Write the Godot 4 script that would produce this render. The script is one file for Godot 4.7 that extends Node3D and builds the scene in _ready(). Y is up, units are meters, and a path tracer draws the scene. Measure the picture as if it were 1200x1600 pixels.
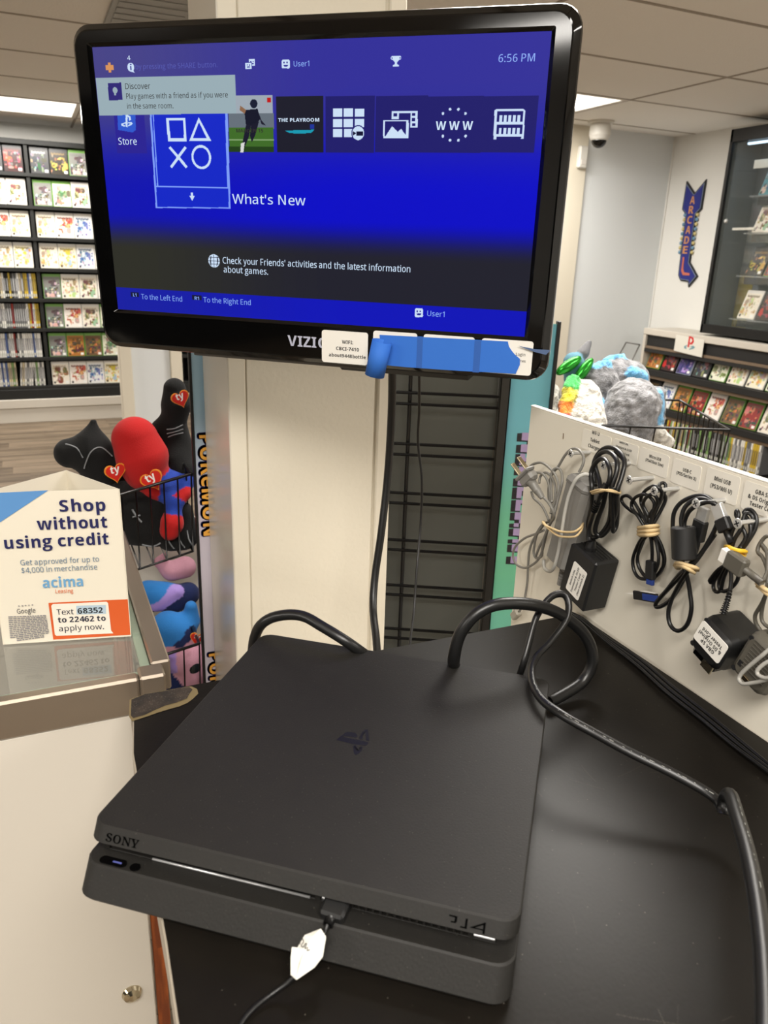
extends Node3D
# A game-shop counter: console in front of a small television on a swivel arm, a white board of test
# cables, a glass showcase, toy baskets and walls of game cases. x runs along the counter's back edge,
# z towards the person at the counter, y up, metres.

const YC := 1.04            # counter top
const HC := 2.30            # ceiling
const XR := 4.433           # wall with the arcade sign
const ZFAR := -4.83         # grey wall beside it
const ZBACK := -7.30        # wall behind the media shelf
const XL := -5.95
const ZREAR := 4.46
var LIGHTS := [[-0.95, 0.26], [1.85, 0.26], [0.45, -1.84], [-3.75, -0.44], [1.85, 2.36], [-3.75, -4.64], [1.85, -4.64], [-0.95, -6.74], [-3.75, 2.36]]
var rng := RandomNumberGenerator.new()
var mats := {}
var used := {}
var cover_names := []
var hmin := {}
var tufts := 0.0
var tuft_noise := FastNoiseLite.new()
var case_meshes := []
var spine_meshes := []
var PANEL := Transform3D(Basis(Vector3(0, 0, 1), Vector3(0, 1, 0), Vector3(-1, 0, 0)), Vector3(0.537, YC, -0.635))

func _ready() -> void:
	rng.seed = 7
	tuft_noise.seed = 3
	tuft_noise.frequency = 0.055
	tuft_noise.fractal_octaves = 2
	_camera_and_light()
	_materials()
	_room()
	_counter()
	_pillar()
	_television()
	_console()
	_cable_board()
	_showcase()
	_tent_card()
	_toy_stand()
	_grid_stand()
	_media_wall()
	_low_shelf()
	_wall_cabinet()
	_wall_things()

func _camera_and_light() -> void:
	var cam := Camera3D.new()
	cam.name = "camera"
	add_child(cam)
	cam.fov = 67.157
	cam.near = 0.02
	cam.far = 60.0
	cam.transform = Transform3D(Basis(Vector3(0.91396, 0.03276, 0.40447), Vector3(0.10005, 0.94777, -0.30286), Vector3(-0.39327, 0.31727, 0.86295)).orthonormalized(), Vector3(0, YC + 0.38145, 0))
	var ph := CameraAttributesPhysical.new()
	ph.frustum_focal_length = 6.8
	ph.frustum_focus_distance = 0.82
	ph.exposure_aperture = 3.6
	cam.attributes = ph
	cam.fov = 67.157
	cam.current = true
	var we := WorldEnvironment.new()
	we.name = "environment"
	var e := Environment.new()
	e.background_mode = Environment.BG_COLOR
	e.background_color = Color(0, 0, 0)
	e.tonemap_mode = Environment.TONE_MAPPER_LINEAR
	e.tonemap_exposure = 1.0
	e.sdfgi_enabled = true
	e.ssao_enabled = true
	e.ssil_enabled = true
	we.environment = e
	add_child(we)
	for i in LIGHTS.size():                       # recessed ceiling panels, 1.4 x 0.7 m each
		var l := AreaLight3D.new()
		l.name = "ceiling_panel_light"
		l.area_size = Vector2(1.30, 0.60)
		l.light_energy = 6.0
		l.light_color = Color(1.0, 0.98, 0.95)
		l.area_range = 14.0
		l.shadow_enabled = true
		add_child(l, true)
		l.transform = Transform3D(Basis(Vector3(1, 0, 0), -PI / 2), Vector3(LIGHTS[i][0] + 0.70, HC - 0.02, LIGHTS[i][1] + 0.35))

# ------------------------------------------------------------------ naming helpers
func numbered(n: String) -> String:
	if not used.has(n):
		used[n] = 0
		return n
	used[n] += 1
	return "%s_%03d" % [n, used[n]]

func tag(o: Node, label: String, category: String, group := "") -> Node:
	o.set_meta("label", label)
	o.set_meta("category", category)
	if group != "":
		o.set_meta("group", group)
	return o

func thing(called: String, label: String, category: String, at := Transform3D.IDENTITY, group := "") -> Node3D:
	var o := Node3D.new()
	o.name = numbered(called)
	add_child(o)
	o.transform = at
	tag(o, label, category, group)
	return o

func structure(called: String, at := Transform3D.IDENTITY) -> Node3D:
	var o := Node3D.new()
	o.name = called
	add_child(o)
	o.transform = at
	o.set_meta("kind", "structure")
	return o

func part(called: String, st: SurfaceTool, mat: Material, parent: Node) -> MeshInstance3D:
	st.generate_normals()
	var o := MeshInstance3D.new()
	o.mesh = st.commit()
	o.name = called
	o.material_override = mat
	parent.add_child(o, true)
	return o

func part_mesh(called: String, me: Mesh, mat: Material, parent: Node) -> MeshInstance3D:
	var o := MeshInstance3D.new()
	o.mesh = me
	o.name = called
	if mat:
		o.material_override = mat
	parent.add_child(o, true)
	return o

func lone(called: String, st: SurfaceTool, mat: Material, label: String, category: String, at := Transform3D.IDENTITY, group := "") -> MeshInstance3D:
	var o := part(numbered(called), st, mat, self)
	o.transform = at
	tag(o, label, category, group)
	return o

# ------------------------------------------------------------------ shape helpers
func S() -> SurfaceTool:
	var st := SurfaceTool.new()
	st.begin(Mesh.PRIMITIVE_TRIANGLES)
	return st

func P3(a: Array) -> PackedVector3Array:
	var r := PackedVector3Array()
	for i in range(0, a.size(), 3):
		r.append(Vector3(a[i], a[i + 1], a[i + 2]))
	return r

func P2(a: Array) -> PackedVector2Array:
	var r := PackedVector2Array()
	for i in range(0, a.size(), 2):
		r.append(Vector2(a[i], a[i + 1]))
	return r

func tri(st: SurfaceTool, a: Vector3, b: Vector3, c: Vector3) -> void:
	st.add_vertex(a)
	st.add_vertex(b)
	st.add_vertex(c)

func face(st: SurfaceTool, a: Vector3, b: Vector3, c: Vector3, n: Vector3) -> void:     # a triangle that faces n
	if (b - a).cross(c - a).dot(n) > 0.0:
		tri(st, a, c, b)
	else:
		tri(st, a, b, c)

func quad(st: SurfaceTool, a: Vector3, b: Vector3, c: Vector3, d: Vector3, n: Vector3) -> void:
	face(st, a, b, c, n)
	face(st, a, c, d, n)

func box(st: SurfaceTool, lo: Vector3, hi: Vector3, bv := 0.0, xf := Transform3D.IDENTITY) -> void:     # a box with chamfered edges
	st.set_smooth_group(-1)
	var ce := (lo + hi) / 2
	var h := (hi - lo).abs() / 2
	bv = minf(bv, minf(h.x, minf(h.y, h.z)) * 0.9)
	for ax in 3:
		var b1 := (ax + 1) % 3
		var b2 := (ax + 2) % 3
		for s in [-1, 1]:
			var n := Vector3.ZERO
			n[ax] = s
			var q := []
			for k in [[-1, -1], [1, -1], [1, 1], [-1, 1]]:
				var v := Vector3.ZERO
				v[ax] = s * h[ax]
				v[b1] = k[0] * (h[b1] - bv)
				v[b2] = k[1] * (h[b2] - bv)
				q.append(xf * (ce + v))
			quad(st, q[0], q[1], q[2], q[3], xf.basis * n)
	if bv <= 0.0:
		return
	for ax in 3:
		var b1 := (ax + 1) % 3
		var b2 := (ax + 2) % 3
		for s1 in [-1, 1]:
			for s2 in [-1, 1]:
				var q := []
				for k in [[-1, 0], [1, 0], [1, 1], [-1, 1]]:
					var v := Vector3.ZERO
					v[ax] = k[0] * (h[ax] - bv)
					v[b1] = s1 * (h[b1] - (bv if k[1] else 0.0))
					v[b2] = s2 * (h[b2] - (0.0 if k[1] else bv))
					q.append(xf * (ce + v))
				var n := Vector3.ZERO
				n[b1] = s1
				n[b2] = s2
				quad(st, q[0], q[1], q[2], q[3], xf.basis * n)
	for sx in [-1, 1]:
		for sy in [-1, 1]:
			for sz in [-1, 1]:
				var s := Vector3(sx, sy, sz)
				face(st, xf * (ce + s * Vector3(h.x, h.y - bv, h.z - bv)), xf * (ce + s * Vector3(h.x - bv, h.y, h.z - bv)), xf * (ce + s * Vector3(h.x - bv, h.y - bv, h.z)), xf.basis * s)

func rrect(x0: float, y0: float, x1: float, y1: float, r: float, seg := 6) -> PackedVector2Array:     # rounded rectangle, counter-clockwise
	var out := PackedVector2Array()
	var cs := [[x1 - r, y1 - r, 0.0], [x0 + r, y1 - r, 90.0], [x0 + r, y0 + r, 180.0], [x1 - r, y0 + r, 270.0]]
	for c in cs:
		for k in seg + 1:
			var a := deg_to_rad(c[2] + 90.0 * k / seg)
			out.append(Vector2(c[0] + r * cos(a), c[1] + r * sin(a)))
	return out

func loft(st: SurfaceTool, loops: Array, caps := true, flip := false) -> void:     # closed rings of equal length, each band with hard edges to the next
	for i in loops.size() - 1:
		st.set_smooth_group(i + 1)
		var a: PackedVector3Array = loops[i]
		var b: PackedVector3Array = loops[i + 1]
		for k in a.size():
			var k2 := (k + 1) % a.size()
			if flip:
				tri(st, a[k], a[k2], b[k]); tri(st, a[k2], b[k2], b[k])
			else:
				tri(st, a[k], b[k], a[k2]); tri(st, a[k2], b[k], b[k2])
	if caps:
		st.set_smooth_group(-1)
		for e in [0, loops.size() - 1]:
			var lp: PackedVector3Array = loops[e]
			var ce := Vector3.ZERO
			for p in lp:
				ce += p
			ce /= lp.size()
			for k in lp.size():
				var k2 := (k + 1) % lp.size()
				if (e == 0) != flip:
					tri(st, ce, lp[k], lp[k2])
				else:
					tri(st, ce, lp[k2], lp[k])

func smooth_path(pts: PackedVector3Array, step := 0.004) -> PackedVector3Array:
	var c := Curve3D.new()
	c.bake_interval = step
	for i in pts.size():
		var t := Vector3.ZERO
		if i > 0 and i < pts.size() - 1:
			var d := pts[i + 1] - pts[i - 1]
			var m := minf(pts[i].distance_to(pts[i + 1]), pts[i].distance_to(pts[i - 1]))
			t = d.normalized() * m * 0.36
		c.add_point(pts[i], -t, t)
	return c.get_baked_points()

func tube(st: SurfaceTool, raw: PackedVector3Array, r: float, sides := 8, step := 0.005, flat := 1.0, smooth := true) -> void:
	var pts := smooth_path(raw, step) if smooth else raw
	if pts.size() < 2:
		return
	st.set_smooth_group(0)
	var up := Vector3(0.31, 0.9, 0.17).normalized()
	var prev := PackedVector3Array()
	for i in pts.size():
		var d := (pts[mini(i + 1, pts.size() - 1)] - pts[maxi(i - 1, 0)]).normalized()
		if d.length() < 0.5:
			d = Vector3.UP
		up = (up - d * up.dot(d))
		if up.length() < 0.02:
			up = d.cross(Vector3(1, 0, 0.2))
		up = up.normalized()
		var side := d.cross(up)
		var ring := PackedVector3Array()
		for k in sides:
			var a := TAU * k / sides
			ring.append(pts[i] + up * (cos(a) * r) + side * (sin(a) * r * flat))
		if i > 0:
			for k in sides:
				var k2 := (k + 1) % sides
				tri(st, prev[k], prev[k2], ring[k]); tri(st, prev[k2], ring[k2], ring[k])
		if i == 0 or i == pts.size() - 1:
			for k in sides:
				face(st, pts[i], ring[k], ring[(k + 1) % sides], d if i > 0 else -d)
		prev = ring

func rod(st: SurfaceTool, a: Vector3, b: Vector3, r: float, sides := 6) -> void:
	tube(st, PackedVector3Array([a, b]), r, sides, 1.0, 1.0, false)

func lathe(st: SurfaceTool, prof: Array, xf := Transform3D.IDENTITY, seg := 16) -> void:     # profile of [radius, height] pairs about y
	for i in prof.size() - 1:
		st.set_smooth_group(i + 1)
		for k in seg:
			var a0 := TAU * k / seg
			var a1 := TAU * (k + 1) / seg
			var p00 := xf * Vector3(prof[i][0] * cos(a0), prof[i][1], prof[i][0] * sin(a0))
			var p01 := xf * Vector3(prof[i][0] * cos(a1), prof[i][1], prof[i][0] * sin(a1))
			var p10 := xf * Vector3(prof[i + 1][0] * cos(a0), prof[i + 1][1], prof[i + 1][0] * sin(a0))
			var p11 := xf * Vector3(prof[i + 1][0] * cos(a1), prof[i + 1][1], prof[i + 1][0] * sin(a1))
			tri(st, p00, p01, p10)
			tri(st, p01, p11, p10)

func ball(st: SurfaceTool, c: Vector3, r: Vector3, seg := 12) -> void:
	st.set_smooth_group(0)
	var rows := seg / 2
	for i in rows:
		for k in seg:
			var q := []
			for e in [[i, k], [i, k + 1], [i + 1, k + 1], [i + 1, k]]:
				var th = PI * e[0] / rows
				var ph: float = TAU * (e[1] % seg) / seg
				q.append(c + r * Vector3(sin(th) * cos(ph), cos(th), sin(th) * sin(ph)))
			if i > 0:
				face(st, q[0], q[1], q[2], (q[0] + q[1]) / 2 - c)
			if i < rows - 1:
				face(st, q[0], q[2], q[3], (q[2] + q[3]) / 2 - c)

func slab(st: SurfaceTool, poly: PackedVector2Array, z0: float, z1: float, xf := Transform3D.IDENTITY) -> void:     # flat outline in x, y given thickness from z0 to z1
	st.set_smooth_group(-1)
	var ix := Geometry2D.triangulate_polygon(poly)
	for i in range(0, ix.size(), 3):
		for z in [z0, z1]:
			var v := []
			for k in 3:
				v.append(xf * Vector3(poly[ix[i + k]].x, poly[ix[i + k]].y, z))
			face(st, v[0], v[1], v[2], xf.basis * Vector3(0, 0, 1 if z == maxf(z0, z1) else -1))
	var cw := Geometry2D.is_polygon_clockwise(poly)
	for k in poly.size():
		var a := poly[k]
		var b := poly[(k + 1) % poly.size()]
		var n := Vector2(b.y - a.y, a.x - b.x) * (-1.0 if cw else 1.0)
		quad(st, xf * Vector3(a.x, a.y, z0), xf * Vector3(b.x, b.y, z0), xf * Vector3(b.x, b.y, z1), xf * Vector3(a.x, a.y, z1), xf.basis * Vector3(n.x, n.y, 0))

func sheet(st: SurfaceTool, poly: PackedVector2Array, z: float, xf := Transform3D.IDENTITY) -> void:     # print on a surface
	st.set_smooth_group(-1)
	var ix := Geometry2D.triangulate_polygon(poly)
	for i in range(0, ix.size(), 3):
		var v := []
		for k in 3:
			v.append(xf * Vector3(poly[ix[i + k]].x, poly[ix[i + k]].y, z))
		face(st, v[0], v[1], v[2], xf.basis * Vector3(0, 0, 1))

func glyphs(s: String, bold: int) -> Array:
	var tm := TextMesh.new()
	var f := SystemFont.new()
	f.font_names = PackedStringArray(["Droid Serif"] if bold > 1 else ["Droid Sans"])
	f.font_weight = 700 if bold % 2 else 400
	tm.font = f
	tm.font_size = 32
	tm.pixel_size = 1.0 / 32.0
	tm.depth = 0.0
	tm.curve_step = 1.2
	tm.horizontal_alignment = HORIZONTAL_ALIGNMENT_LEFT
	tm.text = s
	return tm.get_mesh_arrays()

func words(st: SurfaceTool, s: String, bold: int, x0: float, yb: float, x1: float, cap: float, z: float, xf := Transform3D.IDENTITY, rise := 0.0) -> void:     # s set from x0 to x1 on the line yb, capitals cap high
	st.set_smooth_group(-1)
	if not hmin.has(bold):
		var ha := glyphs("H", bold)
		var lo := INF
		var hi := -INF
		for v in ha[Mesh.ARRAY_VERTEX]:
			lo = minf(lo, v.y); hi = maxf(hi, v.y)
		hmin[bold] = [lo, hi - lo]
	var a := glyphs(s, bold)
	var vs: PackedVector3Array = a[Mesh.ARRAY_VERTEX]
	if vs.is_empty():
		return
	var l := INF
	var r := -INF
	for v in vs:
		l = minf(l, v.x); r = maxf(r, v.x)
	var kx := (x1 - x0) / (r - l)
	var ky: float = cap / hmin[bold][1]
	var ix: PackedInt32Array = a[Mesh.ARRAY_INDEX]
	if ix.is_empty():
		ix = PackedInt32Array(range(vs.size()))
	for i in range(0, ix.size(), 3):
		var q := []
		for k in 3:
			var v := vs[ix[i + k]]
			var x := (v.x - l) * kx
			q.append(xf * Vector3(x0 + x, yb + (v.y - hmin[bold][0]) * ky + rise * x / (x1 - x0), z))
		face(st, q[0], q[1], q[2], xf.basis * Vector3(0, 0, 1))

func boxed_quad(q: PackedVector3Array, z0: float) -> Array:     # [transform, half size x, half size y, front z] of a block whose front corners are q
	var ce := (q[0] + q[1] + q[2] + q[3]) / 4
	var xa := ((q[1] - q[0]) + (q[2] - q[3]))
	var ya := ((q[0] - q[3]) + (q[1] - q[2]))
	xa.z = 0; ya.z = 0
	var hx := xa.length() / 4
	var hy := ya.length() / 4
	var yn := ya.normalized()
	var xn := Vector3(yn.y, -yn.x, 0)
	return [Transform3D(Basis(xn, yn, Vector3(0, 0, 1)), Vector3(ce.x, ce.y, 0)), hx, hy, ce.z]

func along(a: Vector3, b: Vector3, hint := Vector3(0, 0, 1)) -> Transform3D:     # y runs from a to b, origin at a
	var y := (b - a).normalized()
	var x := y.cross(hint).normalized()
	return Transform3D(Basis(x, y, x.cross(y)), a)

# a stuffed toy as one closed surface: tapered rounds joined smoothly, coloured by the nearest one
func stuffed(prims: Array, cell: float, k := 0.008, tuft := 0.0) -> ArrayMesh:
	tufts = tuft
	var lo := Vector3.INF
	var hi := -Vector3.INF
	for p in prims:
		var m := Vector3.ONE * maxf(p[2], p[3])
		lo = lo.min((p[0] as Vector3).min(p[1]) - m)
		hi = hi.max((p[0] as Vector3).max(p[1]) + m)
	lo -= Vector3.ONE * cell * 2
	hi += Vector3.ONE * cell * 2
	var n := Vector3i((hi - lo) / cell) + Vector3i.ONE
	var fld := PackedFloat32Array()
	fld.resize(n.x * n.y * n.z)
	for z in n.z:
		for y in n.y:
			for x in n.x:
				fld[(z * n.y + y) * n.x + x] = _toy(prims, lo + Vector3(x, y, z) * cell, k)
	var idx := {}
	var vs := PackedVector3Array()
	var cs := PackedColorArray()
	var ns := PackedVector3Array()
	var ids := PackedInt32Array()
	for z in n.z - 1:
		for y in n.y - 1:
			for x in n.x - 1:
				var sum := Vector3.ZERO
				var cnt := 0
				var b := (z * n.y + y) * n.x + x
				var v0 := fld[b]
				var inside := 0
				var c8 := [v0, fld[b + 1], fld[b + n.x], fld[b + n.x + 1], fld[b + n.x * n.y], fld[b + n.x * n.y + 1], fld[b + n.x * n.y + n.x], fld[b + n.x * n.y + n.x + 1]]
				for q in c8:
					if q < 0:
						inside += 1
				if inside == 0 or inside == 8:
					continue
				for e in [[0, 1], [2, 3], [4, 5], [6, 7], [0, 2], [1, 3], [4, 6], [5, 7], [0, 4], [1, 5], [2, 6], [3, 7]]:
					var fa: float = c8[e[0]]
					var fb: float = c8[e[1]]
					if (fa < 0) != (fb < 0):
						var t := fa / (fa - fb)
						var pa := Vector3(e[0] & 1, (e[0] >> 1) & 1, e[0] >> 2)
						var pb := Vector3(e[1] & 1, (e[1] >> 1) & 1, e[1] >> 2)
						sum += pa.lerp(pb, t)
						cnt += 1
				var at := lo + (Vector3(x, y, z) + sum / cnt) * cell
				idx[b] = vs.size()
				vs.append(at)
				var best := INF
				var col := Color.WHITE
				for p in prims:
					var d := _cap(p, at)
					if d < best:
						best = d
						col = p[4]
				if tuft > 0.0:
					var fleck := 1.0 + tuft_noise.get_noise_3dv(at * 700.0 + Vector3(50, 9, 3)) * 0.7
					col = Color(col.r * fleck, col.g * fleck, col.b * fleck)
				cs.append(col)
				var h := cell * 0.5
				ns.append(Vector3(_toy(prims, at + Vector3(h, 0, 0), k) - _toy(prims, at - Vector3(h, 0, 0), k), _toy(prims, at + Vector3(0, h, 0), k) - _toy(prims, at - Vector3(0, h, 0), k), _toy(prims, at + Vector3(0, 0, h), k) - _toy(prims, at - Vector3(0, 0, h), k)).normalized())
	var stride := [1, n.x, n.x * n.y]
	for z in range(1, n.z - 1):
		for y in range(1, n.y - 1):
			for x in range(1, n.x - 1):
				var b := (z * n.y + y) * n.x + x
				for ax in 3:
					var o: int = b + stride[ax]
					if (fld[b] < 0) == (fld[o] < 0):
						continue
					var s1: int = stride[(ax + 1) % 3]
					var s2: int = stride[(ax + 2) % 3]
					var q := [b, b - s1, b - s1 - s2, b - s2]
					if not (idx.has(q[0]) and idx.has(q[1]) and idx.has(q[2]) and idx.has(q[3])):
						continue
					var i0: int = idx[q[0]]
					var i1: int = idx[q[1]]
					var i2: int = idx[q[2]]
					var i3: int = idx[q[3]]
					if fld[b] < 0:
						ids.append_array([i0, i2, i1, i0, i3, i2])
					else:
						ids.append_array([i0, i1, i2, i0, i2, i3])
	var arrs := []
	arrs.resize(Mesh.ARRAY_MAX)
	arrs[Mesh.ARRAY_VERTEX] = vs
	arrs[Mesh.ARRAY_NORMAL] = ns
	arrs[Mesh.ARRAY_COLOR] = cs
	arrs[Mesh.ARRAY_INDEX] = ids
	var me := ArrayMesh.new()
	me.add_surface_from_arrays(Mesh.PRIMITIVE_TRIANGLES, arrs)
	return me

func _cap(p: Array, at: Vector3) -> float:
	var ab: Vector3 = p[1] - p[0]
	var l := ab.length_squared()
	var t := 0.0 if l < 1e-9 else clampf((at - (p[0] as Vector3)).dot(ab) / l, 0.0, 1.0)
	return at.distance_to((p[0] as Vector3) + ab * t) - lerpf(p[2], p[3], t)

func _toy(prims: Array, at: Vector3, k: float) -> float:
	var d := 1e3
	for p in prims:
		var e := _cap(p, at)
		var h := maxf(k - absf(d - e), 0.0) / k
		d = minf(d, e) - h * h * k * 0.25
	if tufts > 0.0 and d < 0.02:
		d += tuft_noise.get_noise_3dv(at * 1000.0) * tufts
	return d

# ------------------------------------------------------------------ materials
func mat(n: String, c: Color, rough := 0.6, metal := 0.0) -> StandardMaterial3D:
	if mats.has(n):
		return mats[n]
	var m := StandardMaterial3D.new()
	m.resource_name = n
	m.albedo_color = c
	m.roughness = rough
	m.metallic = metal
	mats[n] = m
	return m

func grain(m: StandardMaterial3D, freq: float, scale: float, strength: float, size := 256, sd := 3) -> void:     # fine relief
	var fn := FastNoiseLite.new()
	fn.seed = sd
	fn.noise_type = FastNoiseLite.TYPE_SIMPLEX
	fn.frequency = freq
	fn.fractal_octaves = 3
	var im := fn.get_seamless_image(size, size)
	im.convert(Image.FORMAT_RGB8)
	var im2 := im.duplicate()
	im2.bump_map_to_normal_map(strength)
	m.normal_enabled = true
	m.normal_texture = ImageTexture.create_from_image(im2)
	m.normal_scale = 1.0
	m.uv1_triplanar = true
	m.uv1_world_triplanar = false
	m.uv1_scale = Vector3.ONE * scale

func specks(m: StandardMaterial3D, base: Color, var_amt: float, scale: float, size: int, dust: int, sd: int, streak := 0) -> void:     # colour with blotches, dust and hairline scratches
	var fn := FastNoiseLite.new()
	fn.seed = sd
	fn.frequency = 0.02
	fn.fractal_octaves = 5
	var nz := fn.get_seamless_image(size, size)
	var im := Image.create(size, size, false, Image.FORMAT_RGB8)
	var r := RandomNumberGenerator.new()
	r.seed = sd
	for y in size:
		for x in size:
			var k := 1.0 + (nz.get_pixel(x, y).r - 0.5) * var_amt + r.randf_range(-1, 1) * var_amt * 0.25
			im.set_pixel(x, y, Color(base.r * k, base.g * k, base.b * k))
	for i in dust:
		var c := base.lerp(Color(0.62, 0.60, 0.55), r.randf_range(0.15, 0.75))
		im.set_pixel(r.randi() % size, r.randi() % size, c)
	for i in streak:
		var p := Vector2(r.randf() * size, r.randf() * size)
		var d := Vector2.from_angle(r.randf() * TAU)
		var c := base.lerp(Color(0.45, 0.43, 0.4), r.randf_range(0.1, 0.3))
		for k in r.randi_range(10, 60):
			p += d
			d = d.rotated(r.randf_range(-0.03, 0.03))
			im.set_pixel(posmod(int(p.x), size), posmod(int(p.y), size), c)
	m.albedo_color = Color.WHITE
	m.albedo_texture = ImageTexture.create_from_image(im)
	m.uv1_triplanar = true
	m.uv1_scale = Vector3.ONE * scale

func glow(n: String, c: Color, e: float) -> StandardMaterial3D:
	var m := mat(n, Color(0.02, 0.02, 0.02), 0.4)
	m.emission_enabled = true
	m.emission = c
	m.emission_energy_multiplier = e
	return m

func _materials() -> void:
	var m := mat("wall_cream", Color(0.86, 0.83, 0.76), 0.75)
	grain(m, 0.06, 5.0, 0.35, 256, 11)
	mat("wall_grey", Color(0.87, 0.885, 0.89), 0.8)
	mat("wall_white", Color(0.90, 0.895, 0.875), 0.8)
	mat("trim_cream", Color(0.87, 0.84, 0.77), 0.55)
	m = mat("ceiling_tile", Color(0.94, 0.93, 0.91), 0.9)
	grain(m, 0.12, 2.0, 0.5, 256, 5)
	mat("t_bar", Color(0.62, 0.58, 0.53), 0.7)
	m = mat("counter_black", Color(0.115, 0.108, 0.10), 0.36)
	specks(m, Color(0.078, 0.068, 0.056), 0.16, 3.0, 512, 200, 21, 22)
	m.metallic_specular = 0.27
	grain(m, 0.35, 3.0, 0.03, 256, 9)
	m = mat("counter_edge", Color(0.62, 0.58, 0.52), 0.5)
	m = mat("console_plastic", Color(0.105, 0.10, 0.09), 0.6)
	m.metallic_specular = 0.42
	specks(m, Color(0.106, 0.100, 0.090), 0.14, 5.0, 512, 330, 4, 4)
	grain(m, 0.45, 5.0, 0.16, 256, 31)
	mat("console_groove", Color(0.10, 0.10, 0.10), 0.5)
	mat("console_gloss", Color(0.045, 0.042, 0.04), 0.4)
	mat("slot_sheen_metal", Color(0.75, 0.75, 0.75), 0.3, 0.6)  # bright metal for the usb tongues and the disc slot's painted sheen
	mat("engraved", Color(0.012, 0.012, 0.012), 0.8).metallic_specular = 0.1
	mat("gloss_black", Color(0.022, 0.021, 0.021), 0.07)
	mat("satin_black", Color(0.06, 0.06, 0.06), 0.42)
	mat("matte_black", Color(0.05, 0.05, 0.052), 0.7)
	mat("wire_black", Color(0.045, 0.045, 0.05), 0.28)
	mat("cord_black", Color(0.075, 0.075, 0.075), 0.36)
	mat("cord_dark", Color(0.05, 0.05, 0.052), 0.4)
	mat("cord_print", Color(0.52, 0.52, 0.50), 0.6)
	m = mat("plastic_grey", Color(0.47, 0.46, 0.44), 0.5)
	m = mat("cord_grey", Color(0.46, 0.45, 0.425), 0.45)
	mat("cord_light", Color(0.66, 0.65, 0.62), 0.45)
	mat("plastic_olive", Color(0.33, 0.315, 0.28), 0.5)
	m = mat("brick_black", Color(0.085, 0.085, 0.085), 0.5)
	grain(m, 0.3, 14.0, 0.2, 256, 8)
	mat("rubber_band", Color(0.80, 0.70, 0.52), 0.7)
	mat("rubber_yellow", Color(0.85, 0.68, 0.13), 0.6)
	mat("steel", Color(0.80, 0.80, 0.79), 0.35, 0.65)
	mat("brass_steel", Color(0.78, 0.74, 0.64), 0.16, 1.0)
	m = mat("aluminium", Color(0.60, 0.555, 0.50), 0.36, 0.8)
	mat("paper", Color(0.90, 0.885, 0.85), 0.75)
	mat("paper_bright", Color(0.85, 0.84, 0.80), 0.8)
	mat("ink", Color(0.045, 0.045, 0.05), 0.75)
	mat("board_white", Color(0.86, 0.835, 0.775), 0.6)
	m = mat("tape_blue", Color(0.17, 0.42, 0.78), 0.75)
	grain(m, 0.2, 30.0, 0.6, 256, 17)
	mat("usb_blue", Color(0.12, 0.22, 0.5), 0.5)
	mat("cabinet_white", Color(0.79, 0.765, 0.72), 0.5)
	m = mat("glass", Color(0.9, 0.95, 0.92, 0.06), 0.02)
	m.transparency = BaseMaterial3D.TRANSPARENCY_ALPHA
	m = mat("glass_edge", Color(0.52, 0.58, 0.50), 0.2)
	m = mat("acrylic", Color(0.9, 0.92, 0.92, 0.15), 0.05)
	m.transparency = BaseMaterial3D.TRANSPARENCY_ALPHA
	_wood("wood_red", Color(0.42, 0.19, 0.06), Color(0.62, 0.32, 0.12), 7.0, 41, true)
	for i in 3:
		_wood("floor_plank%d" % i, [Color(0.40, 0.345, 0.28), Color(0.45, 0.39, 0.32), Color(0.37, 0.315, 0.255)][i], [Color(0.55, 0.485, 0.405), Color(0.58, 0.51, 0.43), Color(0.50, 0.44, 0.365)][i], 1.3, 51 + i)
	m = mat("plush", Color.WHITE, 0.95)
	m.vertex_color_use_as_albedo = true
	m.rim_enabled = true
	m.rim = 0.12
	m.rim_tint = 0.7
	grain(m, 0.12, 14.0, 1.5, 256, 77)
	m = mat("fur", Color.WHITE, 0.95)
	m.vertex_color_use_as_albedo = true
	m.rim_enabled = true
	m.rim = 0.5
	grain(m, 0.09, 9.0, 4.0, 256, 78)
	m = mat("tinted", Color.WHITE, 0.45)
	m.vertex_color_use_as_albedo = true
	mat("lamp_frame", Color(0.85, 0.83, 0.8), 0.6)
	glow("lamp_diffuser", Color(1.0, 0.965, 0.91), 2.2)
	mat("sign_red", Color(0.80, 0.12, 0.07), 0.45)
	mat("sign_gold", Color(0.88, 0.55, 0.16), 0.4)
	mat("letter_white", Color(0.93, 0.92, 0.9), 0.6)

func _wood(n: String, a: Color, b: Color, scale: float, sd: int, upright := false) -> void:     # streaky grain along the first texture axis
	var m := mat(n, Color.WHITE, 0.5)
	var fn := FastNoiseLite.new()
	fn.seed = sd
	fn.frequency = 0.03
	fn.fractal_octaves = 4
	var nz := fn.get_seamless_image(256, 256)
	var im := Image.create(256, 256, false, Image.FORMAT_RGB8)
	for y in 256:
		for x in 256:
			var k := nz.get_pixel((x / 9) % 256, y).r * 0.65 + nz.get_pixel((x / 3 + 90) % 256, (y * 3) % 256).r * 0.35
			im.set_pixel(y if upright else x, x if upright else y, a.lerp(b, clampf((k - 0.3) * 2.4, 0, 1)))
	m.albedo_texture = ImageTexture.create_from_image(im)
	m.uv1_triplanar = true
	m.uv1_scale = Vector3.ONE * scale

# ------------------------------------------------------------------ the room
func _wall(called: String, lo: Vector3, hi: Vector3, m: String) -> Node3D:
	var w := structure(called)
	var st := S()
	box(st, lo, hi)
	part("plaster", st, mats[m], w)
	return w

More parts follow.
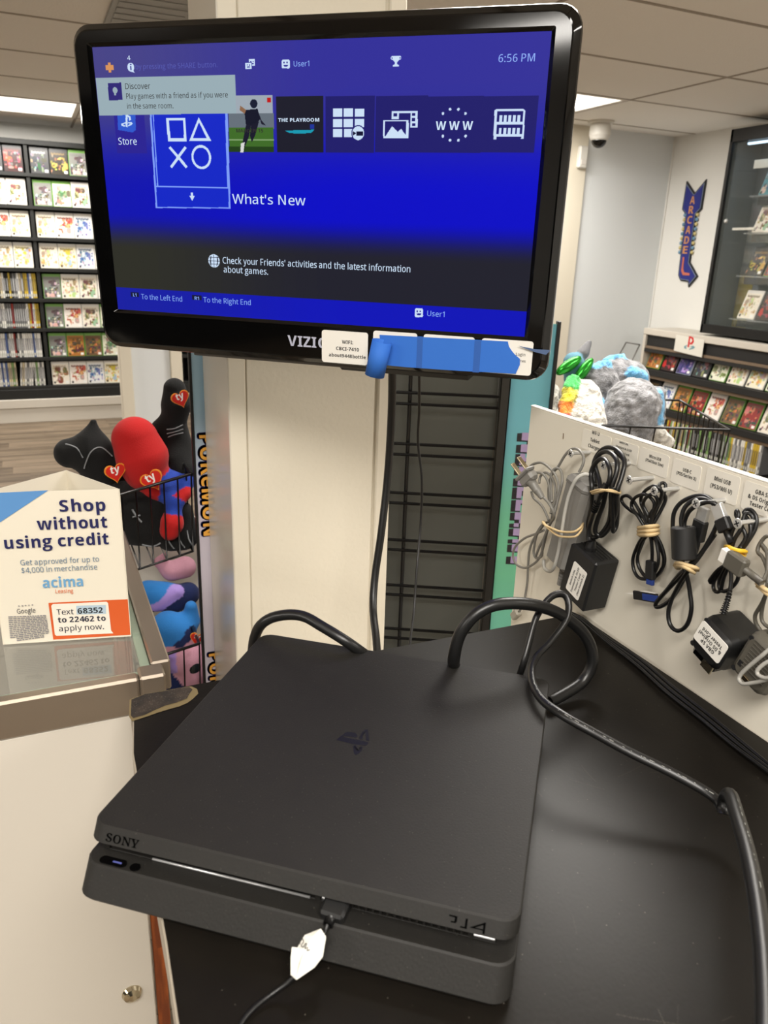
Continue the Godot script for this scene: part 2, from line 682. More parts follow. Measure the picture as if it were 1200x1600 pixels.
func _room() -> void:
	_wall("wall_right", Vector3(XR, 0, ZFAR - 0.1), Vector3(XR + 0.12, HC + 0.1, ZREAR), "wall_white")
	_wall("wall_back", Vector3(XL, 0, ZBACK - 0.12), Vector3(XR + 0.12, HC + 0.1, ZBACK), "wall_white")
	_wall("wall_left", Vector3(XL - 0.12, 0, ZBACK), Vector3(XL, HC + 0.1, ZREAR), "wall_white")
	_wall("wall_front", Vector3(XL - 0.12, 0, ZREAR), Vector3(XR + 0.12, HC + 0.1, ZREAR + 0.12), "wall_white")
	var shop := structure("window_1")          # unseen dark panes added behind the counter to darken glossy reflections
	var ws := S()
	box(ws, Vector3(-4.6, 0.35, ZREAR - 0.02), Vector3(3.6, 2.15, ZREAR - 0.005))
	part("added_dark_pane", ws, mat("added_dark_glass", Color(0.03, 0.032, 0.04), 0.05), shop)
	for x in [-4.65, -2.6, -0.55, 1.5, 3.6]:
		ws = S()
		box(ws, Vector3(x, 0.30, ZREAR - 0.06), Vector3(x + 0.06, 2.20, ZREAR - 0.021), 0.004)
		part("added_mullion", ws, mats["satin_black"], shop)
	var side := thing("added_side_shelf", "unseen black shelf added along the far side wall", "shelf")  # out-of-view shelf added to darken what the glossy surfaces mirror
	for k in 6:
		ws = S()
		box(ws, Vector3(XL + 0.002, 0.05 + k * 0.38, -5.5), Vector3(XL + 0.32, 0.08 + k * 0.38, 2.5), 0.003)
		part("shelf_board", ws, mats["satin_black"], side)
	ws = S()
	box(ws, Vector3(XL + 0.001, 0.0, -5.5), Vector3(XL + 0.02, 2.0, 2.5))
	part("back_board", ws, mats["matte_black"], side)
	var w := _wall("wall_pier", Vector3(3.66, 0, ZFAR - 0.5), Vector3(XR, HC + 0.1, ZFAR), "wall_grey")
	w.set_meta("label", "grey wall between the white column and the arcade sign")
	var st := S()
	box(st, Vector3(3.35, 0, ZFAR - 0.5), Vector3(3.655, HC + 0.05, ZFAR + 0.02), 0.004)
	part("plaster", st, mats["trim_cream"], structure("wall_column"))
	# door post and lit door beyond the television's edge
	var t := structure("trim_1")
	st = S()
	box(st, Vector3(3.30, 0, ZFAR - 0.02), Vector3(3.345, 2.05, ZFAR + 0.03), 0.003)
	part("door_post", st, mats["matte_black"], t)
	t = structure("trim_2")
	st = S()
	box(st, Vector3(XR - 0.012, 0.9, ZFAR), Vector3(XR, HC, ZFAR + 0.012), 0.004)
	part("corner_bead", st, mats["wall_white"], t)
	# floor: planks run along x
	var f := structure("floor")
	st = S()
	box(st, Vector3(XL - 0.1, -0.1, ZBACK - 0.1), Vector3(XR + 0.1, -0.006, ZREAR + 0.1))
	part("subfloor", st, mats["matte_black"], f)
	var pw := 0.18
	var meshes := []
	for i in 3:
		var ps := S()
		box(ps, Vector3(0, -0.006, 0), Vector3(1.2, 0, pw - 0.003), 0.0015)
		ps.generate_normals()
		meshes.append(ps.commit())
	var half := S()
	for row in int((ZREAR - ZBACK) / pw):
		var z := ZBACK + row * pw
		var x := XL - rng.randf() * 1.0
		while x < XR:
			if z < -3.0 and x > -2.4 and x < 1.6:      # the strip of floor in view, plank by plank
				var o := part_mesh("plank", meshes[0], mats["floor_plank%d" % (rng.randi() % 3)], f)
				o.position = Vector3(x, 0, z)
			else:
				box(half, Vector3(x, -0.006, z), Vector3(x + 1.197, 0, z + pw - 0.003))
			x += 1.2
	var rest := part("further_planks", half, mats["floor_plank0"], f)
	rest.set_meta("kind", "stuff")
	# ceiling: lay-in tiles on a grid of bars, with panel lights let in
	var c := structure("ceiling")
	st = S()
	box(st, Vector3(XL - 0.1, HC + 0.03, ZBACK - 0.1), Vector3(XR + 0.1, HC + 0.13, ZREAR + 0.1))
	part("deck", st, mats["wall_white"], c)
	var tile := S()
	box(tile, Vector3(0.008, 0, 0.008), Vector3(1.392, 0.014, 0.692), 0.003)
	tile.generate_normals()
	var tm := tile.commit()
	var bars := S()
	for i in 9:
		var x := 3.25 + 1.4 - 1.4 * i
		if x > XL and x < XR:
			box(bars, Vector3(x - 0.009, HC - 0.002, ZBACK), Vector3(x + 0.009, HC + 0.012, ZREAR))
		for k in 19:
			var z := -3.94 + 0.7 * (k - 5)
			if i == 0 and z > ZBACK and z < ZREAR:
				box(bars, Vector3(XL, HC - 0.002, z - 0.009), Vector3(XR, HC + 0.012, z + 0.009))
			if z + 0.7 < ZBACK or z > ZREAR or x + 1.4 < XL or x > XR:
				continue
			var lit := false
			for l in LIGHTS:
				lit = lit or (absf(l[0] - x) < 0.1 and absf(l[1] - z) < 0.1)
			if not lit:
				var o := part_mesh("ceiling_tile", tm, mats["ceiling_tile"], c)
				o.position = Vector3(x, HC, z)
	part("grid_bar", bars, mats["t_bar"], c)
	var where := ["above the media shelf", "beside the dome camera", "above the counter", "over the aisle right of the counter", "over the wire grid stand", "over the far side aisle", "behind the counter aisle", "at the far side wall", "near the entrance"]
	var order := [2, 3, 4, 5, 6, 7, 1, 0, 8]
	for i in LIGHTS.size():
		var t2 := thing("ceiling_light", "glowing white rectangular ceiling panel light " + where[order[i]], "ceiling light", Transform3D(Basis(), Vector3(LIGHTS[i][0], HC, LIGHTS[i][1])), "recessed ceiling panel lights")
		st = S()
		for s in [[0.0, 0.0, 1.4, 0.03], [0.0, 0.67, 1.4, 0.7], [0.0, 0.03, 0.03, 0.67], [1.37, 0.03, 1.4, 0.67]]:
			box(st, Vector3(s[0], -0.003, s[1]), Vector3(s[2], 0.016, s[3]), 0.002)
		part("frame", st, mats["lamp_frame"], t2)
		st = S()
		box(st, Vector3(0.03, 0.0, 0.03), Vector3(1.37, 0.012, 0.67))
		part("diffuser", st, mats["lamp_diffuser"], t2)

# ------------------------------------------------------------------ counter and white column
func _counter() -> void:
	var t := thing("counter", "black laminate counter with pale edge band and chipped back corner", "counter")
	var st := S()
	# top with the worn corner cut away a little
	var ol := PackedVector2Array([Vector2(0.047, -0.606), Vector2(0.050, -0.632), Vector2(0.070, -0.6345), Vector2(0.5345, -0.635), Vector2(0.5345, 0.10), Vector2(0.016, 0.10), Vector2(0.036, -0.361), Vector2(0.040, -0.55)])
	var flat := Transform3D(Basis(Vector3(1, 0, 0), Vector3(0, 0, 1), Vector3(0, -1, 0)), Vector3.ZERO)
	slab(st, ol, -YC, -YC + 0.0015, flat)
	part("laminate", st, mats["counter_black"], t)
	st = S()
	slab(st, Geometry2D.offset_polygon(ol, 0.0012)[0], -YC + 0.0016, -YC + 0.03, flat)
	part("edge_band", st, mats["counter_edge"], t)
	st = S()
	box(st, Vector3(0.065, 0.0, -0.60), Vector3(0.53, YC - 0.031, 0.08), 0.003)
	part("cabinet", st, mats["cabinet_white"], t)
	# torn patch at the back corner: bare board and a ragged rim of old glue
	st = S()
	sheet(st, P2([0.046, 0.6295, 0.060, 0.6342, 0.075, 0.6335, 0.092, 0.6335, 0.1005, 0.6325, 0.1045, 0.626, 0.104, 0.618, 0.098, 0.611, 0.092, 0.606, 0.084, 0.603, 0.076, 0.602, 0.066, 0.600, 0.055, 0.597, 0.044, 0.5945, 0.0425, 0.602]), YC + 0.0004, Transform3D(Basis(Vector3(1, 0, 0), Vector3(0, 0, -1), Vector3(0, 1, 0)), Vector3.ZERO))
	var o := part("glue_rim", st, mat("old_glue", Color(0.46, 0.40, 0.27), 0.6), t)
	o.set_meta("label", "ragged tan glue line round the chip")
	st = S()
	sheet(st, P2([0.0475, 0.6285, 0.060, 0.6335, 0.075, 0.6325, 0.092, 0.633, 0.0985, 0.6315, 0.1005, 0.626, 0.0965, 0.620, 0.093, 0.613, 0.083, 0.6095, 0.074, 0.6085, 0.064, 0.6045, 0.055, 0.600, 0.0455, 0.5985, 0.044, 0.603]), YC + 0.0007, Transform3D(Basis(Vector3(1, 0, 0), Vector3(0, 0, -1), Vector3(0, 1, 0)), Vector3.ZERO))
	var chip := mat("bare_board", Color(0.17, 0.14, 0.115), 0.9)
	specks(chip, Color(0.17, 0.14, 0.115), 0.9, 14.0, 128, 500, 33)
	part("bare_board", st, chip, t)

func _pillar() -> void:
	var t := structure("wall_pillar")
	t.set_meta("label", "cream painted square pillar with corner boards behind the television")
	var st := S()
	box(st, Vector3(0.253, 0, -1.278), Vector3(0.505, HC + 0.02, -1.104), 0.001)
	part("core", st, mats["wall_cream"], t)
	st = S()
	box(st, Vector3(0.249, 0, -1.108), Vector3(0.2745, HC + 0.02, -1.1), 0.0015)
	part("corner_board", st, mats["trim_cream"], t)
	st = S()
	box(st, Vector3(0.2485, 0, -1.278), Vector3(0.2535, HC + 0.02, -1.1005), 0.0012)
	part("side_board", st, mat("gloss_cream", Color(0.84, 0.815, 0.76), 0.22), t)
	st = S()
	box(st, Vector3(0.4835, 0, -1.108), Vector3(0.509, HC + 0.02, -1.097), 0.002)
	part("corner_board", st, mats["trim_cream"], t)
	st = S()
	box(st, Vector3(0.276, 0, -1.106), Vector3(0.4790, HC + 0.02, -1.1008), 0.0012)
	part("face_board", st, mats["wall_cream"], t)

# ------------------------------------------------------------------ television
func _rc(im: Image, x0: int, y0: int, x1: int, y1: int, c: Color) -> void:
	im.fill_rect(Rect2i(x0, y0, maxi(1, x1 - x0), maxi(1, y1 - y0)), c)

func _pg(im: Image, a: Array, c: Color) -> void:
	var p := P2(a)
	var lo := p[0]
	var hi := p[0]
	for q in p:
		lo = lo.min(q); hi = hi.max(q)
	for y in range(maxi(0, int(lo.y)), mini(im.get_height(), int(hi.y) + 2)):
		for x in range(maxi(0, int(lo.x)), mini(im.get_width(), int(hi.x) + 2)):
			if Geometry2D.is_point_in_polygon(Vector2(x + 0.5, y + 0.5), p):
				im.set_pixel(x, y, c)

func _cc(im: Image, cx: float, cy: float, r: float, ri: float, c: Color) -> void:
	for y in range(int(cy - r) - 1, int(cy + r) + 2):
		for x in range(int(cx - r) - 1, int(cx + r) + 2):
			var d := Vector2(x + 0.5 - cx, y + 0.5 - cy).length()
			if d <= r and d >= ri and x >= 0 and y >= 0 and x < im.get_width() and y < im.get_height():
				im.set_pixel(x, y, c)

const WH := Color(0.80, 0.88, 0.97)
const TP := Color(0.17, 0.14, 0.58)
const TD := Color(0.115, 0.115, 0.17)
const TN := Color(0.13, 0.12, 0.42)
const BG := Color(0.19, 0.35, 0.80)
const LB := Color(0.50, 0.62, 0.97)
const SL := Color(0.08, 0.16, 0.78)
const PP := Color(0.60, 0.68, 0.71)
const PI_ := Color(0.19, 0.16, 0.46)
const OR := Color(0.85, 0.58, 0.36)
const SB := Color(0.16, 0.15, 0.55)
const DK := Color(0.14, 0.14, 0.19)
const KB := Color(0.10, 0.11, 0.22)

func _television() -> void:
	var at := Transform3D(Basis(Vector3(0.75803, -0.00675, 0.65219), Vector3(-0.02841, 0.99866, 0.04337), Vector3(-0.65161, -0.0514, 0.75681)).orthonormalized(), Vector3(0.278, 1.483, -0.840))
	var t := thing("television", "glossy black flat television with a blue menu screen", "television", at)
	var st := S()
	var lps := []
	for l in [[-0.21, -0.15, 0.21, 0.12, 0.02, -0.062], [-0.235, -0.168, 0.235, 0.14, 0.02, -0.05], [-0.262, -0.176, 0.262, 0.153, 0.02, -0.03], [-0.2695, -0.1815, 0.2695, 0.159, 0.022, -0.024], [-0.2705, -0.183, 0.2705, 0.160, 0.022, -0.006], [-0.2695, -0.182, 0.2695, 0.159, 0.021, -0.003], [-0.2635, -0.1765, 0.2635, 0.153, 0.018, 0.0035], [-0.262, -0.175, 0.262, 0.1515, 0.017, 0.0042], [-0.2475, -0.1405, 0.2475, 0.1405, 0.002, 0.0042], [-0.2435, -0.137, 0.2435, 0.137, 0.0005, 0.0004]]:
		var lp := PackedVector3Array()
		for q in rrect(l[0], l[1], l[2], l[3], l[4]):
			lp.append(Vector3(q.x, q.y, l[5]))
		lps.append(lp)
	loft(st, lps, false, true)
	st.set_smooth_group(-1)
	quad(st, Vector3(-0.21, -0.15, -0.062), Vector3(0.21, -0.15, -0.062), Vector3(0.21, 0.12, -0.062), Vector3(-0.21, 0.12, -0.062), Vector3(0, 0, -1))
	part("casing", st, mats["gloss_black"], t)
	st = S()
	box(st, Vector3(0.03, -0.191, -0.05), Vector3(0.19, -0.165, -0.012), 0.006)
	part("rear_foot_socket", st, mats["satin_black"], t)
	st = S()
	box(st, Vector3(-0.15, -0.1865, -0.03), Vector3(0.085, -0.181, -0.008), 0.001)
	part("bottom_strip", st, mat("dusty_metal", Color(0.34, 0.32, 0.29), 0.5, 0.3), t)
	# picture
	var im := Image.create(1024, 576, false, Image.FORMAT_RGB8)
	for y in 576:
		var v := y / 576.0
		var top := Color(0.20, 0.19, 0.60).lerp(Color(0.04, 0.05, 0.78), smoothstep(0.15, 0.52, v))
		var c := top.lerp(Color(0.135, 0.135, 0.18), smoothstep(0.60, 0.745, v))
		if v > 0.905:
			c = Color(0.07, 0.09, 0.72)
		for x in 1024:
			var u := x / 1024.0
			var k := smoothstep(0.0, 0.6, u)
			var q := c.lerp(Color(c.r * 1.4 + 0.02, c.g * 1.4 + 0.02, c.b * 0.84), (1.0 - k) * 0.75)
			im.set_pixel(x, y, q)
	_paint_icons(im)
	var sm := mat("screen_picture", Color(0.01, 0.01, 0.012), 0.35)
	sm.metallic_specular = 0.15
	sm.emission_enabled = true
	sm.emission = Color(0, 0, 0)
	sm.emission_operator = BaseMaterial3D.EMISSION_OP_ADD
	sm.emission_texture = ImageTexture.create_from_image(im)
	sm.emission_energy_multiplier = 1.0
	st = S()
	st.set_smooth_group(-1)
	var w := 0.2435
	var h := 0.137
	for q in [[-w, h, 0, 0], [w, h, 1, 0], [w, -h, 1, 1], [-w, h, 0, 0], [w, -h, 1, 1], [-w, -h, 0, 1]]:
		st.set_uv(Vector2(q[2], q[3]))
		st.add_vertex(Vector3(q[0], q[1], 0.0004))
	var scr := part("screen", st, sm, t)
	var cols := [glow("screen_white", Color(0.80, 0.88, 0.97), 1.0), glow("screen_pale_blue", Color(0.50, 0.64, 0.95), 1.0), mat("screen_ink", Color(0.03, 0.03, 0.05), 0.5), glow("screen_faint", Color(0.24, 0.27, 0.66), 1.0), mat("screen_black", Color(0.01, 0.01, 0.01), 0.5)]
	for k in 5:
		st = S()
		for e in TVT:
			if e[5] == k:
				words(st, e[0], e[6], e[1], e[2], e[3], e[4], 0.0008)
		part("screen_lettering", st, cols[k], scr)
	# maker's name, stickers
	st = S()
	words(st, "VIZIO", 1, -0.0213, -0.1641, 0.0275, 0.0118, 0.0047)
	part("maker_name", st, mat("name_silver", Color(0.72, 0.73, 0.80), 0.4, 0.2), t)
	var l := AreaLight3D.new()
	l.name = "screen_light"
	l.area_size = Vector2(0.48, 0.27)
	l.light_energy = 0.012
	l.light_color = Color(0.35, 0.38, 1.0)
	l.shadow_enabled = true
	t.add_child(l)
	l.transform = Transform3D(Basis(Vector3(0, 1, 0), PI), Vector3(0, 0, 0.006))
	var g := "paper stickers on the television frame"
	var s1 := thing("sticker", "rounded white sticker reading WIFI and a password, left of the blue tape", "sticker", at, g)
	st = S()
	slab(st, rrect(0.0205, -0.1790, 0.0745, -0.1435, 0.003), 0.0044, 0.0056)
	part("paper", st, mats["paper"], s1)
	st = S()
	words(st, "WIFI:", 1, 0.0445, -0.1570, 0.0575, 0.0038, 0.0058)
	words(st, "CBCI-7410", 1, 0.0375, -0.1645, 0.0645, 0.0038, 0.0058)
	words(st, "about9448bottle", 1, 0.0290, -0.1722, 0.0725, 0.0038, 0.0058)
	part("lettering", st, mats["ink"], s1)
	var xs := [[0.0805, 0.1300, "first white sticker mostly hidden under the blue tape, beside the curl"], [0.1370, 0.1925, "middle white sticker showing only its edges under the blue tape"], [0.2000, 0.2540, "white sticker reading Login, half uncovered at the torn tape end"]]
	for i in 3:
		s1 = thing("sticker", xs[i][2], "sticker", at, g)
		st = S()
		slab(st, rrect(xs[i][0], -0.1760, xs[i][1], -0.1405, 0.003), 0.0044, 0.0054)
		part("paper", st, mats["paper"], s1)
		if i == 2:
			st = S()
			words(st, "Login", 0, 0.2370, -0.1560, 0.2465, 0.0032, 0.0056)
			words(st, "mes", 0, 0.2410, -0.1625, 0.2475, 0.0030, 0.0056)
			part("lettering", st, mats["ink"], s1)
	# painter's tape: flat run, torn end, and the free end curling off
	var tp := thing("tape", "strip of blue painter's tape with a curled end over the stickers", "tape", at)
	st = S()
	slab(st, P2([0.088, -0.1445, 0.2275, -0.1420, 0.2290, -0.1470, 0.2320, -0.1510, 0.2360, -0.1550, 0.2415, -0.1590, 0.2420, -0.1650, 0.2385, -0.1748, 0.2200, -0.1752, 0.1800, -0.1765, 0.1200, -0.1772, 0.092, -0.1768]), 0.0058, 0.0064)
	part("flat_run", st, mats["tape_blue"], tp)
	for q in [[0.1305, 0.1368], [0.1928, 0.1998]]:
		st = S()
		sheet(st, PackedVector2Array([Vector2(q[0], -0.1768), Vector2(q[1], -0.1766), Vector2(q[1], -0.1430), Vector2(q[0], -0.1432)]), 0.0066)
		part("tape_over_gap", st, mat("tape_over_black", Color(0.155, 0.35, 0.66), 0.75), tp).set_meta("label", "darker blue where tape spans a black gap")
	st = S()
	st.set_smooth_group(0)
	var axis := Transform3D(Basis(Vector3(0, 0, 1), -0.20), Vector3(0.0905, -0.1675, 0.0168))
	for k in 20:                      # a rolled strip, open at the top
		var q := []
		for a in [deg_to_rad(-95.0 - 15.5 * k), deg_to_rad(-95.0 - 15.5 * (k + 1))]:
			for rr in [0.0108, 0.0104]:
				for y in [-0.020, 0.0185]:
					q.append(axis * Vector3(cos(a) * rr, y, sin(a) * rr))
		var am := deg_to_rad(-95.0 - 15.5 * (k + 0.5))
		var n := Vector3(cos(am), 0, sin(am))
		quad(st, q[0], q[4], q[5], q[1], n)
		quad(st, q[2], q[6], q[7], q[3], -n)
		quad(st, q[0], q[4], q[6], q[2], Vector3.DOWN)
		quad(st, q[1], q[5], q[7], q[3], Vector3.UP)
	part("curled_end", st, mats["tape_blue"], tp)
	st = S()
	slab(st, P2([0.2390, -0.1455, 0.2560, -0.1475, 0.2720, -0.1475, 0.2680, -0.1525, 0.2560, -0.1505]), 0.0075, 0.0080)
	part("torn_sliver", st, mat("tape_back", Color(0.30, 0.38, 0.52), 0.7), tp)
	# swivel arm to the pillar
	var arm := thing("wall_mount", "black steel swivel arm between the television and the pillar", "tv mount")
	st = S()
	box(st, Vector3(0.33, 1.43, -1.098), Vector3(0.44, 1.56, -1.085), 0.003)
	part("wall_plate", st, mats["satin_black"], arm)
	st = S()
	rod(st, Vector3(0.385, 1.495, -1.085), Vector3(0.385, 1.495, -0.985), 0.014, 10)
	rod(st, Vector3(0.385, 1.495, -0.99), Vector3(0.325, 1.487, -0.895), 0.014, 10)
	part("arm", st, mats["satin_black"], arm)
	# cords of the television
	for e in [["power_cord", K6, 0.0055, "cord_black", "thick black mains cord"], ["video_cord", K7, 0.0019, "cord_dark", "thin black cord"]]:
		st = S()
		tube(st, P3(e[1]), e[2], 10, 0.012)
		var o := part(e[0], st, mats[e[3]], t)
		o.transform = at.affine_inverse()
		o.set_meta("label", e[4])

# ------------------------------------------------------------------ console
func _ring(hw: float, z0: float, z1: float, r: float, y: float) -> PackedVector3Array:
	var lp := PackedVector3Array()
	for q in rrect(-hw, z0, hw, z1, r, 5):
		lp.append(Vector3(q.x, y, q.y))
	return lp

func _slant(y: float) -> float:
	return (0.041 - y) / 0.038 * 0.022

func _console() -> void:
	var at := Transform3D(Basis(Vector3.UP, -atan2(0.62858, 0.77774)), Vector3(0.189, YC, -0.449))
	var t := thing("game_console", "charcoal slim game console lying at the counter's edge", "game console", at)
	var D := 0.133
	var W := 0.1325
	var lower := []
	for e in [[0.003, 0.0015], [0.0045, 0.0], [0.0205, 0.0], [0.0213, 0.0008]]:
		var s := _slant(e[0])
		lower.append(_ring(W - e[1], -D + s + e[1], D + s - e[1], 0.011, e[0]))
	lower.append(_ring(W - 0.006, -D + 0.018, 0.1290, 0.009, 0.0204))
	var st := S()
	loft(st, lower, true, true)
	part("lower_shell", st, mats["console_plastic"], t)
	st = S()
	loft(st, [_ring(W - 0.0075, -D + 0.014, 0.1120, 0.008, 0.0200), _ring(W - 0.0075, -D + 0.012, 0.1120, 0.008, 0.0318)], false, true)
	part("inner_core", st, mats["console_plastic"], t)
	var upper := []
	for e in [[0.0314, 0.0010], [0.0322, 0.0], [0.0402, 0.0], [0.0410, 0.0009]]:
		var s := _slant(e[0])
		upper.append(_ring(W - e[1], -D + s + e[1], D + s - e[1], 0.0105, e[0]))
	st = S()
	loft(st, upper, true, true)
	part("upper_shell", st, mats["console_plastic"], t)
	# emblem let into the lid
	var flat := Transform3D(Basis(Vector3(1, 0, 0), Vector3(0, 0, 1), Vector3(0, -1, 0)), Vector3.ZERO)
	st = S()
	for a in [LG1, LG2, LG3]:
		slab(st, P2(a), -0.0411, -0.0405, flat)
	part("emblem", st, mats["console_gloss"], t)
	# lettering on the slanted front
	var tilt := Transform3D(Basis(Vector3(1, 0, 0), -atan2(0.022, 0.038)), Vector3(0, 0.0357, D + _slant(0.0357)))
	st = S()
	words(st, "SONY", 3, -0.1195, -0.0024, -0.0970, 0.0050, 0.0004, tilt)
	part("maker_lettering", st, mats["engraved"], t)
	st = S()
	for q in [[0.0945, 0.0018, 0.0985, 0.0026], [0.0977, -0.0004, 0.0990, 0.0026], [0.0958, -0.0010, 0.0986, -0.0003], [0.1012, -0.0026, 0.1046, -0.0018], [0.1036, -0.0026, 0.1048, 0.0026], [0.1135, -0.0030, 0.1147, 0.0028]]:
		sheet(st, PackedVector2Array([Vector2(q[0], q[1]), Vector2(q[2], q[1]), Vector2(q[2], q[3]), Vector2(q[0], q[3])]), 0.0004, tilt)
	sheet(st, P2([0.1065, -0.0012, 0.1138, 0.0026, 0.1138, 0.0016, 0.1092, -0.0008, 0.1138, -0.0008, 0.1138, -0.0014, 0.1065, -0.0014]), 0.0004, tilt)
	part("model_lettering", st, mats["engraved"], t)
	# disc slot, buttons, vents, socket
	# front plate in the groove with real openings: disc slot, vents and two sockets
	st = S()
	for q in [[-0.1262, 0.0200, -0.1225, 0.0318], [-0.1225, 0.0200, 0.0145, 0.0208], [-0.1225, 0.0252, 0.0145, 0.0318], [0.0145, 0.0200, 0.0180, 0.0318], [0.0180, 0.0200, 0.0315, 0.0208], [0.0180, 0.0262, 0.0315, 0.0318], [0.0315, 0.0200, 0.0362, 0.0318], [0.0362, 0.0200, 0.1062, 0.0206], [0.0362, 0.0262, 0.1062, 0.0318], [0.1062, 0.0200, 0.1080, 0.0318], [0.1080, 0.0200, 0.1210, 0.0206], [0.1080, 0.0262, 0.1210, 0.0318], [0.1210, 0.0200, 0.1262, 0.0318]]:
		box(st, Vector3(q[0], q[1], 0.1282), Vector3(q[2], q[3], 0.1300), 0.0002)
	part("front_plate", st, mats["console_plastic"], t)
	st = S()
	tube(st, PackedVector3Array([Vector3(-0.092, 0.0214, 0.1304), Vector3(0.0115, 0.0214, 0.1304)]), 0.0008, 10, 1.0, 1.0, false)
	part("disc_slot_sheen", st, mats["slot_sheen_metal"], t)  # pale strip drawn in for the reflection on the glossy black slot
	for k in 17:
		st = S()
		box(st, Vector3(0.0362 + k * 0.0043, 0.0206, 0.1240), Vector3(0.0378 + k * 0.0043, 0.0263, 0.1300), 0.0002)
		part("vent_rib", st, mats["console_plastic"], t)
	for x in [0.0185, 0.108]:
		st = S()
		box(st, Vector3(x + 0.0003, 0.0222, 0.1200), Vector3(x + 0.0123, 0.0238, 0.1306), 0.0003)
		part("usb_tongue", st, mats["slot_sheen_metal"], t)
	var led := Transform3D(Basis(Vector3(1, 0, 0), PI / 2 - 0.22), Vector3(0, 0.0229, 0.1385))
	led = Transform3D(Basis(Vector3(1, 0, 0), Vector3(0, 0.05, -0.995).normalized(), Vector3(0, 0.995, 0.05).normalized()), Vector3(0, 0.0211, 0.1400))
	st = S()
	slab(st, rrect(-0.1225, -0.0026, -0.1045, 0.0030, 0.0027), -0.0003, 0.0009, led)
	var pb := part("power_button", st, mats["gloss_black"], t)
	st = S()
	slab(st, rrect(-0.1135, -0.0005, -0.1075, 0.0005, 0.0004), 0.0009, 0.0012, led)
	part("power_light", st, glow("power_led", Color(0.50, 0.52, 0.85), 0.55), pb)
	st = S()
	slab(st, rrect(-0.1015, -0.0028, -0.0950, 0.0028, 0.0027), -0.0003, 0.0009, led)
	part("eject_button", st, mats["gloss_black"], t)
	for x in [-0.10, 0.10]:
		for z in [-0.10, 0.12]:
			st = S()
			lathe(st, [[0.0, 0.0], [0.006, 0.0], [0.006, 0.0032], [0.0, 0.0032]], Transform3D(Basis(), Vector3(x, 0, z)), 12)
			part("rubber_foot", st, mats["matte_black"], t)
	# charging lead with its paper flag
	var u := thing("usb_lead", "thin black lead with white paper flag plugged into console front", "usb cable")
	st = S()
	tube(st, P3(W1), 0.0014, 8, 0.004)
	part("lead", st, mats["cord_dark"], u)
	var wp := P3(WPLUG)
	var pl := along(wp[1], wp[0], Vector3(0, 1, 0))
	st = S()
	box(st, Vector3(-0.0075, 0.004, -0.0038), Vector3(0.0075, 0.024, 0.0038), 0.0016, pl)
	part("plug", st, mats["brick_black"], u)
	st = S()
	tube(st, PackedVector3Array([wp[1], wp[1].lerp(wp[0], 0.4)]), 0.003, 8, 1.0, 1.0, false)
	part("strain_relief", st, mats["cord_dark"], u)
	var wt := P3(WTAG)
	var ce := Vector3.ZERO
	for q in wt:
		ce += q / wt.size()
	st = S()
	st.set_smooth_group(-1)
	for lay in [0.0, 0.0012]:
		var off := Vector3(0.0002, lay, 0.0008)
		var cm := ce + off + Vector3(0, 0.0030, 0)
		for i in wt.size():
			var a := wt[i] + off + Vector3(0, 0.0018 * sin(i * 2.1), 0)
			var b := wt[(i + 1) % wt.size()] + off + Vector3(0, 0.0018 * sin(((i + 1) % wt.size()) * 2.1), 0)
			var am := a.lerp(cm, 0.5) + Vector3(0, 0.0016 * cos(i * 3.3), 0)
			var bm := b.lerp(cm, 0.5) + Vector3(0, 0.0016 * cos(((i + 1) % wt.size()) * 3.3), 0)
			quad(st, a, b, bm, am, Vector3.UP)
			face(st, am, bm, cm, Vector3.UP)
	part("paper_flag", st, mats["paper_bright"], u)
	st = S()
	var fx := (wt[3] - wt[8]).normalized()
	var fy := (wt[0] - wt[4]).normalized()
	var sq := PackedVector3Array()
	for q in [[-4.0, -1.5], [-5.2, 0.4], [-4.0, 1.8], [-2.6, 1.0], [-3.2, -1.0], [-1.4, -1.2], [-0.6, 1.6], [0.2, -1.2], [1.4, 0.8], [2.0, -1.0], [3.2, 0.6]]:
		sq.append(ce + Vector3(0.0002, 0.0052, 0.0008) + fx * (q[0] * 0.0009) + fy * (q[1] * 0.0009))
	tube(st, sq, 0.00022, 4, 0.001)
	part("pen_mark", st, mats["ink"], u)
	# cords on the counter
	st = S()
	tube(st, P3(K1), 0.0054, 12, 0.006)
	lone("power_cord", st, mats["cord_black"], "thick black cord arching in a ring behind the console", "cord")
	var k2 := thing("video_lead", "black lead with white printed line looping over console's back corner", "cord")
	st = S()
	tube(st, P3(K2), 0.0036, 10, 0.005, 0.8)
	part("lead", st, mats["cord_black"], k2)
	_print_line(P3(K2), 0.0036, 0.0008, k2, 0.48, 0.98)
	var k3 := thing("thick_lead", "thick black lead with printed line running to the counter's front", "cord")
	st = S()
	tube(st, P3(K3), 0.0048, 12, 0.006)
	part("lead", st, mats["cord_black"], k3)
	_print_line(P3(K3), 0.0048, 0.0009, k3, 0.2, 0.55)
	var k4 := [K4a, K4b, K4c]
	for i in 3:
		st = S()
		tube(st, P3(k4[i]), 0.0017, 8, 0.006)
		lone("thin_lead", st, mats["cord_dark"], ["thin black lead nearest the foot of the white cable board", "middle one of three thin black leads along the cable board", "outer one of three thin black leads along the cable board"][i], "cord", Transform3D.IDENTITY, "thin leads along the cable board")
	st = S()
	tube(st, P3(K5), 0.0050, 12, 0.006)
	lone("power_cord", st, mats["cord_black"], "thick black cord humped behind the console before the cream pillar", "cord")

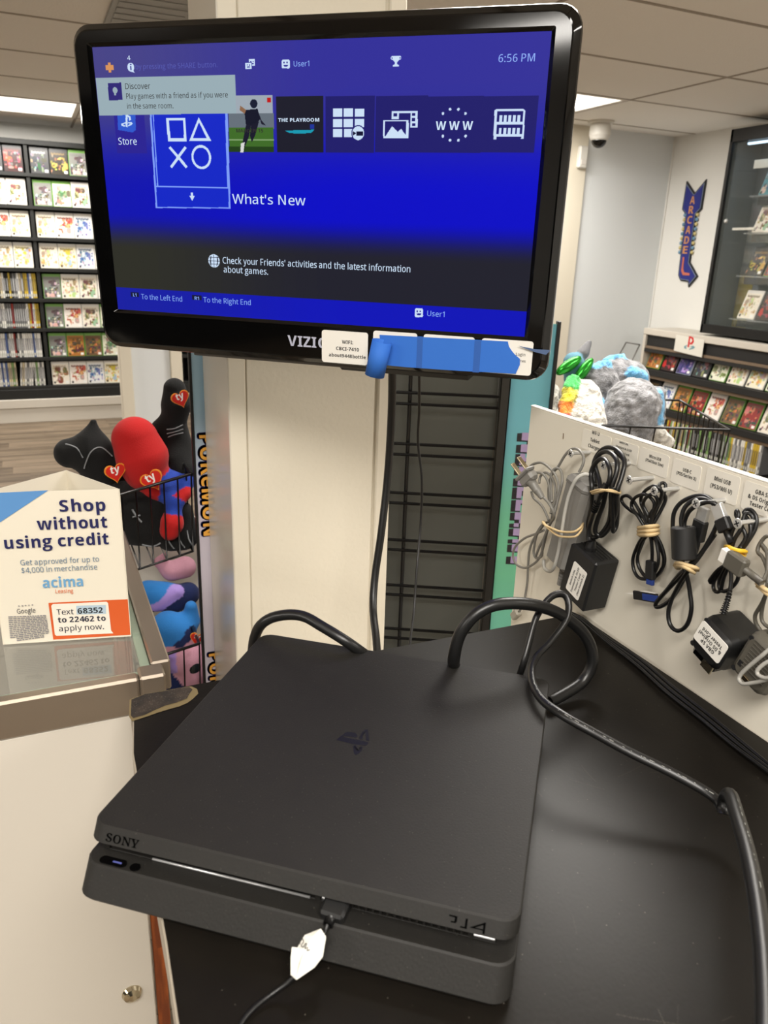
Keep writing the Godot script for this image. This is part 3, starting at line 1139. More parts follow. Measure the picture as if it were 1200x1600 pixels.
func _print_line(raw: PackedVector3Array, r: float, w: float, parent: Node, f0: float, f1: float) -> void:     # broken white printing along a lead
	var pts := smooth_path(raw, 0.0015)
	var st := S()
	st.set_smooth_group(-1)
	var i := int(pts.size() * f0)
	var rr := RandomNumberGenerator.new()
	rr.seed = 5
	while i < int(pts.size() * f1):
		var n := rr.randi_range(2, 5)
		for k in n:
			if i + 1 >= pts.size():
				break
			var d := (pts[i + 1] - pts[i]).normalized()
			var side := d.cross(Vector3.UP).normalized()
			var up := (Vector3(-0.25, 0.75, 0.6) - d * Vector3(-0.25, 0.75, 0.6).dot(d)).normalized()
			var o := up * (r * 1.02)
			var s2 := d.cross(up).normalized() * w * (0.35 + 0.15 * (k % 2))
			if rr.randf() < 0.8:
				quad(st, pts[i] + o - s2, pts[i + 1].lerp(pts[i], 0.25) + o - s2, pts[i + 1].lerp(pts[i], 0.25) + o + s2, pts[i] + o + s2, up)
			i += 1
		i += rr.randi_range(1, 6)
	part("printed_line", st, mats["cord_print"], parent)

# ------------------------------------------------------------------ the cable board beside the counter
func _flat_tube(st: SurfaceTool, a: Array, r: float) -> void:
	tube(st, P3(a), r, 6, 0.003, 1.6)

func _block(st: SurfaceTool, q: Array, z0: float, z1: float, bv: float) -> Transform3D:
	var b := boxed_quad(P3(q), z0)
	box(st, Vector3(-b[1], -b[2], z0), Vector3(b[1], b[2], z1), bv, b[0])
	return b[0]

func _cords(t: Node3D, lists: Array, r: float, m: String) -> void:
	for a in lists:
		var st := S()
		tube(st, P3(a), r, 8, 0.003)
		part("cord", st, mats[m], t)

func _bands(t: Node3D, lists: Array, m := "rubber_band", r := 0.0012) -> void:
	for a in lists:
		var st := S()
		_flat_tube(st, a, r)
		part("rubber_band", st, mats[m], t)

func _cable_board() -> void:
	var t := thing("cable_board", "white upright board with paper labels standing along the counter's side", "board", PANEL)
	var st := S()
	box(st, Vector3(-0.130, -0.30, -0.007), Vector3(0.70, 0.2145, 0.0), 0.0012)
	part("panel", st, mats["board_white"], t)
	st = S()
	box(st, Vector3(-0.130, 0.2138, -0.0072), Vector3(0.70, 0.2156, 0.0002), 0.0006)
	part("top_edge", st, mats["paper"], t)
	for l in PLAB:
		st = S()
		slab(st, rrect(l[0], l[1], l[2], l[3], 0.0025, 3), 0.0002, 0.0006)
		var c := part("paper_label", st, mat("label_paper", Color(0.875, 0.855, 0.805), 0.6), t)
		st = S()
		for e in l[4]:
			words(st, e[0], 1, e[1], e[2], e[3], e[4], 0.0009)
		part("lettering", st, mats["ink"], c)
	st = S()
	sheet(st, P2([-0.0625, 0.196, -0.0610, 0.196, -0.0605, 0.190, -0.0618, 0.189]), 0.0003)
	part("stain", st, mat("stain_brown", Color(0.42, 0.29, 0.14), 0.7), t)
	# long screws that carry the cables
	var sc := [[-0.013, 0.186, 0.026, "left end of the board, holding the grey charger"], [0.050, 0.190, 0.034, "holding the black coil and boxy adapter"], [0.084, 0.184, 0.030, "left empty between two coils"], [0.118, 0.183, 0.030, "holding the small black looped lead"], [0.172, 0.188, 0.034, "holding the lead with a filter barrel"], [0.217, 0.185, 0.034, "holding the coil with a yellow band"]]
	for e in sc:
		var s := thing("screw", "long steel screw " + e[3], "screw", PANEL * Transform3D(Basis(Vector3(1, 0, 0), PI / 2), Vector3(e[0], e[1], 0)), "long screws in the cable board")
		st = S()
		lathe(st, [[0.0, -0.004], [0.0020, -0.004], [0.0020, e[2] - 0.003], [0.0015, e[2] - 0.003]], Transform3D.IDENTITY, 10)
		part("shank", st, mats["steel"], s)
		st = S()
		lathe(st, [[0.0020, e[2] - 0.0035], [0.0044, e[2] - 0.0006], [0.0042, e[2]], [0.0, e[2] + 0.0004]], Transform3D.IDENTITY, 14)
		var hd := part("head", st, mats["steel"], s)
		st = S()
		for a in [0.6, 0.6 + PI / 2]:
			box(st, Vector3(-0.0026, e[2] + 0.0003, -0.0005), Vector3(0.0026, e[2] + 0.0006, 0.0005), 0.0, Transform3D(Basis(Vector3.UP, a), Vector3.ZERO))
		part("cross_slot", st, mats["ink"], hd)
	# grey charger
	var g := thing("grey_charger", "grey brick charger and bundled grey cord with two-prong plug on cable board", "charger", PANEL)
	st = S()
	var gb := _block(st, GBRICK, 0.010, 0.036, 0.006)
	part("brick", st, mats["plastic_grey"], g)
	var bq := boxed_quad(P3(GBRICK), 0.01)
	st = S()
	box(st, Vector3(-bq[1] * 0.98, bq[2] - 0.012, 0.0102), Vector3(bq[1] * 0.98, bq[2] + 0.001, 0.0366), 0.005, gb)
	part("end_cap", st, mat("plastic_grey_dark", Color(0.42, 0.41, 0.39), 0.5), g)
	st = S()
	for k in 6:
		lathe(st, [[0.0, -0.004 * k], [0.0046 - 0.0003 * k, -0.004 * k], [0.0046 - 0.0003 * k, -0.004 * k - 0.0028], [0.003, -0.004 * k - 0.0040]], gb * Transform3D(Basis(), Vector3(0.004, -bq[2], 0.022)), 10)
	part("strain_relief", st, mats["plastic_grey"], g)
	_cords(g, [G1, G3, G4, G5, G6, G7, G8, G9], 0.0015, "cord_grey")
	_cords(g, [G2], 0.0019, "cord_light")
	_bands(g, [GB1, GB2])
	var gp := P3(GPLUG)
	var px := along(gp[2], gp[0], Vector3(0.3, 0, 1))
	var ln := gp[2].distance_to(gp[0])
	st = S()
	lathe(st, [[0.0, 0.0], [0.0030, 0.0], [0.0045, ln * 0.25], [0.0050, ln * 0.45], [0.0068, ln * 0.55]], px, 10)
	box(st, Vector3(-0.0105, ln * 0.50, -0.0065), Vector3(0.0105, ln * 0.78, 0.0065), 0.003, px)
	var plug := part("plug", st, mats["cord_grey"], g)
	st = S()
	box(st, Vector3(-0.0118, ln * 0.76, -0.0075), Vector3(0.0118, ln * 0.86, 0.0075), 0.002, px)
	part("plug_face", st, mats["plastic_grey"], plug)
	for s in [-1, 1]:
		st = S()
		box(st, Vector3(s * 0.0060 - 0.0008, ln * 0.84, -0.0032), Vector3(s * 0.0060 + 0.0008, ln * 0.84 + 0.017, 0.0032), 0.0003, px)
		part("prong", st, mats["brass_steel"], plug)
	var g5 := P3(G5)
	var tip := g5[g5.size() - 1]
	var pd := along(g5[g5.size() - 2], tip)
	st = S()
	box(st, Vector3(-0.005, 0.004, -0.004), Vector3(0.005, 0.021, 0.004), 0.0015, pd)
	part("connector", st, mat("connector_grey", Color(0.60, 0.58, 0.53), 0.5), g)
	# black adapter
	var b := thing("black_adapter", "boxy black power adapter with slanted label and thick coiled cord", "charger", PANEL)
	st = S()
	var bb := _block(st, BBRICK, 0.0015, BTH, 0.0022)
	part("brick", st, mats["brick_black"], b)
	var bz := boxed_quad(P3(BBRICK), 0.0)
	var lb := boxed_quad(P3(BLABEL), 0.0)
	st = S()
	slab(st, rrect(-lb[1], -lb[2], lb[1], lb[2], 0.002, 3), BTH + 0.0001, BTH + 0.0005, lb[0])
	var lab := part("paper_label", st, mats["paper"], b)
	st = S()
	var turned: Transform3D = lb[0] * Transform3D(Basis(Vector3(0, 0, 1), PI / 2), Vector3.ZERO)
	var lines := ["Switch Lite,", "Standard & OLED", "Tester Cord", "(Not Switch 2)"]
	for k in 4:
		var hw: float = lb[2] * [0.55, 0.86, 0.62, 0.74][k]
		words(st, lines[k], 1, -hw, lb[1] * (0.48 - 0.42 * k), hw, 0.0026, BTH + 0.0007, turned)
	part("lettering", st, mats["ink"], lab)
	st = S()
	for k in 5:
		box(st, Vector3(-bz[1] + 0.004, bz[2] - 0.0002, 0.004 + k * 0.0042), Vector3(bz[1] - 0.004, bz[2] + 0.0006, 0.0065 + k * 0.0042), 0.0003, bb)
	part("grip_ribs", st, mats["cord_black"], b)
	st = S()
	lathe(st, [[0.0062, 0.0], [0.0058, 0.004], [0.0035, 0.012], [0.0, 0.012]], bb * Transform3D(Basis(), Vector3(-bz[1] * 0.15, bz[2], 0.022)), 12)
	part("cord_collar", st, mats["cord_dark"], b)
	_cords(b, [B1, B2, B3, B4], 0.0024, "cord_black")
	var b4 := P3(B4)
	st = S()
	for k in 5:
		var q := b4[2].lerp(b4[3], k / 5.0)
		rod(st, q, q.lerp(b4[3], 0.12), 0.0036, 8)
	part("grip_sleeve", st, mats["cord_dark"], b)
	_bands(b, [BB1, BB2])
	# small looped lead
	var u := thing("looped_lead", "small black looped lead tied by a wound rubber band, blue end", "usb cable", PANEL)
	_cords(u, [U1, U2], 0.0017, "cord_dark")
	_bands(u, [UB1, UB2, UB3], "rubber_band", 0.0020)
	var up := P3(UPLUG)
	st = S()
	box(st, Vector3(-0.0052, 0, -0.003), Vector3(0.0052, up[0].distance_to(up[2]), 0.003), 0.001, along(up[0], up[2]))
	part("plug", st, mats["brick_black"], u)
	st = S()
	box(st, Vector3(-0.0042, 0, -0.0018), Vector3(0.0042, up[2].distance_to(up[3]), 0.0018), 0.0005, along(up[2], up[3]))
	part("blue_tip", st, mats["usb_blue"], u)
	# lead with filter barrel
	var c := thing("filter_lead", "black lead with a round filter barrel and long loop", "usb cable", PANEL)
	_cords(c, [C1, C2, C3, C4, C5], 0.0020, "cord_dark")
	var fe := P3(FERR)
	st = S()
	var fl := fe[0].distance_to(fe[1])
	lathe(st, [[0.0, 0.0], [0.0095, 0.0], [0.0108, 0.0012], [0.0108, fl - 0.0012], [0.0095, fl], [0.0, fl]], along(fe[0], fe[1]), 18)
	part("filter_barrel", st, mats["brick_black"], c)
	_bands(c, [CBAND, CBAND2], "rubber_band", 0.0020)
	for e in [USBM, USBB]:
		var um := P3(e)
		st = S()
		box(st, Vector3(-0.0068, 0.0, -0.0034), Vector3(0.0068, um[1].distance_to(um[2]) * 1.25, 0.0034), 0.0012, along(um[1], um[2]))
		var h := part("plug", st, mats["brick_black"], c)
		st = S()
		box(st, Vector3(-0.0055, -0.012, -0.0022), Vector3(0.0055, 0.002, 0.0022), 0.0004, along(um[1], um[2]))
		part("metal_shell", st, mats["steel"], h)
		st = S()
		var q := um[2].lerp(um[3], 0.15)
		tube(st, PackedVector3Array([q, um[3]]), 0.0030, 8, 1.0, 1.0, false)
		part("strain_relief", st, mats["cord_dark"], c)
	var tg := P3(CTAG)
	st = S()
	box(st, Vector3(-0.0044, 0.012, -0.0016), Vector3(0.0044, 0.045, 0.0016), 0.0006, along(tg[0], tg[4]))
	part("small_plug", st, mats["brick_black"], c)
	st = S()
	box(st, Vector3(-0.0032, 0.026, 0.0014), Vector3(0.0032, 0.048, 0.0022), 0.0003, along(tg[0], tg[4]))
	part("blue_mark", st, mats["usb_blue"], c)
	st = S()
	st.set_smooth_group(-1)
	for s in [0.0, 0.0004]:
		quad(st, tg[0] + Vector3(0, 0, s), tg[1] + Vector3(0, 0, s), tg[3] + Vector3(0, -0.001, s), tg[2] + Vector3(0, 0, s), Vector3(0, 0, 1))
	part("paper_sliver", st, mats["paper"], c)
	# plug-in adapter with label
	var e := thing("plug_adapter", "black plug-in adapter with label upside down, hung by ribbed cord", "charger", PANEL)
	st = S()
	var eq := boxed_quad(P3(EWART), 0.0)
	var ex: Transform3D = eq[0]
	var lps := []
	for l in [[0.003, 0.0], [0.030, 0.0], [0.038, 0.0015], [0.042, 0.005]]:
		var lp := PackedVector3Array()
		for p in rrect(-eq[1] + l[1], -eq[2] + l[1], eq[1] - l[1], eq[2] - l[1], 0.007, 4):
			lp.append(ex * Vector3(p.x, p.y, l[0]))
		lps.append(lp)
	loft(st, lps, true, true)
	part("body", st, mat("adapter_black", Color(0.075, 0.075, 0.075), 0.42), e)
	var el := boxed_quad(P3(ELAB), 0.0)
	var hx: float = el[1] * 0.93
	var hy: float = el[2] * 0.93
	st = S()
	slab(st, rrect(-hx, -hy, hx, hy, 0.0025, 3), 0.0420, 0.0426, el[0])
	lab = part("paper_label", st, mats["paper"], e)
	st = S()
	var flip: Transform3D = el[0] * Transform3D(Basis(Vector3(0, 0, 1), PI), Vector3.ZERO)
	words(st, "GBA SP", 1, -hx * 0.5, hy * 0.34, hx * 0.5, 0.0036, 0.0429, flip)
	words(st, "& DS Original", 1, -hx * 0.84, -hy * 0.12, hx * 0.84, 0.0036, 0.0429, flip)
	words(st, "Tester Cord", 1, -hx * 0.74, -hy * 0.58, hx * 0.74, 0.0036, 0.0429, flip)
	part("lettering", st, mats["ink"], lab)
	st = S()
	for k in 2:
		lathe(st, [[0.0, 0.0], [0.0024, 0.0], [0.0024, 0.0006], [0.0, 0.0006]], ex * Transform3D(Basis(Vector3(1, 0, 0), PI / 2), Vector3(-eq[1] * [0.76, 0.80][k], eq[2] * [0.76, -0.76][k], 0.0385)), 12)
	part("screw_recess", st, mats["ink"], e)
	st = S()
	box(st, Vector3(-eq[1] * 0.80, -eq[2] - 0.008, 0.010), Vector3(eq[1] * 0.62, -eq[2] * 0.80, 0.036), 0.003, ex)
	part("prong_housing", st, mats["gloss_black"], e)
	st = S()
	box(st, Vector3(-0.001, -eq[2] - 0.0085, 0.034), Vector3(0.011, -eq[2] * 0.80, 0.0362), 0.0004, ex)
	part("folded_prong", st, mats["brass_steel"], e)
	_cords(e, [E1, E2], 0.0017, "cord_dark")
	var e3 := P3(E3)
	st = S()
	tube(st, e3, 0.0017, 8, 0.004)
	var pts := smooth_path(e3, 0.0032)
	for k in range(int(pts.size() * 0.45), pts.size() - 1):
		var f := float(k) / pts.size()
		rod(st, pts[k], pts[k].lerp(pts[k + 1], 0.62), 0.0022 + 0.0022 * (f - 0.45), 8)
	part("ribbed_sleeve", st, mats["cord_dark"], e)
	_bands(e, [EBAND, EBAND2], "rubber_yellow", 0.0018)
	# olive adapter
	var h := thing("olive_adapter", "olive grey plug-in adapter with thin grey cord wound round it", "charger", PANEL)
	st = S()
	var hq := boxed_quad(P3(HWART), 0.0)
	lps = []
	for l in [[0.003, 0.0], [0.029, 0.0], [0.034, 0.0014], [0.036, 0.004]]:
		var lp := PackedVector3Array()
		for p in rrect(-hq[1] + l[1], -hq[2] + l[1], hq[1] - l[1], hq[2] - l[1], 0.006, 4):
			lp.append(hq[0] * Vector3(p.x, p.y, l[0]))
		lps.append(lp)
	loft(st, lps, true, true)
	part("body", st, mats["plastic_olive"], h)
	st = S()
	for k in 9:
		box(st, Vector3(-hq[1] * 0.55, -hq[2] * 0.45 + k * 0.0034, 0.0358), Vector3(hq[1] * 0.8, -hq[2] * 0.45 + k * 0.0034 + 0.0012, 0.0364), 0.0002, hq[0])
	part("moulded_ribs", st, mat("plastic_olive_dark", Color(0.27, 0.255, 0.225), 0.55), h)
	st = S()
	for k in [[-0.78, 0.72], [-0.78, -0.80]]:
		lathe(st, [[0.0, 0.0], [0.0024, 0.0], [0.0024, 0.0007], [0.0, 0.0007]], hq[0] * Transform3D(Basis(Vector3(1, 0, 0), PI / 2), Vector3(hq[1] * k[0], hq[2] * k[1], 0.0352)), 12)
	box(st, Vector3(-hq[1] * 0.72, -hq[2] * 0.55, 0.0352), Vector3(-hq[1] * 0.5, -hq[2] * 0.30, 0.0362), 0.0, hq[0])
	part("dark_recess", st, mats["ink"], h)
	st = S()
	box(st, Vector3(-hq[1] * 0.30, -hq[2] * 0.86, 0.0355), Vector3(hq[1] * 0.2, -hq[2] * 0.66, 0.0372), 0.0004, hq[0])
	part("folded_prong", st, mats["brass_steel"], h)
	_cords(h, [H1, H2], 0.0016, "plastic_olive")
	_cords(h, [H3, H4], 0.0016, "cord_light")
	_bands(h, [HBAND, HBAND2], "rubber_band", 0.0018)
	var ec := P3(ECON)
	st = S()
	box(st, Vector3(-0.0078, 0.0, -0.0042), Vector3(0.0078, ec[1].distance_to(ec[2]), 0.0042), 0.0016, along(ec[1], ec[2]))
	part("connector", st, mats["plastic_olive"], h)
	st = S()
	box(st, Vector3(-0.0058, -0.006, -0.0030), Vector3(0.0058, 0.0005, 0.0030), 0.0005, along(ec[1], ec[2]))
	part("connector_tip", st, mats["paper"], h)
	st = S()
	tube(st, PackedVector3Array([ec[2], ec[3]]), 0.0030, 8, 1.0, 1.0, false)
	part("strain_relief", st, mats["plastic_olive"], h)

# ------------------------------------------------------------------ showcase and card
func _showcase() -> void:
	var t := thing("showcase", "aluminium framed glass showcase on a white cabinet behind the counter", "showcase")
	var x0 := -1.4
	var x1 := 0.082
	var zf := -0.66
	var zb := -1.075
	var top := 1.042
	var st := S()
	box(st, Vector3(x0, 1.004, zf - 0.014), Vector3(0.058, top, zf), 0.0022)
	part("front_rail", st, mats["aluminium"], t)
	st = S()
	box(st, Vector3(0.0585, 1.004, zf - 0.024), Vector3(x1, top, zf), 0.0022)
	part("corner_block", st, mats["aluminium"], t)
	st = S()
	box(st, Vector3(0.072, 1.010, zb), Vector3(x1 + 0.008, top + 0.0005, zf - 0.0245), 0.0018)
	part("side_rail", st, mats["aluminium"], t)
	st = S()
	box(st, Vector3(x0, 1.010, zb - 0.014), Vector3(x1, top, zb - 0.0005), 0.0018)
	part("rear_rail", st, mats["aluminium"], t)
	st = S()
	st.set_smooth_group(-1)
	quad(st, Vector3(x0, 1.039, zb), Vector3(0.071, 1.039, zb), Vector3(0.071, 1.039, zf - 0.0145), Vector3(x0, 1.039, zf - 0.0145), Vector3.UP)
	part("glass_top", st, mats["glass"], t)
	st = S()
	box(st, Vector3(0.0625, 1.0335, zb), Vector3(0.0715, 1.0385, zf - 0.0248), 0.0008)
	box(st, Vector3(x0, 1.0335, zf - 0.0200), Vector3(0.0620, 1.0385, zf - 0.0145), 0.0008)
	part("glass_edge", st, mats["glass_edge"], t)
	# inside: white shelf and back, seen through the top
	st = S()
	box(st, Vector3(x0, 0.80, zb), Vector3(0.064, 0.812, zf - 0.016), 0.001)
	box(st, Vector3(x0, 0.812, zb), Vector3(0.064, 1.009, zb + 0.006), 0.001)
	part("inner_shelf", st, mat("shelf_grey", Color(0.66, 0.64, 0.60), 0.4), t)
	st = S()
	st.set_smooth_group(-1)
	quad(st, Vector3(0.066, 0.82, zb), Vector3(0.066, 0.82, zf - 0.016), Vector3(0.066, 1.03, zf - 0.016), Vector3(0.066, 1.03, zb), Vector3(1, 0, 0))
	part("glass_side", st, mats["glass"], t)
	# white cabinet front with its lock
	var cab: Material = mats["cabinet_white"]
	st = S()
	box(st, Vector3(x0, 0.0, zf - 0.40), Vector3(0.050, 0.797, zf - 0.010), 0.001)
	part("cabinet_body", st, cab, t)
	st = S()
	box(st, Vector3(x0, 0.02, zf - 0.0095), Vector3(0.0495, 1.0035, zf - 0.003), 0.0012)
	part("door_panel", st, cab, t)
	st = S()
	lathe(st, [[0.0, 0.0075], [0.004, 0.007], [0.0085, 0.0045], [0.0105, 0.001], [0.0105, 0.0]], Transform3D(Basis(Vector3(1, 0, 0), PI / 2), Vector3(0.0265, 0.6655, zf - 0.003)), 20)
	part("cam_lock", st, mats["brass_steel"], t)
	# narrow wooden end between cabinet and counter
	var e := thing("wooden_end_panel", "narrow reddish brown wooden panel between showcase cabinet and counter", "panel")
	st = S()
	box(st, Vector3(0.0515, 0.0, zf - 0.0150), Vector3(0.0640, 1.0035, zf - 0.004), 0.001)
	part("board", st, mats["wood_red"], e)
	var w := thing("wooden_stick", "small tan wooden stick lying inside the showcase on its shelf", "stick")
	st = S()
	box(st, Vector3(-0.018, 0.0, -0.0035), Vector3(0.018, 0.003, 0.0035), 0.001, Transform3D(Basis(Vector3.UP, 0.5), Vector3(0.015, 0.8125, -0.80)))
	part("stick", st, mat("tan_wood", Color(0.72, 0.58, 0.38), 0.6), w)

func _tent_card() -> void:
	var d := Vector3(CARDB[4], 0, CARDB[6])
	var at := Transform3D(Basis(d, Vector3.UP, d.cross(Vector3.UP)), Vector3(CARDB[0], 1.0405, CARDB[2]))
	var w: float = CARDB[3]
	var hgt := 0.158
	var t := thing("leasing_card", "three-sided white advertising card with navy headline on the showcase glass", "sign", at)
	var st := S()
	st.set_smooth_group(-1)
	var apex := Vector3(w * 0.50, 0, -0.074)
	var cs := [Vector3(-0.001, 0, 0), Vector3(w, 0, 0), apex]
	for i in 3:
		var a: Vector3 = cs[i]
		var b: Vector3 = cs[(i + 1) % 3]
		var n := (b - a).cross(Vector3.UP).normalized()
		var th := n * -0.0008
		var up := Vector3(0, hgt, 0)
		quad(st, a, b, b + up, a + up, n)
		quad(st, a + th, b + th, b + th + up, a + th + up, -n)
		quad(st, a + up, b + up, b + th + up, a + th + up, Vector3.UP)
	part("card", st, mat("card_white", Color(0.85, 0.82, 0.75), 0.55), t)
	st = S()
	sheet(st, P2(CBT), 0.0005)
	part("blue_corner", st, mat("card_blue", Color(0.33, 0.53, 0.74), 0.55), t)
	st = S()
	sheet(st, P2(CO), 0.0005)
	part("orange_block", st, mat("card_orange", Color(0.78, 0.33, 0.12), 0.55), t)
	st = S()
	sheet(st, P2(CW), 0.0008)
	part("speech_bubble", st, mat("card_bubble", Color(0.87, 0.845, 0.79), 0.55), t)
	st = S()
	sheet(st, P2(CG), 0.0010)
	part("code_field", st, mat("card_field", Color(0.66, 0.73, 0.78), 0.55), t)
	var inks := [mat("card_navy", Color(0.075, 0.09, 0.30), 0.55), mat("card_slate", Color(0.42, 0.50, 0.57), 0.55), mat("card_sky", Color(0.40, 0.60, 0.75), 0.55), mat("card_rust", Color(0.83, 0.42, 0.22), 0.55), mat("card_ink", Color(0.13, 0.13, 0.20), 0.55), mats["ink"]]
	for k in 6:
		st = S()
		for e in CARDT:
			if e[6] == k:
				words(st, e[0], e[7], e[1], e[2], e[3], e[5], 0.0012, Transform3D.IDENTITY, e[4] - e[2])
		part("lettering", st, inks[k], t)
	# rating stars and the block of fine print (strokes too small to read)
	st = S()
	for k in 5:
		var c := Vector2(lerpf(CS[0], CS[2], k / 4.0), lerpf(CS[1], CS[3], k / 4.0))
		var pg := PackedVector2Array()
		for j in 10:
			pg.append(c + Vector2.from_angle(PI / 2 + j * TAU / 10) * (0.0011 if j % 2 == 0 else 0.00045))
		sheet(st, pg, 0.0012)
	var rr := RandomNumberGenerator.new()
	rr.seed = 12
	var f := P2(CF)
	for r in 14:
		var l := f[0].lerp(f[3], r / 13.5)
		var q := f[1].lerp(f[2], r / 13.5)
		var x := 0.0 if r < 12 else 0.16
		var last := 1.0 if r < 12 else 0.86
		while x < last:
			var n := minf(rr.randf_range(0.04, 0.13), last - x)
			var a := l.lerp(q, x)
			var b := l.lerp(q, x + n)
			var o := Vector2(0, 0.00055)
			sheet(st, PackedVector2Array([a - o, b - o, b + o, a + o]), 0.0012)
			x += n + 0.018
	part("fine_print", st, mat("card_fine", Color(0.50, 0.49, 0.50), 0.55), t)

# ------------------------------------------------------------------ toy stand with hanging baskets
func _heart(k: float) -> PackedVector2Array:
	var p := PackedVector2Array()
	for i in 28:
		var a := TAU * i / 28
		p.append(Vector2(16.0 * pow(sin(a), 3), 13.0 * cos(a) - 5.0 * cos(2 * a) - 2.0 * cos(3 * a) - cos(4 * a)) * (k / 32.0))
	return p

func _heart_tag(parent: Node, at: Transform3D, k: float) -> void:
	var st := S()
	slab(st, _heart(k), -0.0016, 0.0, at)
	var o := part("swing_tag", st, mats["sign_gold"], parent)
	o.set_meta("label", "red heart-shaped swing tag with gold rim")
	st = S()
	slab(st, _heart(k * 0.88), 0.0, 0.0006, at)
	part("tag_face", st, mats["sign_red"], o)
	st = S()
	words(st, "ty", 1, -k * 0.24, -k * 0.02, k * 0.20, k * 0.34, 0.0009, at)
	part("tag_lettering", st, mats["letter_white"], o)

func _toy_thing(called: String, label: String, prims: Array, cell: float, at: Transform3D, fur := "plush", group := "") -> Node3D:
	var t := thing(called, label, "plush toy", at, group)
	part_mesh("body", stuffed(prims, cell, 0.008 if fur == "fur" else 0.020, 0.0045 if fur == "fur" else 0.0), mats[fur], t)
	return t

func lin(r: float, g: float, b: float) -> Color:
	return Color(r, g, b).srgb_to_linear()

func _wires(st: SurfaceTool, a: Vector3, b: Vector3, drop: Vector3, n: int, r: float) -> void:
	for k in n + 1:
		var p := a.lerp(b, float(k) / n)
		rod(st, p, p + drop, r, 5)

func _basket(called: String, label: String, f0: Vector3, f1: Vector3, back: Vector3, drop: float, n: int, nd: int) -> Node3D:     # front rim f0-f1, depth vector, wires hanging down
	var t := thing(called, label, "wire basket", Transform3D.IDENTITY, "")
	var st := S()
	var b0 := f0 + back
	var b1 := f1 + back
	for e in [[f0, f1], [f1, b1], [b1, b0], [b0, f0]]:
		rod(st, e[0], e[1], 0.0028, 8)
	part("rim", st, mats["wire_black"], t)
	var dn := Vector3(0, -drop, 0)
	var inw := back * 0.12
	for k in n + 1:
		st = S()
		var p := f0.lerp(f1, float(k) / n)
		rod(st, p, p + dn + inw, 0.0016, 5)
		rod(st, p + dn + inw, p + dn + back, 0.0016, 5)
		part("wire", st, mats["wire_black"], t)
	for s in [f0, f1]:
		for k in range(1, nd + 1):
			st = S()
			var p: Vector3 = s + back * (float(k) / nd)
			rod(st, p, p + dn, 0.0016, 5)
			part("side_wire", st, mats["wire_black"], t)
	st = S()
	for e in [[f0 + dn + inw, f1 + dn + inw], [f1 + dn + inw, b1 + dn], [b1 + dn, b0 + dn], [b0 + dn, f0 + dn + inw]]:
		rod(st, e[0], e[1], 0.0022, 6)
	part("bottom_frame", st, mats["wire_black"], t)
	return t

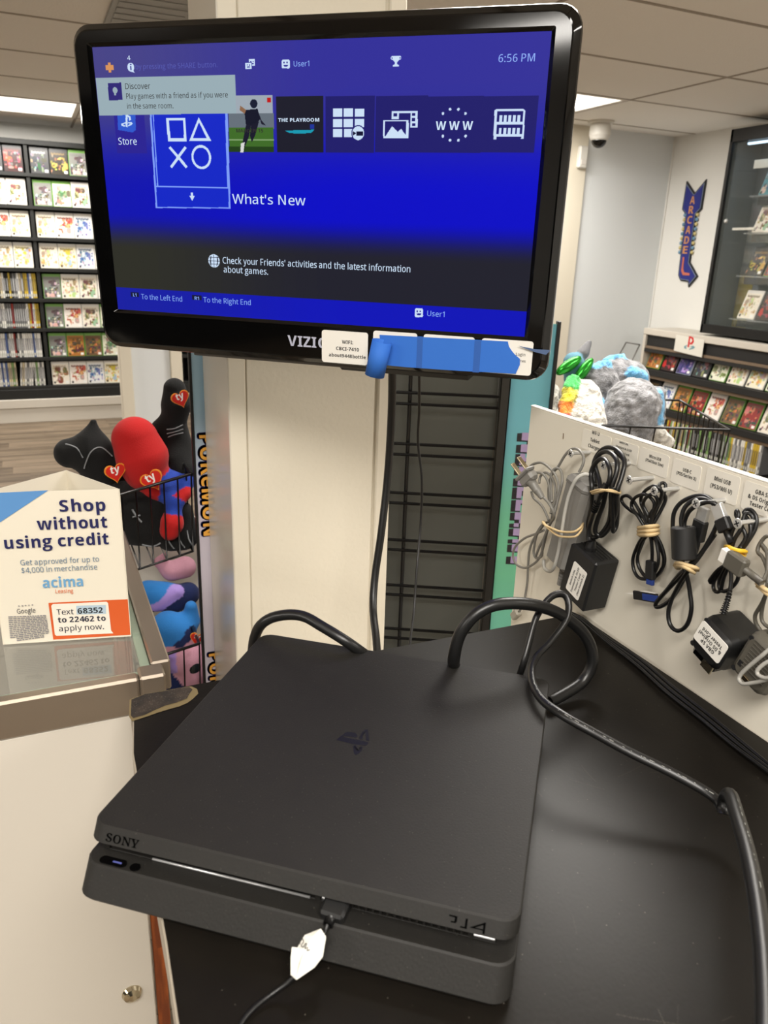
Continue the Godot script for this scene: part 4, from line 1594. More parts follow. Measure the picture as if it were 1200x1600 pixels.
func _toy_stand() -> void:
	# pale blue header panel standing behind the pillar, its black edge to the baskets
	var t := thing("toy_stand_sign", "pale blue and white upright sign panel with yellow brand lettering behind the pillar", "sign")
	var st := S()
	var im := Image.create(64, 256, false, Image.FORMAT_RGB8)
	var fn := FastNoiseLite.new()
	fn.seed = 9
	fn.frequency = 0.012
	for y in 256:
		for x in 64:
			var k := clampf(0.5 + 0.9 * sin(y / 256.0 * TAU * 1.5 - 0.6) + fn.get_noise_2d(x, y * 0.6) * 0.5, 0, 1)
			im.set_pixel(x, y, Color(0.79, 0.76, 0.80).lerp(Color(0.66, 0.80, 0.89), k))
	var pm := mat("sign_print", Color.WHITE, 0.35)
	pm.albedo_texture = ImageTexture.create_from_image(im)
	box(st, Vector3(0.2318, 0.0, -1.298), Vector3(0.335, 1.70, -1.2855), 0.0)
	part("panel", st, mat("sign_core", Color(0.78, 0.80, 0.84), 0.4), t)
	st = S()
	st.set_smooth_group(-1)
	for q in [[0.2318, 1.70, 0, 0], [0.335, 1.70, 1, 0], [0.335, 0.15, 1, 1], [0.2318, 1.70, 0, 0], [0.335, 0.15, 1, 1], [0.2318, 0.15, 0, 1]]:
		st.set_uv(Vector2(q[2], q[3]))
		st.add_vertex(Vector3(q[0], q[1], -1.2850))
	part("printed_face", st, pm, t)
	st = S()
	box(st, Vector3(0.2270, 0.0, -1.293), Vector3(0.2316, 1.72, -1.2835), 0.0012)
	part("edge_trim", st, mats["satin_black"], t)
	# lettering turned to read downwards
	for y0 in [1.122, 0.708]:
		var xf := Transform3D(Basis(Vector3(0, -1, 0), Vector3(1, 0, 0), Vector3(0, 0, 1)), Vector3(0.2390, y0, -1.2846))
		st = S()
		for o in [Vector2(1, 0), Vector2(-1, 0), Vector2(0, 1), Vector2(0, -1), Vector2(0.7, 0.7), Vector2(-0.7, 0.7), Vector2(0.7, -0.7), Vector2(-0.7, -0.7)]:
			words(st, "POKéMON", 1, o.x * 0.0030 - 0.0015, o.y * 0.0028 - 0.0015, 0.181 + o.x * 0.0030 - 0.0015, 0.026, 0.0, xf)
		part("lettering_outline", st, mat("sign_navy", Color(0.10, 0.12, 0.38), 0.4), t)
		st = S()
		words(st, "POKéMON", 1, 0.0, 0.0, 0.181, 0.026, 0.0004, xf)
		part("lettering", st, mat("sign_yellow", Color(0.93, 0.68, 0.28), 0.4), t)
	# cream back board of the lower pocket
	st = S()
	box(st, Vector3(0.02, 0.30, -1.52), Vector3(0.335, 0.900, -1.512), 0.001)
	part("back_board", st, mats["cabinet_white"], t)
	_basket("wire_basket", "black wire basket of black and red plush toys, upper one", Vector3(0.085, 1.020, -1.300), Vector3(0.226, 1.050, -1.305), Vector3(0, 0, -0.15), 0.150, 6, 3)
	_basket("wire_basket", "black wire basket of blue and pink plush toys, lower one", Vector3(0.110, 0.704, -1.300), Vector3(0.226, 0.722, -1.305), Vector3(0, 0, -0.19), 0.17, 4, 3)
	var red := lin(0.68, 0.08, 0.08)
	var blue := lin(0.12, 0.24, 0.60)
	var blk := lin(0.035, 0.035, 0.04)
	var gry := lin(0.42, 0.43, 0.44)
	# red toy: plain stuffed figure in red and blue
	var r := _toy_thing("plush_toy", "round-headed red plush toy with blue sides lying head up in the basket", [
		[Vector3(0.146, 1.098, -1.385), Vector3(0.155, 1.068, -1.38), 0.040, 0.046, red],
		[Vector3(0.158, 1.032, -1.375), Vector3(0.170, 1.015, -1.37), 0.030, 0.024, red],
		[Vector3(0.192, 1.012, -1.37), Vector3(0.222, 1.018, -1.375), 0.027, 0.022, blue],
		[Vector3(0.205, 0.995, -1.35), Vector3(0.222, 1.000, -1.35), 0.010, 0.010, red],
		[Vector3(0.202, 0.985, -1.345), Vector3(0.196, 0.962, -1.338), 0.013, 0.011, blue],
		[Vector3(0.193, 0.950, -1.335), Vector3(0.189, 0.940, -1.335), 0.020, 0.018, red]], 0.0035, Transform3D.IDENTITY)
	_heart_tag(r, Transform3D(Basis.from_euler(Vector3(0, -0.25, 0.5)), Vector3(0.163, 1.040, -1.322)), 0.040)
	# black toys
	var behind := Transform3D(Basis(), Vector3(0.010, -0.012, 0))
	var k1 := _toy_thing("plush_toy", "black plush toy with pointed ear and grey seams behind the white card", [
		[Vector3(0.040, 1.080, -1.43), Vector3(0.078, 1.082, -1.42), 0.026, 0.036, blk],
		[Vector3(0.078, 1.110, -1.42), Vector3(0.084, 1.135, -1.42), 0.016, 0.006, blk],
		[Vector3(0.085, 1.050, -1.42), Vector3(0.100, 1.02, -1.41), 0.030, 0.034, blk]], 0.004, Transform3D(Basis(), Vector3(-0.002, -0.010, 0)))
	st = S()
	tube(st, PackedVector3Array([Vector3(0.060, 1.062, -1.385), Vector3(0.072, 1.090, -1.381), Vector3(0.090, 1.098, -1.384), Vector3(0.108, 1.080, -1.388)]), 0.0012, 5, 0.006)
	tube(st, PackedVector3Array([Vector3(0.035, 1.102, -1.408), Vector3(0.052, 1.096, -1.398), Vector3(0.060, 1.080, -1.39)]), 0.0012, 5, 0.006)
	part("seam", st, mat("seam_grey", Color(0.50, 0.51, 0.52), 0.7), k1)
	_heart_tag(k1, Transform3D(Basis.from_euler(Vector3(0, 0.3, 0.1)), Vector3(0.108, 1.062, -1.345)), 0.038)
	var k2 := _toy_thing("plush_toy", "black plush toy standing tall against the sign's edge, heart tag on its head", [
		[Vector3(0.214, 1.190, -1.42), Vector3(0.216, 1.165, -1.42), 0.020, 0.028, blk],
		[Vector3(0.210, 1.130, -1.42), Vector3(0.208, 1.075, -1.42), 0.022, 0.036, blk],
		[Vector3(0.190, 1.110, -1.43), Vector3(0.170, 1.080, -1.44), 0.024, 0.030, blk],
		[Vector3(0.205, 1.060, -1.395), Vector3(0.217, 1.045, -1.385), 0.022, 0.024, blk]], 0.004, behind)
	st = S()
	for e in [[1.130, 0.006], [1.122, 0.004], [1.115, 0.002], [1.085, 0.0]]:
		tube(st, PackedVector3Array([Vector3(0.193, e[0] - 0.008, -1.397), Vector3(0.205, e[0] - e[1], -1.390), Vector3(0.221, e[0], -1.392)]), 0.0011, 5, 0.006)
	tube(st, PackedVector3Array([Vector3(0.170, 1.105, -1.412), Vector3(0.186, 1.108, -1.404), Vector3(0.205, 1.100, -1.393)]), 0.0012, 5, 0.006)
	part("seam", st, mats["seam_grey"], k2)
	_heart_tag(k2, Transform3D(Basis.from_euler(Vector3(0, 0.2, 0.3)), Vector3(0.217, 1.180, -1.378)), 0.034)
	var k3 := _toy_thing("plush_toy", "black plush toy crumpled low in the basket under the red one", [
		[Vector3(0.118, 0.985, -1.38), Vector3(0.160, 0.975, -1.38), 0.040, 0.034, blk],
		[Vector3(0.135, 0.935, -1.37), Vector3(0.170, 0.930, -1.37), 0.028, 0.030, blk]], 0.0045, Transform3D.IDENTITY)
	st = S()
	tube(st, PackedVector3Array([Vector3(0.128, 0.985, -1.338), Vector3(0.134, 0.972, -1.337), Vector3(0.142, 0.960, -1.339)]), 0.0018, 5, 0.005)
	tube(st, PackedVector3Array([Vector3(0.127, 0.971, -1.338), Vector3(0.141, 0.973, -1.338)]), 0.0016, 5, 0.005)
	tube(st, PackedVector3Array([Vector3(0.140, 0.918, -1.338), Vector3(0.158, 0.913, -1.336), Vector3(0.172, 0.918, -1.336)]), 0.0016, 5, 0.005)
	part("seam", st, mats["seam_grey"], k3)
	var k4 := _toy_thing("plush_toy", "black plush toy with curved grey stripes at the basket's bottom corner", [
		[Vector3(0.195, 0.918, -1.365), Vector3(0.218, 0.915, -1.365), 0.028, 0.026, blk],
		[Vector3(0.218, 0.965, -1.36), Vector3(0.220, 0.935, -1.36), 0.018, 0.020, blk]], 0.0045, Transform3D.IDENTITY)
	st = S()
	for x in [0.185, 0.204, 0.220]:
		tube(st, PackedVector3Array([Vector3(x, 0.936, -1.339), Vector3(x + 0.002, 0.918, -1.335), Vector3(x + 0.010, 0.903, -1.339)]), 0.0014, 5, 0.005)
	part("seam", st, mats["seam_grey"], k4)
	# blue and pink toys in the lower pocket
	var lower := Transform3D(Basis(), Vector3(0.016, -0.036, 0))
	var sky := lin(0.16, 0.46, 0.74)
	var deep := lin(0.07, 0.13, 0.30)
	var pink := lin(0.76, 0.55, 0.62)
	var lil := lin(0.62, 0.52, 0.80)
	_toy_thing("plush_toy", "blue plush toy with a lilac flap lying in the lower basket", [
		[Vector3(0.140, 0.815, -1.44), Vector3(0.170, 0.810, -1.44), 0.024, 0.022, sky],
		[Vector3(0.150, 0.790, -1.425), Vector3(0.190, 0.818, -1.42), 0.010, 0.010, lil],
		[Vector3(0.185, 0.790, -1.44), Vector3(0.215, 0.800, -1.44), 0.026, 0.024, deep]], 0.004, lower)
	_toy_thing("plush_toy", "pink plush toy with a thin curled tail on top of the blue ones", [
		[Vector3(0.190, 0.845, -1.46), Vector3(0.216, 0.850, -1.46), 0.020, 0.022, pink],
		[Vector3(0.175, 0.855, -1.46), Vector3(0.166, 0.868, -1.46), 0.006, 0.005, pink],
		[Vector3(0.166, 0.868, -1.46), Vector3(0.178, 0.882, -1.46), 0.005, 0.004, pink]], 0.003, lower)
	var bb := _toy_thing("plush_toy", "round blue plush toy behind the lower basket's rim, heart tag beside it", [
		[Vector3(0.168, 0.752, -1.40), Vector3(0.182, 0.748, -1.40), 0.034, 0.032, sky],
		[Vector3(0.186, 0.732, -1.385), Vector3(0.196, 0.745, -1.385), 0.018, 0.016, deep],
		[Vector3(0.214, 0.790, -1.40), Vector3(0.216, 0.760, -1.40), 0.012, 0.014, sky],
		[Vector3(0.160, 0.718, -1.385), Vector3(0.205, 0.722, -1.38), 0.012, 0.014, pink]], 0.004, lower)
	_heart_tag(bb, Transform3D(Basis.from_euler(Vector3(0, -0.2, -0.3)), Vector3(0.212, 0.752, -1.338)), 0.028)
	var pk := _toy_thing("plush_toy", "pink plush toy with a shiny dark eye behind the lower basket's wires", [
		[Vector3(0.203, 0.690, -1.38), Vector3(0.212, 0.665, -1.38), 0.034, 0.036, pink],
		[Vector3(0.170, 0.702, -1.375), Vector3(0.176, 0.685, -1.37), 0.012, 0.011, lil],
		[Vector3(0.160, 0.640, -1.39), Vector3(0.185, 0.635, -1.39), 0.028, 0.03, deep]], 0.004, lower)
	st = S()
	ball(st, Vector3(0.207, 0.681, -1.350), Vector3(0.013, 0.015, 0.006), 16)
	part("eye", st, mat("toy_eye", Color(0.06, 0.09, 0.11), 0.06), pk)

# ------------------------------------------------------------------ wire-grid stand behind the counter, with teal header and basket
func _grid_stand() -> void:
	var at := Transform3D(Basis(Vector3.UP, -atan2(0.47716, 0.87882)), Vector3(0.664, 0, -1.456))
	var t := thing("grid_stand", "black wire grid display stand with dark grey back board", "display stand", at)
	var st := S()
	box(st, Vector3(-0.42, 0.0, -0.055), Vector3(0.229, 1.75, -0.045), 0.001)
	part("back_board", st, mat("board_slate", Color(0.33, 0.335, 0.315), 0.6), t)
	for k in 12:
		for d in [0.0, -0.0235]:
			st = S()
			var y: float = 1.150 + 0.109 * 3 + d - 0.109 * k
			rod(st, Vector3(-0.42, y, 0), Vector3(0.229, y, 0), 0.0034, 8)
			part("cross_wire", st, mats["wire_black"], t)
	for x in [-0.33, -0.14, 0.045]:
		st = S()
		rod(st, Vector3(x, 0.05, -0.007), Vector3(x, 1.75, -0.007), 0.0042, 8)
		part("upright_wire", st, mats["wire_black"], t)
	st = S()
	box(st, Vector3(0.2295, 0.0, -0.06), Vector3(0.2490, 1.78, 0.012), 0.002)
	part("post", st, mats["gloss_black"], t)
	# teal header panel with block lettering, printed with its 3-D edges
	var s := thing("teal_sign", "teal green upright sign panel with lilac block letters beside the grid stand", "sign", at)
	var im := Image.create(32, 128, false, Image.FORMAT_RGB8)
	for y in 128:
		for x in 32:
			im.set_pixel(x, y, Color(0.40, 0.66, 0.72).lerp(Color(0.40, 0.69, 0.55), smoothstep(0.25, 0.6, y / 128.0)).lerp(Color(0.42, 0.71, 0.62), smoothstep(0.7, 0.9, y / 128.0)))
	var pm := mat("teal_print", Color.WHITE, 0.4)
	pm.albedo_texture = ImageTexture.create_from_image(im)
	st = S()
	box(st, Vector3(0.2505, 0.0, -0.012), Vector3(0.334, 1.300, 0.0), 0.001)
	part("panel", st, mat("teal_core", Color(0.16, 0.33, 0.28), 0.5), s)
	st = S()
	st.set_smooth_group(-1)
	for q in [[0.2505, 1.300, 0, 0], [0.331, 1.300, 1, 0], [0.331, 0.55, 1, 1], [0.2505, 1.300, 0, 0], [0.331, 0.55, 1, 1], [0.2505, 0.55, 0, 1]]:
		st.set_uv(Vector2(q[2], q[3]))
		st.add_vertex(Vector3(q[0], q[1], 0.0004))
	part("printed_face", st, pm, s)
	st = S()
	box(st, Vector3(0.3312, 0.0, -0.016), Vector3(0.3385, 1.306, 0.010), 0.001)
	part("edge_trim", st, mats["satin_black"], s)
	var cells := {"M": ["11011", "11111", "10101", "11011", "11011"], "I": ["111", "010", "010", "010", "111"], "N": ["10011", "11011", "11111", "11011", "11011"], "E": ["111", "100", "110", "100", "111"], "C": ["111", "100", "100", "100", "111"], "R": ["1111", "1001", "1111", "1110", "1101"], "A": ["1111", "1001", "1111", "1101", "1101"], "F": ["111", "100", "110", "110", "110"], "T": ["111", "110", "110", "110", "110"]}
	var front := S()
	var side := S()
	var y := 1.078
	var u := 0.0083
	for ch in "MINECRAFT":
		var rows: Array = cells[ch]
		for r in 5:
			for c in rows[r].length():
				if rows[r][c] == "1":
					var x0 := 0.2825 + (4 - r) * 0.0105
					var y0: float = y - c * u
					sheet(side, PackedVector2Array([Vector2(x0 - 0.010, y0 - u - 0.003), Vector2(x0 + 0.0106, y0 - u - 0.003), Vector2(x0 + 0.0106, y0), Vector2(x0 - 0.010, y0 - 0.002)]), 0.0008)
					sheet(front, PackedVector2Array([Vector2(x0, y0 - u), Vector2(x0 + 0.0106, y0 - u), Vector2(x0 + 0.0106, y0), Vector2(x0, y0)]), 0.0011)
		y -= u * (rows[0].length() + 0.42)
	part("lettering_shade", side, mat("print_charcoal", Color(0.12, 0.11, 0.13), 0.5), s)
	part("lettering", front, mat("print_lilac", Color(0.62, 0.55, 0.70), 0.5), s)
	# basket on the far side of the stand, full of soft toys
	var b := _basket("wire_basket", "black wire basket of grey and white plush toys behind the cable board", Vector3(0.97, 1.10, -1.285), Vector3(1.295, 1.10, -1.136), Vector3(0.160, 0, -0.305), 0.20, 7, 11)
	for q in [Vector3(0.985, 0, -1.315), Vector3(1.300, 0, -1.170), Vector3(1.130, 0, -1.590), Vector3(1.455, 0, -1.441)]:
		st = S()
		rod(st, q, q + Vector3(0, 0.905, 0), 0.006, 8)
		part("leg", st, mats["wire_black"], b)
	var there := Transform3D(Basis(), Vector3(0.030, -0.034, -0.052))
	var wht := lin(0.76, 0.745, 0.71)
	var g1 := lin(0.47, 0.47, 0.48)
	var g2 := lin(0.40, 0.40, 0.41)
	var bl := lin(0.36, 0.60, 0.76)
	_toy_thing("plush_toy", "grey furry plush toy with a pale blue ear at the basket's rim", [
		[Vector3(1.135, 1.165, -1.235), Vector3(1.125, 1.115, -1.240), 0.058, 0.062, g1],
		[Vector3(1.178, 1.185, -1.215), Vector3(1.180, 1.135, -1.210), 0.016, 0.018, bl],
		[Vector3(1.190, 1.190, -1.222), Vector3(1.193, 1.130, -1.215), 0.016, 0.016, g2],
		[Vector3(1.180, 1.105, -1.200), Vector3(1.215, 1.085, -1.200), 0.022, 0.016, wht]], 0.006, there, "fur")
	_toy_thing("plush_toy", "grey furry plush toy with blue ears tucked behind the other grey one", [
		[Vector3(1.105, 1.190, -1.320), Vector3(1.085, 1.140, -1.320), 0.050, 0.055, g2],
		[Vector3(1.072, 1.165, -1.270), Vector3(1.070, 1.120, -1.265), 0.013, 0.013, bl],
		[Vector3(1.090, 1.232, -1.315), Vector3(1.120, 1.240, -1.315), 0.013, 0.012, bl]], 0.006, there, "fur")
	_toy_thing("plush_toy", "grey and white speckled plush toy with a blue crest at the basket's back", [
		[Vector3(1.200, 1.205, -1.38), Vector3(1.240, 1.195, -1.37), 0.040, 0.044, g1],
		[Vector3(1.180, 1.238, -1.385), Vector3(1.215, 1.243, -1.38), 0.012, 0.012, bl],
		[Vector3(1.215, 1.215, -1.335), Vector3(1.240, 1.205, -1.330), 0.016, 0.014, bl]], 0.006, there, "fur")
	_toy_thing("plush_toy", "white furry plush toy with a rainbow mane from green to pink", [
		[Vector3(1.040, 1.150, -1.290), Vector3(1.025, 1.105, -1.270), 0.042, 0.056, wht],
		[Vector3(1.010, 1.188, -1.290), Vector3(1.003, 1.176, -1.285), 0.015, 0.016, lin(0.28, 0.72, 0.36)],
		[Vector3(0.995, 1.163, -1.278), Vector3(0.990, 1.152, -1.272), 0.016, 0.016, lin(0.85, 0.80, 0.25)],
		[Vector3(0.984, 1.140, -1.268), Vector3(0.980, 1.128, -1.262), 0.016, 0.016, lin(0.90, 0.50, 0.22)],
		[Vector3(0.974, 1.116, -1.258), Vector3(0.970, 1.098, -1.255), 0.016, 0.017, lin(0.82, 0.20, 0.36)]], 0.005, Transform3D(Basis(), Vector3(0.016, -0.008, -0.030)), "fur")
	var sp := thing("plush_toy", "plush toy with shiny green sequin wings and grey ear behind the white one", "plush toy", Transform3D(Basis(), Vector3(0.020, -0.016, -0.035)))
	part_mesh("body", stuffed([
		[Vector3(1.060, 1.225, -1.36), Vector3(1.075, 1.195, -1.36), 0.022, 0.030, lin(0.30, 0.46, 0.52)],
		[Vector3(1.085, 1.245, -1.36), Vector3(1.098, 1.268, -1.36), 0.014, 0.006, g2]], 0.005), mats["plush"], sp)
	for e in [[0.5, Vector3(1.030, 1.222, -1.335)], [0.9, Vector3(1.062, 1.210, -1.325)]]:
		st = S()
		ball(st, Vector3.ZERO, Vector3(0.036, 0.013, 0.010), 14)
		var o := part("sequin_wing", st, mat("sequin_green", Color(0.16, 0.55, 0.17), 0.22, 0.7), sp)
		o.transform = Transform3D(Basis(Vector3(0, 0, 1), e[0]), e[1])
	_toy_thing("plush_toy", "white plush toy with red and blue crest at the teal sign's edge", [
		[Vector3(0.985, 1.170, -1.34), Vector3(0.975, 1.115, -1.33), 0.030, 0.045, wht],
		[Vector3(0.968, 1.245, -1.36), Vector3(0.970, 1.225, -1.36), 0.012, 0.014, lin(0.25, 0.40, 0.50)],
		[Vector3(0.968, 1.262, -1.36), Vector3(0.968, 1.258, -1.36), 0.010, 0.010, lin(0.75, 0.25, 0.25)],
		[Vector3(0.962, 1.200, -1.34), Vector3(0.968, 1.190, -1.34), 0.014, 0.016, lin(0.25, 0.55, 0.2)]], 0.005, there * Transform3D(Basis(), Vector3(0.022, 0, -0.03)), "fur")

# ------------------------------------------------------------------ game cases
func _case_kinds() -> Array:     # [colour name, shell, paper, art colours, top band]
	var wht := Color(0.90, 0.89, 0.86)
	var grn := Color(0.42, 0.62, 0.28)
	var blk := Color(0.10, 0.10, 0.11)
	var clr := Color(0.60, 0.64, 0.68)
	return [
		["white and tan", wht, Color(0.92, 0.89, 0.82), [Color(0.75, 0.62, 0.42), Color(0.85, 0.78, 0.62)], wht],
		["white and yellow", wht, Color(0.93, 0.90, 0.80), [Color(0.88, 0.76, 0.30), Color(0.8, 0.8, 0.75)], wht],
		["white and red", wht, Color(0.93, 0.90, 0.87), [Color(0.72, 0.24, 0.16), Color(0.86, 0.65, 0.5)], wht],
		["white and blue", wht, Color(0.90, 0.90, 0.90), [Color(0.28, 0.42, 0.66), Color(0.7, 0.75, 0.8)], wht],
		["white and brown", wht, Color(0.91, 0.88, 0.82), [Color(0.45, 0.32, 0.2), Color(0.75, 0.66, 0.5)], wht],
		["pale and green", grn, Color(0.88, 0.88, 0.80), [Color(0.35, 0.48, 0.25), Color(0.62, 0.6, 0.45)], grn],
		["brown and green", grn, Color(0.42, 0.33, 0.22), [Color(0.75, 0.45, 0.16), Color(0.2, 0.16, 0.12)], grn],
		["orange and green", grn, Color(0.66, 0.42, 0.18), [Color(0.86, 0.62, 0.25), Color(0.34, 0.2, 0.12)], grn],
		["red and green", grn, Color(0.55, 0.14, 0.12), [Color(0.85, 0.5, 0.35), Color(0.16, 0.1, 0.1)], grn],
		["blue and green", grn, Color(0.30, 0.40, 0.55), [Color(0.75, 0.8, 0.85), Color(0.12, 0.16, 0.25)], grn],
		["grey and green", grn, Color(0.50, 0.50, 0.48), [Color(0.82, 0.82, 0.8), Color(0.2, 0.2, 0.2)], grn],
		["dark grey", blk, Color(0.22, 0.22, 0.23), [Color(0.5, 0.48, 0.45), Color(0.1, 0.1, 0.1)], blk],
		["black and red", blk, Color(0.20, 0.07, 0.07), [Color(0.7, 0.16, 0.12), Color(0.4, 0.3, 0.28)], blk],
		["black and gold", blk, Color(0.16, 0.13, 0.09), [Color(0.85, 0.65, 0.22), Color(0.4, 0.3, 0.15)], blk],
		["purple", clr, Color(0.28, 0.24, 0.48), [Color(0.65, 0.6, 0.85), Color(0.15, 0.12, 0.3)], blk],
		["teal", clr, Color(0.35, 0.58, 0.62), [Color(0.85, 0.85, 0.7), Color(0.2, 0.35, 0.5)], clr]]

func _make_cases() -> void:
	var kinds := _case_kinds()
	kinds.append_array(_case_kinds())          # a second picture of each colouring
	var cw := 48
	var ch := 68
	var im := Image.create(cw * 8, ch * 4, false, Image.FORMAT_RGB8)
	var r := RandomNumberGenerator.new()
	r.seed = 101
	for i in kinds.size():
		var k: Array = kinds[i]
		var ox := (i % 8) * cw
		var oy := (i / 8) * ch
		im.fill_rect(Rect2i(ox, oy, cw, ch), k[2])
		for b in 34:        # printed picture: figures and patches of colour
			var c: Color = k[3][r.randi() % 2]
			c = c.lerp(Color(r.randf(), r.randf(), r.randf()), 0.22)
			var cx := r.randi_range(3, cw - 6)
			var cy := r.randi_range(18, ch - 8)
			var rx := r.randf_range(1.5, 9.0 if b < 8 else 4.0)
			var ry := r.randf_range(1.5, 12.0 if b < 8 else 5.0)
			for y in range(maxi(12, cy - int(ry)), mini(ch - 3, cy + int(ry))):
				for x in range(maxi(1, cx - int(rx)), mini(cw - 1, cx + int(rx))):
					if pow((x - cx) / rx, 2) + pow((y - cy) / ry, 2) < 1.0:
						im.set_pixel(ox + x, oy + y, c)
		im.fill_rect(Rect2i(ox, oy, cw, 7), (k[4] as Color))
		var tc: Color = k[3][0]
		for q in 9:
			im.fill_rect(Rect2i(ox + 5 + q * 4, oy + 11 + (q % 2), 3, 5), tc.lerp(Color(0.95, 0.95, 0.92) if tc.v < 0.6 else Color(0.1, 0.1, 0.1), 0.5))
		im.fill_rect(Rect2i(ox + 36, oy + ch - 10, 9, 7), Color(0.92, 0.92, 0.9))
		im.fill_rect(Rect2i(ox + 3, oy + ch - 9, 5, 6), Color(0.15, 0.15, 0.15))
	var pm := mat("case_covers", Color.WHITE, 0.3)
	pm.albedo_texture = ImageTexture.create_from_image(im)
	for i in kinds.size():
		var k: Array = kinds[i]
		var st := S()
		st.set_color((k[1] as Color).srgb_to_linear())
		box(st, Vector3(-0.0675, 0, -0.014), Vector3(0.0675, 0.190, 0.0), 0.0022)
		st.generate_normals()
		var me := st.commit()
		st = S()
		st.set_smooth_group(-1)
		var u0 := (i % 8) / 8.0 + 0.001
		var v0 := (i / 8) / 4.0 + 0.001
		for q in [[-1, 1, 0, 0], [1, 1, 1, 0], [1, -1, 1, 1], [-1, 1, 0, 0], [1, -1, 1, 1], [-1, -1, 0, 1]]:
			st.set_uv(Vector2(u0 + q[2] * 0.123, v0 + q[3] * 0.248))
			st.add_vertex(Vector3(q[0] * 0.063, 0.095 + q[1] * 0.091, 0.0004))
		st.generate_normals()
		me = st.commit(me)
		me.surface_set_material(0, mats["tinted"])
		me.surface_set_material(1, pm)
		case_meshes.append(me)
		cover_names.append(k[0])
	for c in [["white", Color(0.88, 0.87, 0.84)], ["grey", Color(0.42, 0.42, 0.42)], ["black", Color(0.10, 0.10, 0.10)], ["pale green", Color(0.48, 0.62, 0.36)], ["yellow", Color(0.80, 0.68, 0.22)], ["blue", Color(0.28, 0.38, 0.60)], ["red", Color(0.58, 0.16, 0.13)], ["cream", Color(0.80, 0.74, 0.60)]]:
		var st := S()
		st.set_color((c[1] as Color).srgb_to_linear())
		box(st, Vector3(-0.0068, 0, -0.135), Vector3(0.0068, 0.190, 0.0), 0.0018)
		st.set_color((c[1] as Color).lerp(Color(0.2, 0.2, 0.25) if c[1].v > 0.5 else Color(0.8, 0.8, 0.8), 0.6).srgb_to_linear())
		box(st, Vector3(-0.0040, 0.055, 0.0), Vector3(0.0040, 0.150, 0.0004))
		st.set_color(Color(0.75, 0.75, 0.72).srgb_to_linear())
		box(st, Vector3(-0.0050, 0.012, 0.0), Vector3(0.0050, 0.034, 0.0004))
		st.generate_normals()
		spine_meshes.append([c[0], st.commit()])

func _put_case(k: int, at: Transform3D, place: String, group: String) -> void:
	k += 16 * (used.get("game_case", 0) % 2)
	var o := part_mesh(numbered("game_case"), case_meshes[k], null, self)
	o.transform = at
	tag(o, "%s game case %s" % [cover_names[k], place], "game case", group)

func _put_spine(k: int, at: Transform3D, place: String, group: String) -> void:
	var o := part_mesh(numbered("shelved_game_case"), spine_meshes[k][1], mats["tinted"], self)
	o.transform = at
	tag(o, "%s game case spine %s" % [spine_meshes[k][0], place], "game case", group)

